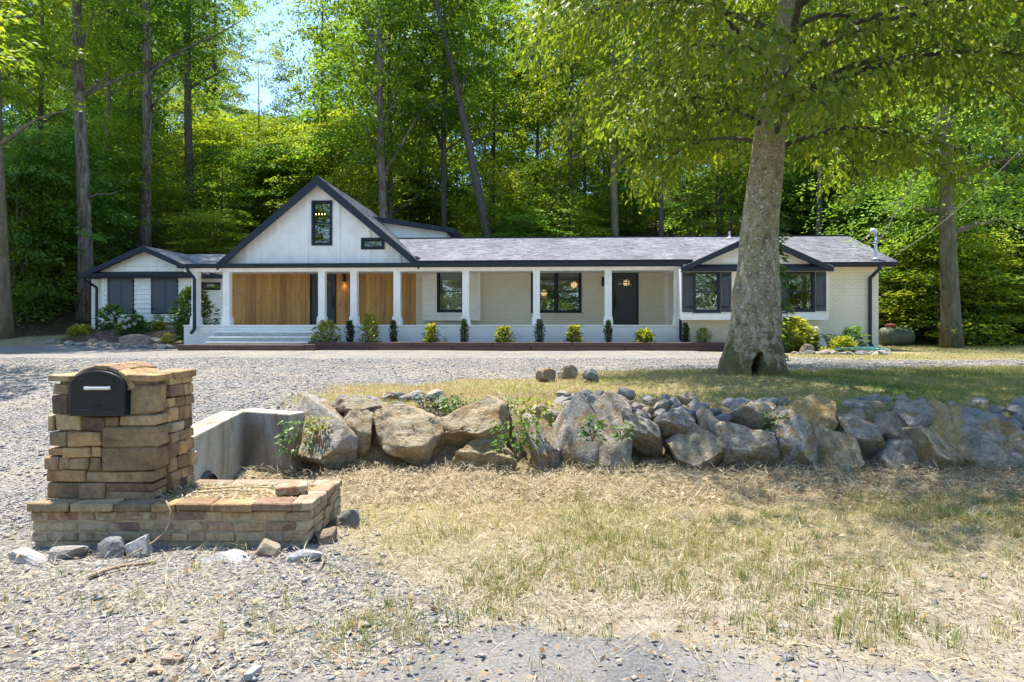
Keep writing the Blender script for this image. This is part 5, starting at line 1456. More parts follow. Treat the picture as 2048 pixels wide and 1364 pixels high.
def trunk_mesh(seed, H, r0, lean=(0, 0), limbs=9, first=0.35, spread=3.2, up=0.8, wob=0.12, flare=1.5, fork=None, extra=()):
    g = random.Random(seed)
    mb = MB()
    n = 18
    ph = g.uniform(0, 6)
    def axis(t):
        return Vector((lean[0] * t ** 1.15 + wob * math.sin(3 * t + ph) + wob * 0.5 * math.sin(8 * t + ph), lean[1] * t + wob * math.cos(3.4 * t + ph), H * t - 0.15 * (t == 0)))
    a0 = axis(0); a0.z = 0
    pts = [axis(i / (n - 1)) - a0 for i in range(n)]
    rad = [r0 * (1 - 0.82 * (i / (n - 1)) ** 1.1) * (1 + (flare - 1) * math.exp(-i * 1.6)) for i in range(n)]
    mb.tube(pts, rad, 10)
    for k in range(limbs):
        t = first + (0.95 - first) * (k + 0.5 * g.random()) / limbs
        b_ = axis(t) - a0
        an = k * 2.4 + g.uniform(-.4, .4)
        L = spread * (1.15 - 0.7 * (t - first) / (1 - first)) * g.uniform(0.7, 1.15)
        rr = r0 * (1 - 0.82 * t) * 0.5
        q = [b_]
        for j in range(1, 6):
            s_ = j / 5
            q.append(b_ + Vector((math.cos(an + 0.3 * s_) * L * s_, math.sin(an + 0.3 * s_) * L * s_, up * L * s_ * (1 - 0.25 * s_) + g.uniform(-.1, .1) * L * .4)))
        mb.tube(q, [rr * (1 - 0.85 * j / 5) for j in range(6)], 6, caps=False)
    for (t, vec, r_) in extra:
        b_ = axis(t) - a0
        vec = Vector(vec)
        mb.tube([b_, b_ + vec * 0.35 + Vector((0, 0, 0.1)), b_ + vec * 0.7 + Vector((0, 0, -0.05)), b_ + vec], [r_, r_ * .8, r_ * .6, r_ * .2], 6)
    return mb.mesh('trunk', True)

_tc = [0]
def forest_tree(px, Y, r0, H, label, crown=None, cbase=8.0, crad=1.0, bark='grey_bark', lean=(0, 0), group='tall trees in the woods', name='forest_tree', X=None, **kw):
    _tc[0] += 1; sd = _tc[0]
    x = PX(px, Y) if X is None else X
    z = gz(x, Y) - 0.1
    t = thing(name, label, 'tree', (x, Y, z), 0, group)
    link('trunk', trunk_mesh(sd, H * 0.92, r0, lean, first=min(0.8, cbase / H * 0.9), spread=3.0 * crad, **kw), M[bark], t)
    me = (CR_BIG[sd % 6] if crown is None else crown)
    h0 = 6.0 if me in CR_LOW else 12.0
    link('crown', me, None, t, (lean[0] * (cbase + (H - cbase) * .4) / H, lean[1] * 0.6, cbase), (0, 0, sd * 1.7), (crad, crad, (H - cbase) / h0))
    return t

# ------------------------------------------------------------------ trees one can tell apart behind the house
forest_tree(172, 30.5, 0.33, 25, 'tall grey-barked tree rising beside the left end of the house', cbase=11, crad=1.05, lean=(-0.3, 0), limbs=8, flare=1.25, extra=[(0.42, (1.6, -.3, 1.3), .07), (0.23, (1.9, -.4, 0.35), .06), (0.5, (0.9, -.2, 2.4), .08)])
forest_tree(288, 37, 0.31, 27, 'straight grey tree behind the shuttered left wing, left of the dark forked tree', cbase=11, crad=1.0, limbs=8, extra=[(0.42, (5.4, -0.5, 2.5), .08), (0.33, (2.2, -.4, 1.9), .07), (0.40, (3.0, -.8, 0.9), .05)])
forest_tree(380, 43, 0.30, 26, 'dark forked tree seen left of the blue sky gap', cbase=11, crad=0.80, bark='dark_bark', lean=(0.3, 0), limbs=12)
forest_tree(6, 26.5, 0.30, 23, 'thick trunked tree at the far left edge of the picture', cbase=9, crad=0.95, bark='mossy_bark', limbs=8)
forest_tree(76, 34, 0.16, 22, 'slim dark tree between the left edge and the grey trunk', cbase=9, crad=0.85, bark='dark_bark')
forest_tree(208, 41, 0.17, 22, 'slim tree just right of the big grey trunk at the house corner', cbase=10, crad=0.8, bark='grey_bark')
forest_tree(524, 47, 0.10, 13.5, 'thin young tree in front of the blue sky gap', cbase=4.5, crad=0.52, bark='dark_bark', limbs=10)
forest_tree(772, 39, 0.28, 27, 'vase shaped grey tree behind the dormer, right of the tall gable', cbase=8.5, crad=1.05, limbs=16, up=1.9, crown=CR_BIG[1], lean=(-0.3, 0))
forest_tree(893, 42, 0.22, 26, 'upright dark tree behind the dormer right corner', cbase=10, crad=0.95, bark='dark_bark', limbs=10, extra=[(0.36, (-3.6, -.4, 8.5), .13)])
forest_tree(1006, 38.5, 0.31, 27, 'dark tree leaning to the left above the middle of the roof', cbase=11, crad=0.95, bark='dark_bark', lean=(-5.6, 0), limbs=10)
forest_tree(1080, 47, 0.15, 22, 'thin dark tree right of the leaning tree', cbase=9, crad=0.85, bark='dark_bark')
forest_tree(1146, 43, 0.20, 24, 'slim brown tree above the porch double window', cbase=9, crad=0.9, bark='dark_bark')
forest_tree(1232, 40, 0.25, 25, 'straight tree above the slate coloured right front door', cbase=9, crad=0.95, bark='mossy_bark')
forest_tree(1320, 41, 0.18, 23, 'thin straight tree above the right end of the porch', cbase=8, crad=0.9, bark='dark_bark')
forest_tree(1632, 38, 0.19, 20, 'slim grey tree behind the right wing, right of the big lawn tree', cbase=8, crad=0.9, bark='grey_bark')
forest_tree(1903, 25.3, 0.33, 18, 'mossy trunked tree right of the house beyond the gas tank', crown=CR_LAYER, cbase=5.0, crad=0.85, bark='mossy_bark', limbs=14, up=0.35, flare=1.35)
forest_tree(1440, 46, 0.18, 22, 'tree hidden in leaves behind the roof, left of the big lawn tree', cbase=7, crad=0.95, bark='dark_bark')
forest_tree(1780, 37, 0.17, 20, 'slim dark tree behind the electric service mast', cbase=6, crad=0.9, bark='dark_bark')
forest_tree(2010, 33, 0.2, 20, 'dark tree near the right edge of the picture', cbase=5, crad=0.95, bark='dark_bark')
forest_tree(640, 52, 0.2, 22, 'leafy tree standing right behind the peak of the tall gable', cbase=6, crad=0.95, bark='dark_bark')

def where(px, Y):
    a = ('left of the grey corner trunk' if px < 160 else 'behind the shuttered left wing' if px < 430 else 'behind the tall gable' if px < 840 else
         'above the long porch roof' if px < 1380 else 'behind the big lawn tree' if px < 1760 else 'right of the house')
    return a + (', low on the slope' if Y < 47 else ', halfway up the slope' if Y < 66 else ', high up the slope')
# more woods: rows up the hillside, kept low where the blue gap shows
g = np.random.default_rng(77)
def notch(px, rpx):
    """highest photo row allowed for a crown that spans px +- rpx"""
    lo, hi = px - rpx, px + rpx
    if hi > 518 and lo < 612: return 235
    return -400
cnt = 0
for (Y0, Y1, n, hmin, hmax) in ((37, 44, 3, 19, 24), (46, 56, 13, 19, 26), (58, 72, 24, 19, 27), (76, 92, 30, 16, 26)):
    for k in range(n):
        Y = g.uniform(Y0, Y1)
        px = -120 + (2048 + 240) * (k + g.uniform(0.1, 0.9)) / n
        H = g.uniform(hmin, hmax); cr = g.uniform(0.85, 1.2)
        x = PX(px, Y); z = gz(x, Y)
        top = HOR - (z + H * 1.0 - CAMZ) / Y * F
        lim = notch(px, 3.9 * cr / Y * F)
        if top < lim:
            H = (HOR - lim) / F * Y + CAMZ - z
            if H < 7: continue
        forest_tree(px, Y, g.uniform(0.12, 0.24), H, 'tall leafy tree in the woods ' + where(px, Y), cbase=min(g.uniform(2.5, 7), H * .3), crad=cr, bark='dark_bark', group='trees deep in the woods', limbs=6)
for k in range(30):
    Y = g.uniform(63, 92); px = -100 + 2250 * (k + g.uniform(.1, .9)) / 30
    H = g.uniform(13, 19); z = gz(PX(px, Y), Y); cr = g.uniform(1.1, 1.5)
    lim = notch(px, 3.2 * cr / Y * F)
    if HOR - (z + H - CAMZ) / Y * F < lim: H = max(5.0, (HOR - lim) / F * Y + CAMZ - z)
    forest_tree(px, Y, 0.14, H, 'low-branched leafy tree ' + where(px, Y), cbase=0.6, crad=cr, bark='dark_bark', group='far trees up the slope', limbs=5)
# understory trees, low and spreading
for k in range(84):
    Y = g.uniform(35.5, 62) if k < 64 else g.uniform(29, 36)
    px = g.uniform(-60, 2110)
    if k >= 64: px = g.uniform(-80, 150) if k % 2 else g.uniform(1800, 2130)
    x = PX(px, Y)
    if Y < 36 and -19.5 < w2h(x, Y)[0] < 14.5: Y = 37 + g.uniform(0, 5)
    H = g.uniform(4.5, 9)
    forest_tree(px, Y, g.uniform(0.05, 0.09), H, 'small understory tree ' + where(px, Y), crown=CR_LOW[k % 4], cbase=g.uniform(0.5, 1.6), crad=g.uniform(0.9, 1.35), bark='dark_bark', group='understory trees', name='understory_tree', limbs=5, flare=1.1)
# trees out of frame at the left whose shadow falls on the drive, and across the road behind the camera
for (x, Y, H) in ((-12.4, 12.5, 15), (-17.5, 18.0, 17)):
    forest_tree(0, Y, 0.25, H, 'roadside tree left of the driveway', X=x, cbase=5.0, crad=0.72, group='trees left of the driveway', bark='grey_bark')
forest_tree(0, 9.6, 0.22, 14, 'tree standing on the lawn just right of the picture', X=12.0, cbase=4.2, crad=0.85, group=None, bark='mossy_bark')
for k in range(16):  # unseen low trees, added to darken what the windows reflect
    forest_tree(0, -17, 0.12, 8, 'unseen bushy low tree added behind the viewer to darken window reflections', X=-40 + 5 * k, crown=CR_LOW[k % 4], cbase=0.1, crad=1.5, group='bushy trees added for window reflections', bark='dark_bark')
for k in range(18):
    forest_tree(0, -20 - 7 * (k % 3), 0.25, 15 + 2 * (k % 4), 'tree across the road', X=-42 + 5 * k, cbase=0.8, crad=1.2, group='trees across the road', bark='grey_bark')

# ------------------------------------------------------------------ undergrowth of the slope
g = np.random.default_rng(91)
n = 1500
Y = np.concatenate([g.uniform(35.5, 60, 1100), g.uniform(60, 125, 1300), g.uniform(28, 40, 500)])
px = np.concatenate([g.uniform(-100, 2150, 2400), np.where(g.random(500) < .5, g.uniform(-120, 160, 500), g.uniform(1790, 2180, 500))])
X = (px - 1024) / F * Y
ok = (Y > 34.8) | (X < -20.2) | (X > 16.5)
X, Y = X[ok], Y[ok]
Z = ground_z(X, Y)
keep = (Z > 0.75)
X, Y, Z = X[keep], Y[keep], Z[keep]
C = np.stack([X, Y, Z + 0.2 + 0.9 * g.random(len(X))], 1)
O = unit(np.stack([g.standard_normal(len(X)), -0.4 + 0.5 * g.standard_normal(len(X)), np.zeros(len(X))], 1))
far_ = np.where(Y > 60, 2.2, 1.0)
V, Fc, T = sprays(C, O, (0.6 + 0.5 * g.random(len(X))) * far_, 34, np.repeat(0.17 * far_, 34), g)
tag(link('undergrowth', np_mesh('undergrowth', V, Fc, T), M['leaf_under']), 'mass of low leafy undergrowth covering the wooded slope', 'undergrowth', kind='stuff')

# ------------------------------------------------------------------ the big tree on the lawn
BX, BY = PX(1503, 10.4), 10.4
BZ = gz(BX, BY) - 0.12
bt = thing('lawn_tree', 'big smooth barked tree with a hollow at its foot on the front lawn', 'tree', (BX, BY, BZ))
ppm = F / BY
# photo rows, centre x and half width of the trunk
prof = [(770, 1496, 72), (752, 1498, 68), (735, 1500, 63.5), (718, 1502, 59), (700, 1505, 54), (670, 1508, 49.5), (640, 1510, 46.5), (610, 1512, 44), (580, 1513.5, 43), (550, 1515, 40.5), (510, 1517, 37.5), (460, 1518, 36), (400, 1525, 34.5), (330, 1533, 33), (250, 1542, 31), (150, 1557, 27.5), (60, 1571, 24), (0, 1580, 21), (-120, 1600, 17), (-300, 1618, 13), (-520, 1625, 9), (-760, 1630, 4)]
prof_z = np.array([PZ(y, BY) for y, _, _ in prof]); prof_x = np.array([(x - 1503) / ppm for _, x, _ in prof]); prof_r = np.array([h / ppm for _, _, h in prof])
order = np.argsort(prof_z); prof_z, prof_x, prof_r = prof_z[order], prof_x[order], prof_r[order]
nr, ns = 190, 168
zz = np.concatenate([np.linspace(prof_z[0], 2.2, 90), np.linspace(2.23, prof_z[-1], nr - 90)])
th = np.arange(ns) * 2 * np.pi / ns
ZZ, TT = np.meshgrid(zz, th, indexing='ij')
cx_ = np.interp(ZZ, prof_z, prof_x); rr_ = np.interp(ZZ, prof_z, prof_r)
hgt = ZZ - BZ
root = np.exp(-np.clip(hgt, 0, None) / 0.28)
lobes = 0.20 * np.cos(3 * TT + 0.6) + 0.14 * np.cos(5 * TT + 2.0) + 0.10 * np.cos(7 * TT - 1)
rr_ = rr_ * (1 + lobes * root * 0.6 + 0.045 * np.cos(2 * TT + hgt * 0.9) + 0.03 * np.cos(5 * TT + hgt * 0.6) * np.exp(-hgt / 2.5))
rr_ = rr_ + 0.022 * (fbm(TT * 4 / np.pi * 2 + 3, ZZ * 3.0, 61) - 0.5) + 0.018 * (fbm(TT * 14 / np.pi, ZZ * 9.0, 63) - 0.5) + 0.010 * (fbm(TT * 40 / np.pi, ZZ * 26.0, 67, 2) - 0.5)
# swelling on the left at mid height and the hollow at the foot
def bump_at(a, z, sa, sz): 
    d = (TT - a + np.pi) % (2 * np.pi) - np.pi
    return np.exp(-(d / sa) ** 2 - ((ZZ - z) / sz) ** 2)
rr_ = rr_ + 0.05 * bump_at(np.pi * 1.05, PZ(588, BY), 0.5, 0.12)
hz_ = PZ(727, BY - 0.35)
ha = -np.pi / 2 - 0.10
d_ = (TT - ha + np.pi) % (2 * np.pi) - np.pi
e_ = ((d_ - 0.35 * (ZZ - hz_)) / 0.15) ** 2 + ((ZZ - hz_) / 0.165) ** 2
rr_ = rr_ + 0.035 * np.exp(-((e_ - 1.5) / 0.6) ** 2)
hs_ = sstep(1.12, 0.78, e_)
rr_ = rr_ * (1 - hs_) - 0.2 * hs_
V = np.stack([cx_ + rr_ * np.cos(TT), rr_ * np.sin(TT) * 0.96 + 0.02 * hgt * 0, ZZ - BZ], -1).reshape(-1, 3)
ii_ = np.arange(nr * ns).reshape(nr, ns)
Fc = np.stack([ii_[:-1].ravel(), np.roll(ii_, -1, 1)[:-1].ravel(), np.roll(ii_, -1, 1)[1:].ravel(), ii_[1:].ravel()], 1)
link('trunk', np_mesh('trunk', V, Fc, smooth=True), M['beech_bark'], bt)
# limbs, twigs and leaves
g = np.random.default_rng(2024)
lb = MB(); Cs, Os, Ts, Rs = [], [], [], []
NL = 66
for k in range(NL):
    f = (k + 0.5) / NL
    z0 = 4.1 + 9.0 * f ** 1.2
    an = k * 2.39996 + g.uniform(-.25, .25)
    right = 0.5 + 0.5 * math.cos(an)
    L = (2.6 + 2.2 * sstep(3.8, 6.5, z0) - 1.9 * sstep(8.5, 13, z0)) * (0.86 + 0.42 * right) * g.uniform(0.82, 1.12)
    if math.sin(an) < -0.1: L *= 0.9 if z0 < 5.6 else 1.15
    L = float(L)
    bx = float(np.interp(z0, prof_z, prof_x)); br = float(np.interp(z0, prof_z, prof_r))
    base = Vector((bx, 0, z0 - BZ))
    d = Vector((math.cos(an), math.sin(an), 0))
    rise = 0.62 + 0.35 * f
    pts = [base + d * (L * s_) + Vector((0, 0, L * (rise * s_ - (0.72 - 0.3 * f) * s_ * s_))) + Vector((0.12 * math.sin(5 * s_ + k), 0.12 * math.cos(4 * s_ + k), 0)) * L * .25 for s_ in np.linspace(0, 1, 9)]
    lb.tube(pts, [max(0.008, (0.058 - 0.025 * f) * (1 - 0.9 * i / 8) * min(1.1, L / 3.5)) for i in range(9)], 6, caps=False)
    nt_ = int(13 * L / 3.2)
    for j in range(nt_):
        s_ = 0.22 + 0.80 * (j + g.random()) / nt_
        i0 = min(7, int(s_ * 8)); p = pts[i0].lerp(pts[min(8, i0 + 1)], min(1, s_ * 8 - i0))
        a2 = an + (1 if j % 2 else -1) * g.uniform(0.5, 1.2)
        tl = g.uniform(0.7, 1.4) * (1.15 - 0.5 * s_) * L / 3.4
        d2 = Vector((math.cos(a2), math.sin(a2), g.uniform(-0.15, 0.3)))
        tp = [p, p + d2 * tl * 0.5, p + d2 * tl + Vector((0, 0, -0.25 * tl))]
        lb.tube(tp, [0.012, 0.008, 0.003], 4, caps=False)
        tcol = float(np.clip(0.50 + 0.2 * g.standard_normal(), 0, 1))
        for q in (0.3, 0.62, 0.95):
            c_ = p + d2 * tl * q + Vector((0, 0, -0.25 * tl * q * q))
            Cs.append(tuple(c_)); Os.append((d2.x, d2.y, 0)); Ts.append(tcol + 0.08 * g.standard_normal()); Rs.append(g.uniform(0.20, 0.36))
Cs, Os, Ts, Rs = map(np.array, (Cs, Os, Ts, Rs))
link('limbs', lb.mesh('limbs', True), M['dark_bark'], bt)
per = 26
m_ = len(Cs) * per
ang = g.random(m_) * 2 * np.pi; rr = np.sqrt(g.random(m_))
off = np.stack([np.cos(ang) * rr, np.sin(ang) * rr, 0.55 * g.standard_normal(m_) - 0.25], 1) * np.repeat(Rs, per)[:, None]
P = np.repeat(Cs, per, 0) + off
A = np.repeat(Os, per, 0) * 0.35 + np.stack([np.cos(ang) * .4, np.sin(ang) * .4, np.full(m_, -0.65)], 1) + g.standard_normal((m_, 3)) * 0.22
N = np.repeat(Os, per, 0) * 0.35 + np.stack([np.zeros(m_), np.zeros(m_), np.full(m_, 0.55)], 1) + g.standard_normal((m_, 3)) * 0.5
L = 0.105 * (0.65 + 0.65 * g.random(m_))
V, Fc = leaf_hex(P, A, N, L, L * 0.60)
T = np.repeat(np.clip(np.repeat(Ts, per) + 0.14 * g.standard_normal(m_), 0, 1), 6)
link('crown', np_mesh('lawn_tree_crown', V, Fc, T), M['leaf_near'], bt)

# vine up the right side of the trunk
vn = thing('climbing_vine', 'leafy green vine climbing the right side of the big lawn tree', 'vine', (PX(1566, 10.5), 10.45, gz(PX(1566, 10.5), 10.45)))
mb = MB(); C = []
for k in range(3):
    pts = []
    for i in range(14):
        t = i / 13
        zz_ = 0.35 + 2.0 * t
        wx = float(np.interp(vn.location.z + zz_, prof_z, prof_x + prof_r)) + BX - vn.location.x + 0.02
        pts.append((wx + 0.03 * math.sin(7 * t + k * 2), 0.06 * (k - 1) + 0.03 * math.cos(6 * t + k), zz_)); C.append(pts[-1])
    mb.tube(pts, 0.006, 5)
mb.build('stem', M['twig'], vn)
C = np.array(C); O = np.tile(np.array([[0.8, -0.5, 0.]]), (len(C), 1))
V, Fc, T = sprays(C, O, 0.13, 12, 0.085, g, thick=0.8, hexa=True)
link('foliage', np_mesh('vine_foliage', V, Fc, T), M['leaf_mid'], vn)

# ------------------------------------------------------------------ shrubs and bed plants
def shrub(px, py_base, v, w, h, style, label, mat, leaf=0.07, n=900, seed=1, name='shrub', wl=0.42, flowers=0, fcol=None, x=None, y=None, cat='shrub', group=None):
    """px, py_base: photo foot of the plant; w,h in photo pixels; v: depth in the house frame"""
    g = np.random.default_rng(seed)
    u = U(px, v); X_, Y_ = h2w(u, v)
    zb = ZH(px, py_base, v) if py_base else gz(X_, Y_)
    w, h = w * Y_ / F, h * Y_ / F
    t = thing(name, label, cat, (X_, Y_, zb), 0, group)
    mb = MB()
    tips = []
    ns_ = {'mound': 9, 'column': 5, 'rosette': 8, 'open': 9, 'fern': 14}[style]
    for k in range(ns_):
        a = 2.4 * k; f = (0.35 + 0.6 * g.random())
        if style == 'column': f *= 0.5
        tip = Vector((math.cos(a) * w * .5 * f, math.sin(a) * w * .5 * f, h * (0.65 + 0.3 * g.random()) * (1.05 - 0.35 * f)))
        mb.tube([(0, 0, -0.03), tip * 0.5 + Vector((0, 0, 0.05 * h)), tip], [0.010, 0.007, 0.003], 5, caps=False); tips.append(tip)
    mb.build('stems', M['twig'], t)
    if style == 'fern':
        Cp, A, N = [], [], []
        for k in range(ns_):
            a = 2.4 * k; L = g.uniform(0.8, 1.1)
            for i in range(16):
                s_ = i / 15
                p = np.array([math.cos(a) * w * .55 * s_ * L, math.sin(a) * w * .55 * s_ * L, h * L * (1.6 * s_ - 0.9 * s_ * s_)])
                for sd in (-1, 1):
                    Cp.append(p); A.append([-math.sin(a) * sd + .4 * math.cos(a), math.cos(a) * sd + .4 * math.sin(a), -0.1]); N.append([0.1 * g.standard_normal(), 0.1, 1])
        P, A, N = map(np.array, (Cp, A, N)); L = np.full(len(P), leaf)
    else:
        th = g.random(n) * 2 * np.pi; tt = g.random(n)
        if style == 'column': pr = 0.5 * np.sin(np.pi * np.clip(0.12 + 0.84 * tt, 0, 1)) ** .6
        elif style == 'open': pr = 0.5 * np.sin(np.pi * np.clip(0.10 + 0.85 * tt, 0, 1)) ** .8
        elif style == 'rosette': pr = 0.5 * (1 - 0.72 * tt) ** 0.8
        else: pr = 0.5 * np.sqrt(np.clip(1 - (tt * 0.96) ** 2, 0.02, 1))
        lob = 1 + 0.25 * np.sin(3 * th + seed) + 0.28 * np.sin(5 * th + 11 * tt + seed)
        rr = w * 0.86 * pr * lob * g.random(n) ** 0.5
        P = np.stack([np.cos(th) * rr, np.sin(th) * rr, tt * h * 0.97 + 0.02], 1)
        upw = {'mound': 0.5, 'column': 1.3, 'rosette': 0.55, 'open': 0.25}[style]
        A = np.stack([np.cos(th), np.sin(th), np.full(n, upw)], 1) + 0.4 * g.standard_normal((n, 3))
        N = np.stack([-np.cos(th) * 0.3, -np.sin(th) * 0.3, np.ones(n)], 1) + 0.4 * g.standard_normal((n, 3))
        L = leaf * (0.6 + 0.7 * g.random(n))
    V, Fc = leaf_quads(P, A, N, L, L * wl)
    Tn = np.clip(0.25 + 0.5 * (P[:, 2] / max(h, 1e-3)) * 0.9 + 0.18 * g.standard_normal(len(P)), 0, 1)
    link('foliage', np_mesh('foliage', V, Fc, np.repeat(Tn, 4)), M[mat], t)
    for k in range(flowers):
        a = g.random() * 6.28; c = np.array([math.cos(a) * w * .42 * g.random() ** .5, -abs(math.sin(a)) * w * .42, h * g.uniform(0.5, 0.98)])
        q = unit(g.standard_normal((60, 3))); Pf = c + q * 0.075 * (0.6 + 0.4 * g.random((60, 1)))
        V, Fc = leaf_quads(Pf, np.cross(q, g.standard_normal((60, 3))), q, 0.045, 0.04, 0)
        link('flower_head', np_mesh('flower_head', V, Fc, np.repeat(g.random(60), 4)), M['petal'], t)
    return t
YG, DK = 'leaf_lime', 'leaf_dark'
pg = 'young shrubs along the porch front'
VS_ = 23.15
row = [(653, 690, 54, 46, 'mound', YG, 'broad yellow variegated shrub right beside the porch steps', 520), (700, 689, 17, 46, 'column', DK, 'narrow dark evergreen, first one right of the steps', 500), (740, 690, 40, 60, 'rosette', YG, 'tallest lime green shrub in front of the porch cedar wall', 520),
       (787, 689, 15, 46, 'column', DK, 'narrow dark evergreen in front of the last cedar panel', 450), (862, 690, 30, 37, 'rosette', YG, 'small lime green shrub below the left porch window, left of a tiny seedling', 420), (928, 690, 18, 50, 'column', DK, 'narrow dark evergreen at the column right of the left porch window', 500),
       (1007, 690, 33, 34, 'mound', YG, 'round lime green shrub left of the double window', 420), (1079, 690, 20, 50, 'column', DK, 'narrow dark evergreen at the column before the double window', 520), (1148, 690, 30, 36, 'rosette', YG, 'lime green shrub below the right half of the double window', 420),
       (1217, 689, 16, 46, 'column', DK, 'narrow dark evergreen left of the slate right front door', 450), (1289, 690, 34, 28, 'mound', YG, 'low lime green shrub right of the slate right front door', 420), (1371, 690, 15, 42, 'column', DK, 'narrow dark evergreen just right of the porch downspout', 420), (1406, 690, 32, 33, 'open', 'leaf_under', 'small bushy shrub left of the big lawn tree, under the bay window', 420)]
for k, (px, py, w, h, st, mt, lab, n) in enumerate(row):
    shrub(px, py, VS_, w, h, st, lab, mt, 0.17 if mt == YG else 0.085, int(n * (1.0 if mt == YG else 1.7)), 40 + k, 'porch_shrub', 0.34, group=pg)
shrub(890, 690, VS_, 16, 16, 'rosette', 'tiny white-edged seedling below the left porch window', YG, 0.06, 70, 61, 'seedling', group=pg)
# left bed
shrub(385, 692, 24.6, 78, 118, 'open', 'tall glossy laurel bush at the left end of the porch', 'leaf_mid', 0.19, 3000, 70, 'laurel_bush', 0.36)
shrub(224, 672, 26.6, 54, 62, 'open', 'leafy hydrangea in front of the left pair of shutters', 'leaf_mid', 0.17, 700, 71, 'hydrangea', 0.6, flowers=4)
shrub(268, 678, 25.8, 66, 46, 'mound', 'white flowering hydrangea behind the big bed rock', 'leaf_mid', 0.15, 1100, 72, 'hydrangea', 0.6, flowers=9)
shrub(270, 660, 26.8, 17, 38, 'column', 'small dark evergreen between the two shuttered windows', DK, 0.06, 420, 73, 'evergreen_shrub')
shrub(163, 690, 25.6, 66, 38, 'mound', 'yellow green mounded shrub at the left house corner', YG, 0.12, 1500, 74, 'mound_shrub')
shrub(318, 678, 26.2, 34, 32, 'rosette', 'lime shrub under the right pair of shutters', YG, 0.12, 700, 75, 'lime_shrub')
shrub(316, 660, 26.9, 30, 30, 'open', 'thin leafy plant against the wall under the right pair of shutters', 'leaf_under', 0.12, 300, 76, 'bed_plant')
shrub(335, 702, 24.6, 28, 34, 'open', 'small lime plant among rocks left of the laurel', YG, 0.11, 400, 77, 'lime_shrub')
shrub(298, 694, 25.0, 24, 24, 'fern', 'tuft of grass beside the big bed rock', 'leaf_lime', 0.08, 1, 78, 'grass_tuft', 0.2)
# right bed
shrub(1590, 706, 21.6, 66, 70, 'open', 'big lime leafed shrub right behind the lawn tree', YG, 0.15, 1300, 80, 'lime_shrub', 0.55)
shrub(1616, 700, 22.0, 46, 44, 'mound', 'pink flowering hydrangea below the right bay window', YG, 0.13, 800, 81, 'hydrangea', 0.6, flowers=7)
shrub(1661, 697, 22.4, 34, 38, 'fern', 'arching fern beside the crawl space vent', 'leaf_mid', 0.10, 1, 82, 'fern', 0.25, cat='fern')
shrub(1686, 708, 21.4, 52, 32, 'mound', 'bright yellow shrub behind the flat bed rock', YG, 0.11, 1200, 83, 'yellow_shrub')
shrub(1706, 702, 22.4, 56, 46, 'open', 'dark leafy plant in front of the right brick wall', 'leaf_mid', 0.17, 420, 84, 'bed_plant', 0.35)
shrub(1648, 712, 21.0, 24, 16, 'open', 'small weed between the two rocks of the right bed', YG, 0.07, 120, 85, 'weed', cat='weed')
# weeds on the boulder wall
def weed(px, py, Y, w, h, label, mat='leaf_mid', n=70, leaf=0.06, seed=1, wl=0.6):
    g = np.random.default_rng(seed); X_ = PX(px, Y); z = PZ(py, Y)
    w, h = w * Y / F, h * Y / F
    t = thing('weed', label, 'weed', (X_, Y, z), 0, 'weeds on the boulder wall')
    mb = MB()
    for k in range(6):
        a = 2.4 * k; mb.tube([(0, 0.05, -0.03), (math.cos(a) * w * .2, -0.02, h * .5), (math.cos(a) * w * .42, math.sin(a) * .05 - .05, h * .9)], [0.004, 0.003, 0.002], 4, caps=False)
    mb.build('stems', M['twig'], t)
    P = np.stack([(g.random(n) - .5) * w, (g.random(n) - .7) * 0.12, g.random(n) * h], 1)
    A = np.stack([P[:, 0] * 2 / max(w, .01), np.full(n, -0.7), 0.3 * g.standard_normal(n)], 1) + .3 * g.standard_normal((n, 3))
    N = np.tile([[0, -0.3, 1.0]], (n, 1)) + .35 * g.standard_normal((n, 3)); L = leaf * (.6 + .7 * g.random(n))
    V, Fc = leaf_hex(P, A, N, L, L * wl)
    link('foliage', np_mesh('weed_foliage', V, Fc, np.repeat(np.clip(.55 + .25 * g.standard_normal(n), 0, 1), 6)), M[mat], t)
for k, (px, py, Y, w, h, lab, mt, n, lf) in enumerate(((592, 905, 6.35, 56, 66, 'broad leaved weed growing at the right end of the culvert headwall', 'leaf_mid', 130, .05), (640, 865, 6.5, 44, 34, 'yellowish weed on the leftmost boulder', YG, 90, .035),
        (960, 830, 6.95, 150, 36, 'green ground cover spilling over the middle of the boulder wall', 'leaf_mid', 420, .04), (880, 812, 7.1, 90, 24, 'dark ground cover above the largest left boulder', 'leaf_dark', 260, .035), (1072, 850, 6.6, 60, 56, 'bright weed left of the tall tan slab in the boulder wall', YG, 130, .055), (1186, 880, 6.5, 44, 46, 'green weed in the gap right of the tall tan slab', 'leaf_mid', 80, .06),
        (1245, 878, 6.5, 34, 28, 'small weed at the foot of the diagonal pale boulder', 'leaf_mid', 60, .05), (1030, 900, 6.45, 90, 60, 'dry tangle of weeds low in the middle of the boulder wall', 'leaf_under', 200, .045), (1545, 860, 6.8, 40, 40, 'thin weed between boulders below the lawn tree', 'leaf_mid', 60, .05))):
    weed(px, py, Y, w, h, lab, mt, n, lf, 300 + k)
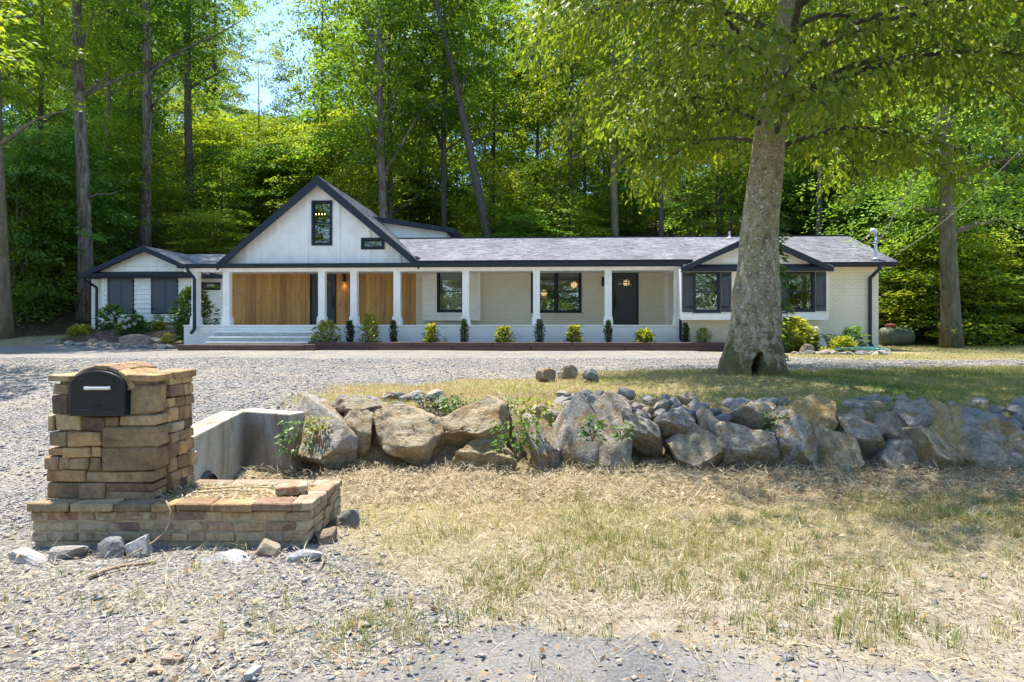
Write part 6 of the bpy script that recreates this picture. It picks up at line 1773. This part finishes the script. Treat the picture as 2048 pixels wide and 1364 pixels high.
# ------------------------------------------------------------------ edging timbers, bed rocks
ed = thing('timber_edging', 'dark brown landscape timbers edging the bed along the porch', 'edging', (*h2w(U(1000, 22.9), 22.9), 0.75), -TH)
E0 = Vector((U(1000, 22.9), 22.9, 0.75))
def timber(a, b_, v0, v1, z0, z1):
    o = soften(MB(E0).box(a, b_, v0, v1, z0, z1).build('timber', M['timber'], ed), 0.012, 1)
for (p, q, dz) in ((622, 668, 0), (669, 826, 0), (827, 985, 0), (986, 1144, 0), (1145, 1340, 0), (1341, 1470, 0)):
    timber(U(p, 22.85), U(q, 22.85), 22.80, 22.95, 0.785, 0.925)
for (p, q) in ((600, 740), (741, 905), (906, 1060), (1061, 1250), (1251, 1470)):
    timber(U(p, 22.85), U(q, 22.85), 22.78, 22.94, 0.5, 0.781)
st = thing('step_edging', 'low brown timber frame at the foot of the porch steps', 'edging', (*h2w(U(500, 22.3), 22.3), 0.70), -TH)
E0 = Vector((U(500, 22.3), 22.3, 0.70)); ed = st
timber(U(358, 22.3), U(438, 22.3), 22.22, 22.36, 0.5, 0.845); timber(U(439, 22.3), U(610, 22.3), 22.22, 22.36, 0.5, 0.84); timber(U(611, 22.3), U(630, 22.3), 22.22, 22.36, 0.5, 0.86)
timber(U(358, 22.3), U(358, 22.3) + 0.15, 22.37, 23.3, 0.5, 0.83)
st = thing('wing_edging', 'dark timber edging behind the flowers under the shutters', 'edging', (*h2w(U(270, 27.0), 27.0), 1.0), -TH)
E0 = Vector((U(270, 27.0), 27.0, 1.0)); ed = st
timber(U(196, 27.0), U(300, 27.0), 26.95, 27.1, 0.9, 1.28); timber(U(301, 27.0), U(352, 27.0), 26.95, 27.1, 0.9, 1.27)
# bed soil behind the porch timbers and beds at both ends
def bed(name, pts, zfun, label):
    us = [p[0] for p in pts]; vs = [p[1] for p in pts]
    gu, gv = np.meshgrid(np.linspace(min(us), max(us), 40), np.linspace(min(vs), max(vs), 12))
    X_ = gu * tc_ + gv * ts_; Y_ = -gu * ts_ + gv * tc_
    Z_ = zfun(gu, gv, X_, Y_) + 0.05 * (fbm(X_ * 4, Y_ * 4, 17) - .5)
    ii_ = np.arange(gu.size).reshape(gu.shape)
    me = np_mesh(name, np.stack([X_.ravel(), Y_.ravel(), Z_.ravel()], 1), np.stack([ii_[:-1, :-1].ravel(), ii_[:-1, 1:].ravel(), ii_[1:, 1:].ravel(), ii_[1:, :-1].ravel()], 1), smooth=True)
    tag(link(name, me, M['mulch']), label, kind='structure')
M['mulch'] = mat_plain('bark_mulch', (0.10, 0.07, 0.05), 0.95, 0.5, 30, 0.1, bscale=50, bstr=0.9)
bed('flower_bed', [(U(625, 22.9), 22.9), (U(1470, 22.9), 23.9)], lambda u, v, X_, Y_: 0.87 + 0 * u, None)
def lz(u, v, X_, Y_):
    e = sstep(24.3, 26.0, v)
    return ground_z(X_, Y_) - 0.04 + e * 0.30 * sstep(U(130, 26), U(180, 26), u)
bed('flower_bed', [(U(135, 26), 24.3), (U(352, 25), 28.1)], lz, None)
bed('flower_bed', [(U(1480, 22), 20.9), (U(1775, 22), 23.62)], lambda u, v, X_, Y_: ground_z(X_, Y_) - 0.03 + 0.14 * sstep(20.9, 22.2, v) * sstep(U(1775, 22), U(1740, 22), u), None)

def big_rock(px, py, v, w, h, mat, label, seed, rot=0, depth=0.8, name='bed_rock'):
    u = U(px, v); X_, Y_ = h2w(u, v)
    z = ZH(px, py, v); w, h = w * Y_ / F, h * Y_ / F
    tag(link(name, boulder_mesh(600 + seed, 3, 8, 0.06), M[mat], None, (X_, Y_, z), (0, 0, R(rot)), (w * .53, w * .53 * depth, h * .6)), label, 'rock', 'rocks in the flower beds')
big_rock(268, 686, 24.4, 76, 30, 'brownrock', 'biggest brown rock in the left flower bed', 1, 5, .6)
big_rock(208, 689, 24.3, 30, 14, 'rock', 'pale rounded rock left of the biggest bed rock', 2)
big_rock(310, 688, 24.6, 36, 24, 'rock', 'dark rock at the right end of the biggest bed rock', 3)
big_rock(186, 684, 24.6, 18, 12, 'rock', 'pale rock at the foot of the yellow mounded shrub', 4)
big_rock(145, 692, 24.2, 22, 14, 'rock', 'grey rock left of the yellow mounded shrub', 5)
big_rock(322, 698, 23.6, 44, 10, 'slate', 'long dark slab in front of the left bed', 6, -12, .4)
big_rock(105, 686, 24.8, 36, 12, 'rock', 'flat pale rock at the far left end of the bed', 7, 0, .5)
big_rock(1614, 704, 21.0, 30, 28, 'brownrock', 'upright brown rock at the front of the right bed', 8, 0, .6)
big_rock(1660, 709, 20.7, 52, 18, 'brownrock', 'flat tan rock in the right bed before the yellow shrub', 9, 4, .6)
# stone rims of the beds
def rim(name, label, path, n, s0, s1, seed):
    r_ = random.Random(seed)
    q = [h2w(U(px, v), v) for (px, v) in path]
    t = thing(name, label, 'stone border', (q[0][0], q[0][1], gz(*q[0])))
    o = Vector(t.location)
    for k in range(n):
        f = (k + r_.uniform(.2, .8)) / n * (len(q) - 1); i = min(int(f), len(q) - 2); f -= i
        X_ = q[i][0] * (1 - f) + q[i + 1][0] * f + r_.uniform(-.12, .12); Y_ = q[i][1] * (1 - f) + q[i + 1][1] * f + r_.uniform(-.15, .15)
        s_ = r_.uniform(s0, s1)
        rock('stone', 'rock', t, Vector((X_, Y_, gz(X_, Y_) + s_ * .25)) - o, (s_ * r_.uniform(.9, 1.5), s_, s_ * r_.uniform(.5, .8)), (r_.uniform(-.3, .3), r_.uniform(-.3, .3), r_.uniform(0, 6)))
rim('stone_border', 'broken line of small rocks along the front of the left bed', [(95, 24.8), (150, 24.0), (240, 23.6), (300, 23.5), (350, 23.4)], 34, 0.07, 0.17, 1)
rim('stone_border', 'curved line of pale rocks around the right bed', [(1570, 20.6), (1640, 20.2), (1720, 20.0), (1762, 20.3), (1776, 21.2), (1768, 22.4)], 36, 0.07, 0.14, 2)

# garden hose coil in the right bed
hx, hy = h2w(U(1722, 21.2), 21.2)
hp = []
for i in range(260):
    t = i / 259 * 6 * 2 * math.pi
    rr = 0.42 + 0.16 * math.sin(t * 0.37) + 0.06 * math.sin(t * 2.3)
    X_, Y_ = hx + rr * 1.35 * math.cos(t), hy + rr * 0.8 * math.sin(t)
    hp.append((X_ - hx, Y_ - hy, gz(X_, Y_) + 0.12 - gz(hx, hy) + 0.03 * math.sin(t * 1.7) + 0.05 * i / 259))
o = MB().tube(hp, 0.012, 6).build('garden_hose', M['hose'], None, smooth=True, loc=(hx, hy, gz(hx, hy)))
tag(o, 'tangled teal garden hose lying in the right flower bed', 'hose')

# gas tank
tx, ty = h2w(U(1791, 28.5), 28.5)
tz = gz(tx, ty) - 0.08
tk = thing('propane_tank', 'mossy olive propane tank with red dome behind the right corner of the house', 'gas tank', (tx, ty, tz), R(12))
bod = []
rads = []
for i in range(25):
    t = -1 + 2 * i / 24
    a = 0.80 * t
    e = max(0.0, (abs(t) - 0.55) / 0.45)
    rads.append(max(0.012, 0.39 * math.sqrt(max(0.0, 1 - e * e)))); bod.append((a, 0, 0.47))
MB().tube(bod, rads, 28).build('tank_body', M['tank'], tk, smooth=True)
MB().tube([(-0.24, 0, 0.82), (-0.24, 0, 0.92), (-0.24, 0, 0.98), (-0.24, 0, 1.005)], [0.19, 0.19, 0.15, 0.03], 18).build('dome_lid', M['red'], tk, smooth=True)
for a in (-0.35, 0.35):
    MB().box(a - 0.05, a + 0.05, -0.22, 0.22, -0.1, 0.15).build('leg', M['black'], tk)

# overhead wires
def to_h(u, v, z): return (*h2w(u, v), z)
m1 = Vector(to_h(mu + 0.07, mv - 0.02, ZH(1751, 466, 23.5) - 0.29))
e1 = Vector((PX(1975, 12.0), 12.0, PZ(-40, 12.0)))
pts = []
for i in range(60):
    t = i / 59; p = m1.lerp(e1, t); p.z -= 0.5 * math.sin(math.pi * t); pts.append(p - m1)
mb = MB().tube(pts, 0.014, 6)
for ph in (0, math.pi):
    mb.tube([p + Vector((0.018 * math.cos(i * 1.3 + ph), 0.0, 0.018 * math.sin(i * 1.3 + ph))) for i, p in enumerate(pts)], 0.009, 5)
tag(mb.build('service_cable', M['cable'], None, smooth=True, loc=m1), 'twisted power cable running from the service mast up over the lawn', 'cable')
m2 = Vector(to_h(U(1782, 23.4), 23.4, ZH(1782, 516, 23.4))); e2 = Vector((PX(2090, 15), 15.0, PZ(250, 15)))
tag(MB().tube([m2.lerp(e2, i / 29) - m2 + Vector((0, 0, -0.25 * math.sin(math.pi * i / 29))) for i in range(30)], 0.010, 6).build('phone_wire', M['cable'], None, smooth=True, loc=m2), 'thin pale wire from the right roof corner towards the upper right', 'wire')

# fallen sticks and the dry cane on the planter
def stick(pts, r0, r1, label, name='fallen_stick', mat='twig'):
    o = Vector(pts[0]); n = len(pts)
    tag(MB().tube([Vector(p) - o for p in pts], [r0 + (r1 - r0) * i / (n - 1) for i in range(n)], 7).build(name, M[mat], None, smooth=True, loc=o), label, 'stick')
def gp(px, py, dz=0.012):
    z = 0.05
    for _ in range(6):
        Y_ = (CAMZ - z - dz) / (py - HOR) * F; z = gz(PX(px, Y_), Y_)
    return (PX(px, Y_), Y_, z + dz)
stick([gp(178, 1156), gp(205, 1142, .02), gp(240, 1132, .025), gp(280, 1128, .022), gp(312, 1124)], 0.013, 0.009, 'brown fallen stick on the gravel in front of the planter')
stick([gp(1620, 1164), gp(1680, 1174, .02), gp(1730, 1182, .02), gp(1790, 1187)], 0.007, 0.005, 'long thin stick on the dry grass at the right')
stick([gp(690, 1250), gp(712, 1238, .03), gp(730, 1215, .05)], 0.004, 0.002, 'thin forked twig on the ground below the planter corner')
stick([gp(370, 1318), gp(380, 1290, .03), gp(392, 1262, .03)], 0.003, 0.002, 'thin twig on the gravel near the bottom left')
stick([gp(640, 1140), gp(644, 1128, .02), gp(650, 1112, .03)], 0.007, 0.006, 'short pale stick leaning by the large flat slate slab')
stick([gp(592, 1108, .02), gp(606, 1122, .02), gp(624, 1138)], 0.005, 0.003, 'thin dead stem on the large flat slate slab')
c0 = []
for (px, py, Y_) in ((322, 998, 4.50), (333, 1003, 4.40), (341, 1020, 4.37), (340, 1045, 4.36), (330, 1065, 4.34), (305, 1085, 4.28), (275, 1102, 4.2), (245, 1118, 4.12)):
    c0.append((PX(px, Y_), Y_, PZ(py, Y_)))
stick(c0, 0.0065, 0.005, 'curved dry cane draped over the front of the planter', 'dry_cane')
for k, (a, b_, lab) in enumerate((((400, 975, 4.72), (560, 966, 4.78), 'long straw coloured stem lying across the planter, rear one'), ((395, 985, 4.62), (520, 972, 4.68), 'long straw coloured stem lying across the planter, front one'))):
    stick([(PX(a[0], a[2]), a[2], .365), (PX((a[0] + b_[0]) / 2, a[2]), a[2] + .03, .375), (PX(b_[0], b_[2]), b_[2], .36)], 0.005, 0.003, lab, 'fallen_stalk')
# small wood blocks and stones on the foreground
for (px, py, w, lab, mt, sd) in ((345, 1325, 38, 'pale wood chunk near the bottom left of the picture', 'brownrock', 1), (312, 1348, 28, 'reddish wood chunk at the bottom edge of the picture', 'brownrock', 2), (145, 1340, 26, 'brown wood chunk in the bottom left corner', 'brownrock', 3), (718, 1338, 14, 'small brown stone at the bottom centre', 'brownrock', 4), (505, 1352, 42, 'pale flat stone at the bottom edge left of centre', 'slate', 5), (265, 1324, 16, 'small black stone near the bottom left', 'black', 6)):
    p = gp(px, py, 0.0); wm = w * p[1] / F
    tag(link('loose_chunk', chamfer_stone(wm, wm * .5, wm * .4, 1800 + sd, .15, .15), M[mt], None, (p[0], p[1], p[2] + wm * .15), (0, R(5), R(-25 + 20 * sd))), lab, 'stone' if mt != 'brownrock' else 'chunk')

# ------------------------------------------------------------------ ground scatter
g = np.random.default_rng(404)
def frustum_pts(n, Y0, Y1, k=0.6, spread=0.95):
    a = 1 - k
    Y_ = (Y0 ** a + g.random(n) * (Y1 ** a - Y0 ** a)) ** (1 / a)
    return (g.random(n) * 2 - 1) * spread * Y_, Y_
def on_planter(X_, Y_): return (X_ > bx0 - .03) & (X_ < bx1 + .05) & (Y_ > pyf - 0.03) & (Y_ < by1 + 0.03)
# gravel and slate chips
X_, Y_ = frustum_pts(262000, 2.2, 17.0, 0.9)
gm_, am_, mm_, fm_ = zone_masks(X_, Y_)
patch = fbm(X_ * 1.2, Y_ * 1.2, 71)
pr = np.where(Y_ < 4.7, gm_ * 0.9 * (1 - 0.80 * am_), gm_ * 0.62) * (0.35 + 1.1 * patch)
pr = np.maximum(pr, 0.10 * sstep(-0.5, -1.5, X_) * (Y_ < 5.2) + 0.05 * (Y_ < 5))
ok = (g.random(len(X_)) < pr) & ~on_planter(X_, Y_)
X_, Y_ = X_[ok][:95000], Y_[ok][:95000]
n = len(X_)
s_ = np.where(Y_ < 4.8, 0.0036 * np.exp(0.62 * g.standard_normal(n)), 0.0085 * np.exp(0.35 * g.standard_normal(n)))
s_ = np.clip(s_, 0.002, 0.03) * (1 + 0.05 * np.clip(Y_ - 6, 0, 10))
big_ = g.random(n) < 0.006; s_ = np.where(big_ & (Y_ < 5), s_ * 2.0, s_)
fl = 0.25 + 0.45 * g.random(n)
yaw = g.random(n) * 6.283; el = 1 + 0.9 * g.random(n)
base = np.array([[1, 0, 0], [0, 1, 0], [-1, 0, 0], [0, -1, 0], [0, 0, 1], [0, 0, -1]], float)
loc = np.tile(base[None], (n, 1, 1)) * (1 + 0.35 * g.standard_normal((n, 6, 1)).clip(-1, 1))
loc += 0.18 * g.standard_normal((n, 6, 3))
loc[:, :, 0] *= (s_ * el)[:, None]; loc[:, :, 1] *= s_[:, None]; loc[:, :, 2] *= (s_ * fl)[:, None]
tl = 0.25 * g.standard_normal(n)
loc[:, :, 2] += loc[:, :, 0] * tl[:, None]
c_, sn = np.cos(yaw)[:, None], np.sin(yaw)[:, None]
Vx = loc[:, :, 0] * c_ - loc[:, :, 1] * sn + X_[:, None]; Vy = loc[:, :, 0] * sn + loc[:, :, 1] * c_ + Y_[:, None]
Vz = loc[:, :, 2] + (ground_z(X_, Y_) + s_ * fl * 0.4)[:, None]
V = np.stack([Vx, Vy, Vz], -1).reshape(-1, 3)
fc = np.array([[0, 1, 4], [1, 2, 4], [2, 3, 4], [3, 0, 4], [1, 0, 5], [2, 1, 5], [3, 2, 5], [0, 3, 5]])
Fc = (np.arange(n)[:, None, None] * 6 + fc[None]).reshape(-1, 3)
T = np.repeat(np.clip(0.45 + 0.24 * g.standard_normal(n), 0, 1), 6)
tag(link('gravel_chips', np_mesh('gravel_chips', V, Fc, T), M['chip']), 'loose grey gravel and slate chips scattered over drive and roadside', 'gravel', kind='stuff')

# blades of grass
def blades(X_, Y_, h, w, lean, tint, name, label, base_dz=0.0, zfix=None):
    n = len(X_)
    a = g.random(n) * 6.283
    Z_ = (ground_z(X_, Y_) if zfix is None else zfix) - 0.004 + base_dz
    b = np.stack([np.cos(a), np.sin(a), np.zeros(n)], 1) * (w / 2)[:, None]
    P = np.stack([X_, Y_, Z_], 1)
    a2 = g.random(n) * 6.283
    mid = P + np.stack([np.cos(a2) * lean * h * .35, np.sin(a2) * lean * h * .35, h * 0.6], 1)
    tip = P + np.stack([np.cos(a2) * lean * h, np.sin(a2) * lean * h, h * np.sqrt(np.clip(1 - 0.4 * lean ** 2, 0.1, 1))], 1)
    V = np.stack([P - b, P + b, mid + b * .7, tip, mid - b * .7], 1).reshape(-1, 3)
    k = np.arange(n)[:, None] * 5
    F4 = k + np.array([[0, 1, 2, 4]])
    F3 = k + np.array([[4, 2, 3, 3]])
    me = bpy.data.meshes.new(name)
    nv = len(V); me.vertices.add(nv); me.vertices.foreach_set('co', V.astype(np.float32).ravel())
    idx = np.concatenate([F4.ravel(), F3[:, :3].ravel()]).astype(np.int32)
    me.loops.add(len(idx)); me.loops.foreach_set('vertex_index', idx)
    me.polygons.add(2 * n)
    me.polygons.foreach_set('loop_start', np.concatenate([np.arange(n) * 4, n * 4 + np.arange(n) * 3]).astype(np.int32))
    me.polygons.foreach_set('loop_total', np.concatenate([np.full(n, 4), np.full(n, 3)]).astype(np.int32))
    at = me.attributes.new('tint', 'FLOAT', 'POINT'); at.data.foreach_set('value', np.repeat(tint, 5).astype(np.float32))
    me.update(calc_edges=True)
    return tag(link(name, me, M['grass']), label, 'grass', kind='stuff')
# roadside tufts
X_, Y_ = frustum_pts(10700, 2.5, 5.7, 0.3)
gm_, am_, mm_, fm_ = zone_masks(X_, Y_)
dens = sstep(-1.4, 0.2, X_ - 0.3 + (4.3 - Y_) * 0.5) * (0.08 + 1.25 * sstep(0.42, 0.66, fbm(X_ * 1.7, Y_ * 1.7, 77))) * (1 - 0.92 * am_) * sstep(2.6, 3.7, Y_)
dens = dens + 0.035
ok = (g.random(len(X_)) < dens) & ~on_planter(X_, Y_)
tx_, ty_ = X_[ok], Y_[ok]
nb = g.integers(4, 15, len(tx_))
ti = np.repeat(np.arange(len(tx_)), nb)
sp = 0.012 + 0.03 * g.random(len(tx_))
X_, Y_ = tx_[ti] + g.standard_normal(len(ti)) * sp[ti], ty_[ti] + g.standard_normal(len(ti)) * sp[ti]
th_ = 0.035 + 0.075 * g.random(len(tx_)) ** 1.6
tt_ = np.clip(0.58 + 0.20 * g.standard_normal(len(tx_)), 0, 1)
h = th_[ti] * (0.5 + 0.7 * g.random(len(ti)))
blades(X_, Y_, h, 0.0022 + 0.0025 * g.random(len(ti)), 0.18 + 0.4 * g.random(len(ti)), np.clip(tt_[ti] + 0.1 * g.standard_normal(len(ti)), 0, 1), 'roadside_grass', 'sparse yellow green grass tufts along the road edge')
# thatch: dry short grass over bank and verge
X_, Y_ = frustum_pts(178000, 3.0, 7.3, 0.4)
gm_, am_, mm_, fm_ = zone_masks(X_, Y_)
dens = (1 - gm_) * sstep(3.6, 4.9, Y_) * (0.15 + 0.9 * fbm(X_ * 2, Y_ * 2, 79)) * (1 - 0.6 * mm_) * (Y_ < wall_y(X_) + 0.25) * sstep(-2.2, -0.6, X_ - 0.2)
ok = (g.random(len(X_)) < dens) & ~on_planter(X_, Y_)
X_, Y_ = X_[ok][:47500], Y_[ok][:47500]; n = len(X_)
right_green = sstep(1.2, 4.5, X_)  # the grass itself grows greener towards the right
t_ = np.clip(0.25 + 0.22 * g.standard_normal(n) + 0.25 * sstep(0.5, .7, fbm(X_ * 1.3, Y_ * 1.3, 80)) + 0.22 * right_green * (Y_ > 5.3), 0, 1)
blades(X_, Y_, 0.018 + 0.04 * g.random(n), 0.002 + 0.003 * g.random(n), 0.5 + 0.9 * g.random(n), t_, 'verge_grass', 'dry thatch of short grass on the verge and bank')
# upper lawn
X_, Y_ = frustum_pts(226000, 7.0, 14.5, 0.4)
gm_, am_, mm_, fm_ = zone_masks(X_, Y_)
dens = (1 - gm_) * (Y_ > wall_y(X_) + 0.30) * (X_ > -2.6) * (0.35 + 0.8 * fbm(X_ * 1.5, Y_ * 1.5, 81))
dens = np.maximum(dens, 0.05 * sstep(0.55, 0.7, fbm(X_ * 1.1, Y_ * 1.1, 82)))
ok = g.random(len(X_)) < dens
X_, Y_ = X_[ok][:95000], Y_[ok][:95000]; n = len(X_)
grn = sstep(0.0, 6.0, X_) * 0.40 + 0.35 * sstep(0.52, 0.68, fbm(X_ * 0.9, Y_ * 0.9, 83))
t_ = np.clip(0.22 + grn + 0.15 * g.standard_normal(n), 0, 1)
blades(X_, Y_, 0.022 + 0.045 * g.random(n), 0.004 + 0.004 * g.random(n), 0.4 + 0.7 * g.random(n), t_, 'lawn_grass', 'short dry golden and green grass of the upper lawn')
# far right lawn and weeds on the gravel court
X_, Y_ = frustum_pts(110000, 11.0, 30, 0.2, 0.85)
gm_, am_, mm_, fm_ = zone_masks(X_, Y_)
dens = (1 - gm_) * ((X_ > 5.5) | (X_ < -11)) * (1 - fm_) * 0.8 + 0.03 * sstep(0.52, 0.66, fbm(X_ * 0.9, Y_ * 0.9, 85))
u_, v_ = w2h(X_, Y_)
inside = (v_ > 20.5) & (u_ > U(625, 22.9)) & (u_ < uR1 + .3)
inside |= (v_ > 22.2) & (u_ > uL0) & (u_ < uR1)
ok = (g.random(len(X_)) < dens) & ~inside
X_, Y_ = X_[ok][:34000], Y_[ok][:34000]; n = len(X_)
t_ = np.clip(0.50 + 0.25 * (fbm(X_ * .5, Y_ * .5, 88) - .5) * 2 + 0.18 * g.standard_normal(n), 0, 1)
blades(X_, Y_, 0.03 + 0.05 * g.random(n), 0.008 + 0.008 * g.random(n), 0.4 + 0.6 * g.random(n), t_, 'far_grass', 'thin grass and weeds on the court and the far right lawn')

# straw and dead stalks
def flat_bits(X_, Y_, L, W, mat, name, label, cat, zadd=None, lift=0.35, zfix=None):
    n = len(X_)
    a = g.random(n) * 6.283; el = g.standard_normal(n) * lift
    A = np.stack([np.cos(a), np.sin(a), np.sin(el)], 1)
    N = np.stack([0.3 * g.standard_normal(n), 0.3 * g.standard_normal(n), np.ones(n)], 1)
    Z_ = (ground_z(X_, Y_) if zfix is None else zfix) + 0.006 + (0 if zadd is None else zadd) + np.abs(np.sin(el)) * L * .5
    P = np.stack([X_, Y_, Z_], 1) - A * (L / 2)[:, None]
    V, Fc = leaf_quads(P, A, N, L, W, 0.06)
    T = np.repeat(np.clip(0.5 + 0.25 * g.standard_normal(n), 0, 1), 4)
    return tag(link(name, np_mesh(name, V, Fc, T), M[mat]), label, cat, kind='stuff')
X_, Y_ = frustum_pts(166000, 2.5, 7.2, 0.4)
gm_, am_, mm_, fm_ = zone_masks(X_, Y_)
dens = (0.22 + 0.9 * mm_ + 0.35 * (1 - gm_) * (Y_ > 3.4)) * (0.2 + 1.2 * fbm(X_ * 2.2, Y_ * 2.2, 91)) * (1 - 0.8 * am_) * (Y_ < wall_y(X_) + 0.18)
ok = (g.random(len(X_)) < dens) & ~on_planter(X_, Y_) & ~((X_ < -2.5) & (Y_ > 5.3))
X_, Y_ = X_[ok][:54000], Y_[ok][:54000]; n = len(X_)
zadd = 0.05 * sstep(5.4, 6.4, Y_) * g.random(n)
flat_bits(X_, Y_, 0.03 + 0.13 * g.random(n) ** 2, 0.0022 + 0.0026 * g.random(n), 'straw', 'straw', 'pale straw and dead stalks strewn over verge and bank', 'straw', zadd)
X_, Y_ = frustum_pts(47000, 2.5, 7.2, 0.4)
gm_, am_, mm_, fm_ = zone_masks(X_, Y_)
dens = (0.06 + 0.75 * mm_) * (0.2 + 1.2 * fbm(X_ * 1.8, Y_ * 1.8, 93)) * (Y_ < wall_y(X_) + 0.1)
ok = (g.random(len(X_)) < dens) & ~on_planter(X_, Y_) & ~((X_ < -2.5) & (Y_ > 5.3))
X_, Y_ = X_[ok][:9500], Y_[ok][:9500]; n = len(X_)
L = 0.018 + 0.035 * g.random(n)
flat_bits(X_, Y_, L, L * (0.4 + 0.3 * g.random(n)), 'litter', 'fallen_leaves', 'brown fallen leaves lying on the bank and verge', 'leaves', 0.03 * g.random(n), 0.4)
# planter filling
n = 1500
X_ = g.uniform(pxr + 0.02, bx1 - 0.12, n); Y_ = g.uniform(pyf + 0.12, by1 - 0.15, n)
flat_bits(X_, Y_, 0.012 + 0.05 * g.random(n) ** 2, 0.004 + 0.012 * g.random(n), 'straw', 'planter_litter', 'yellow dry leaves and straw filling the brick planter', 'straw', None, 0.3, zfix=ztop_ + 0.03 + 0.02 * g.random(n))
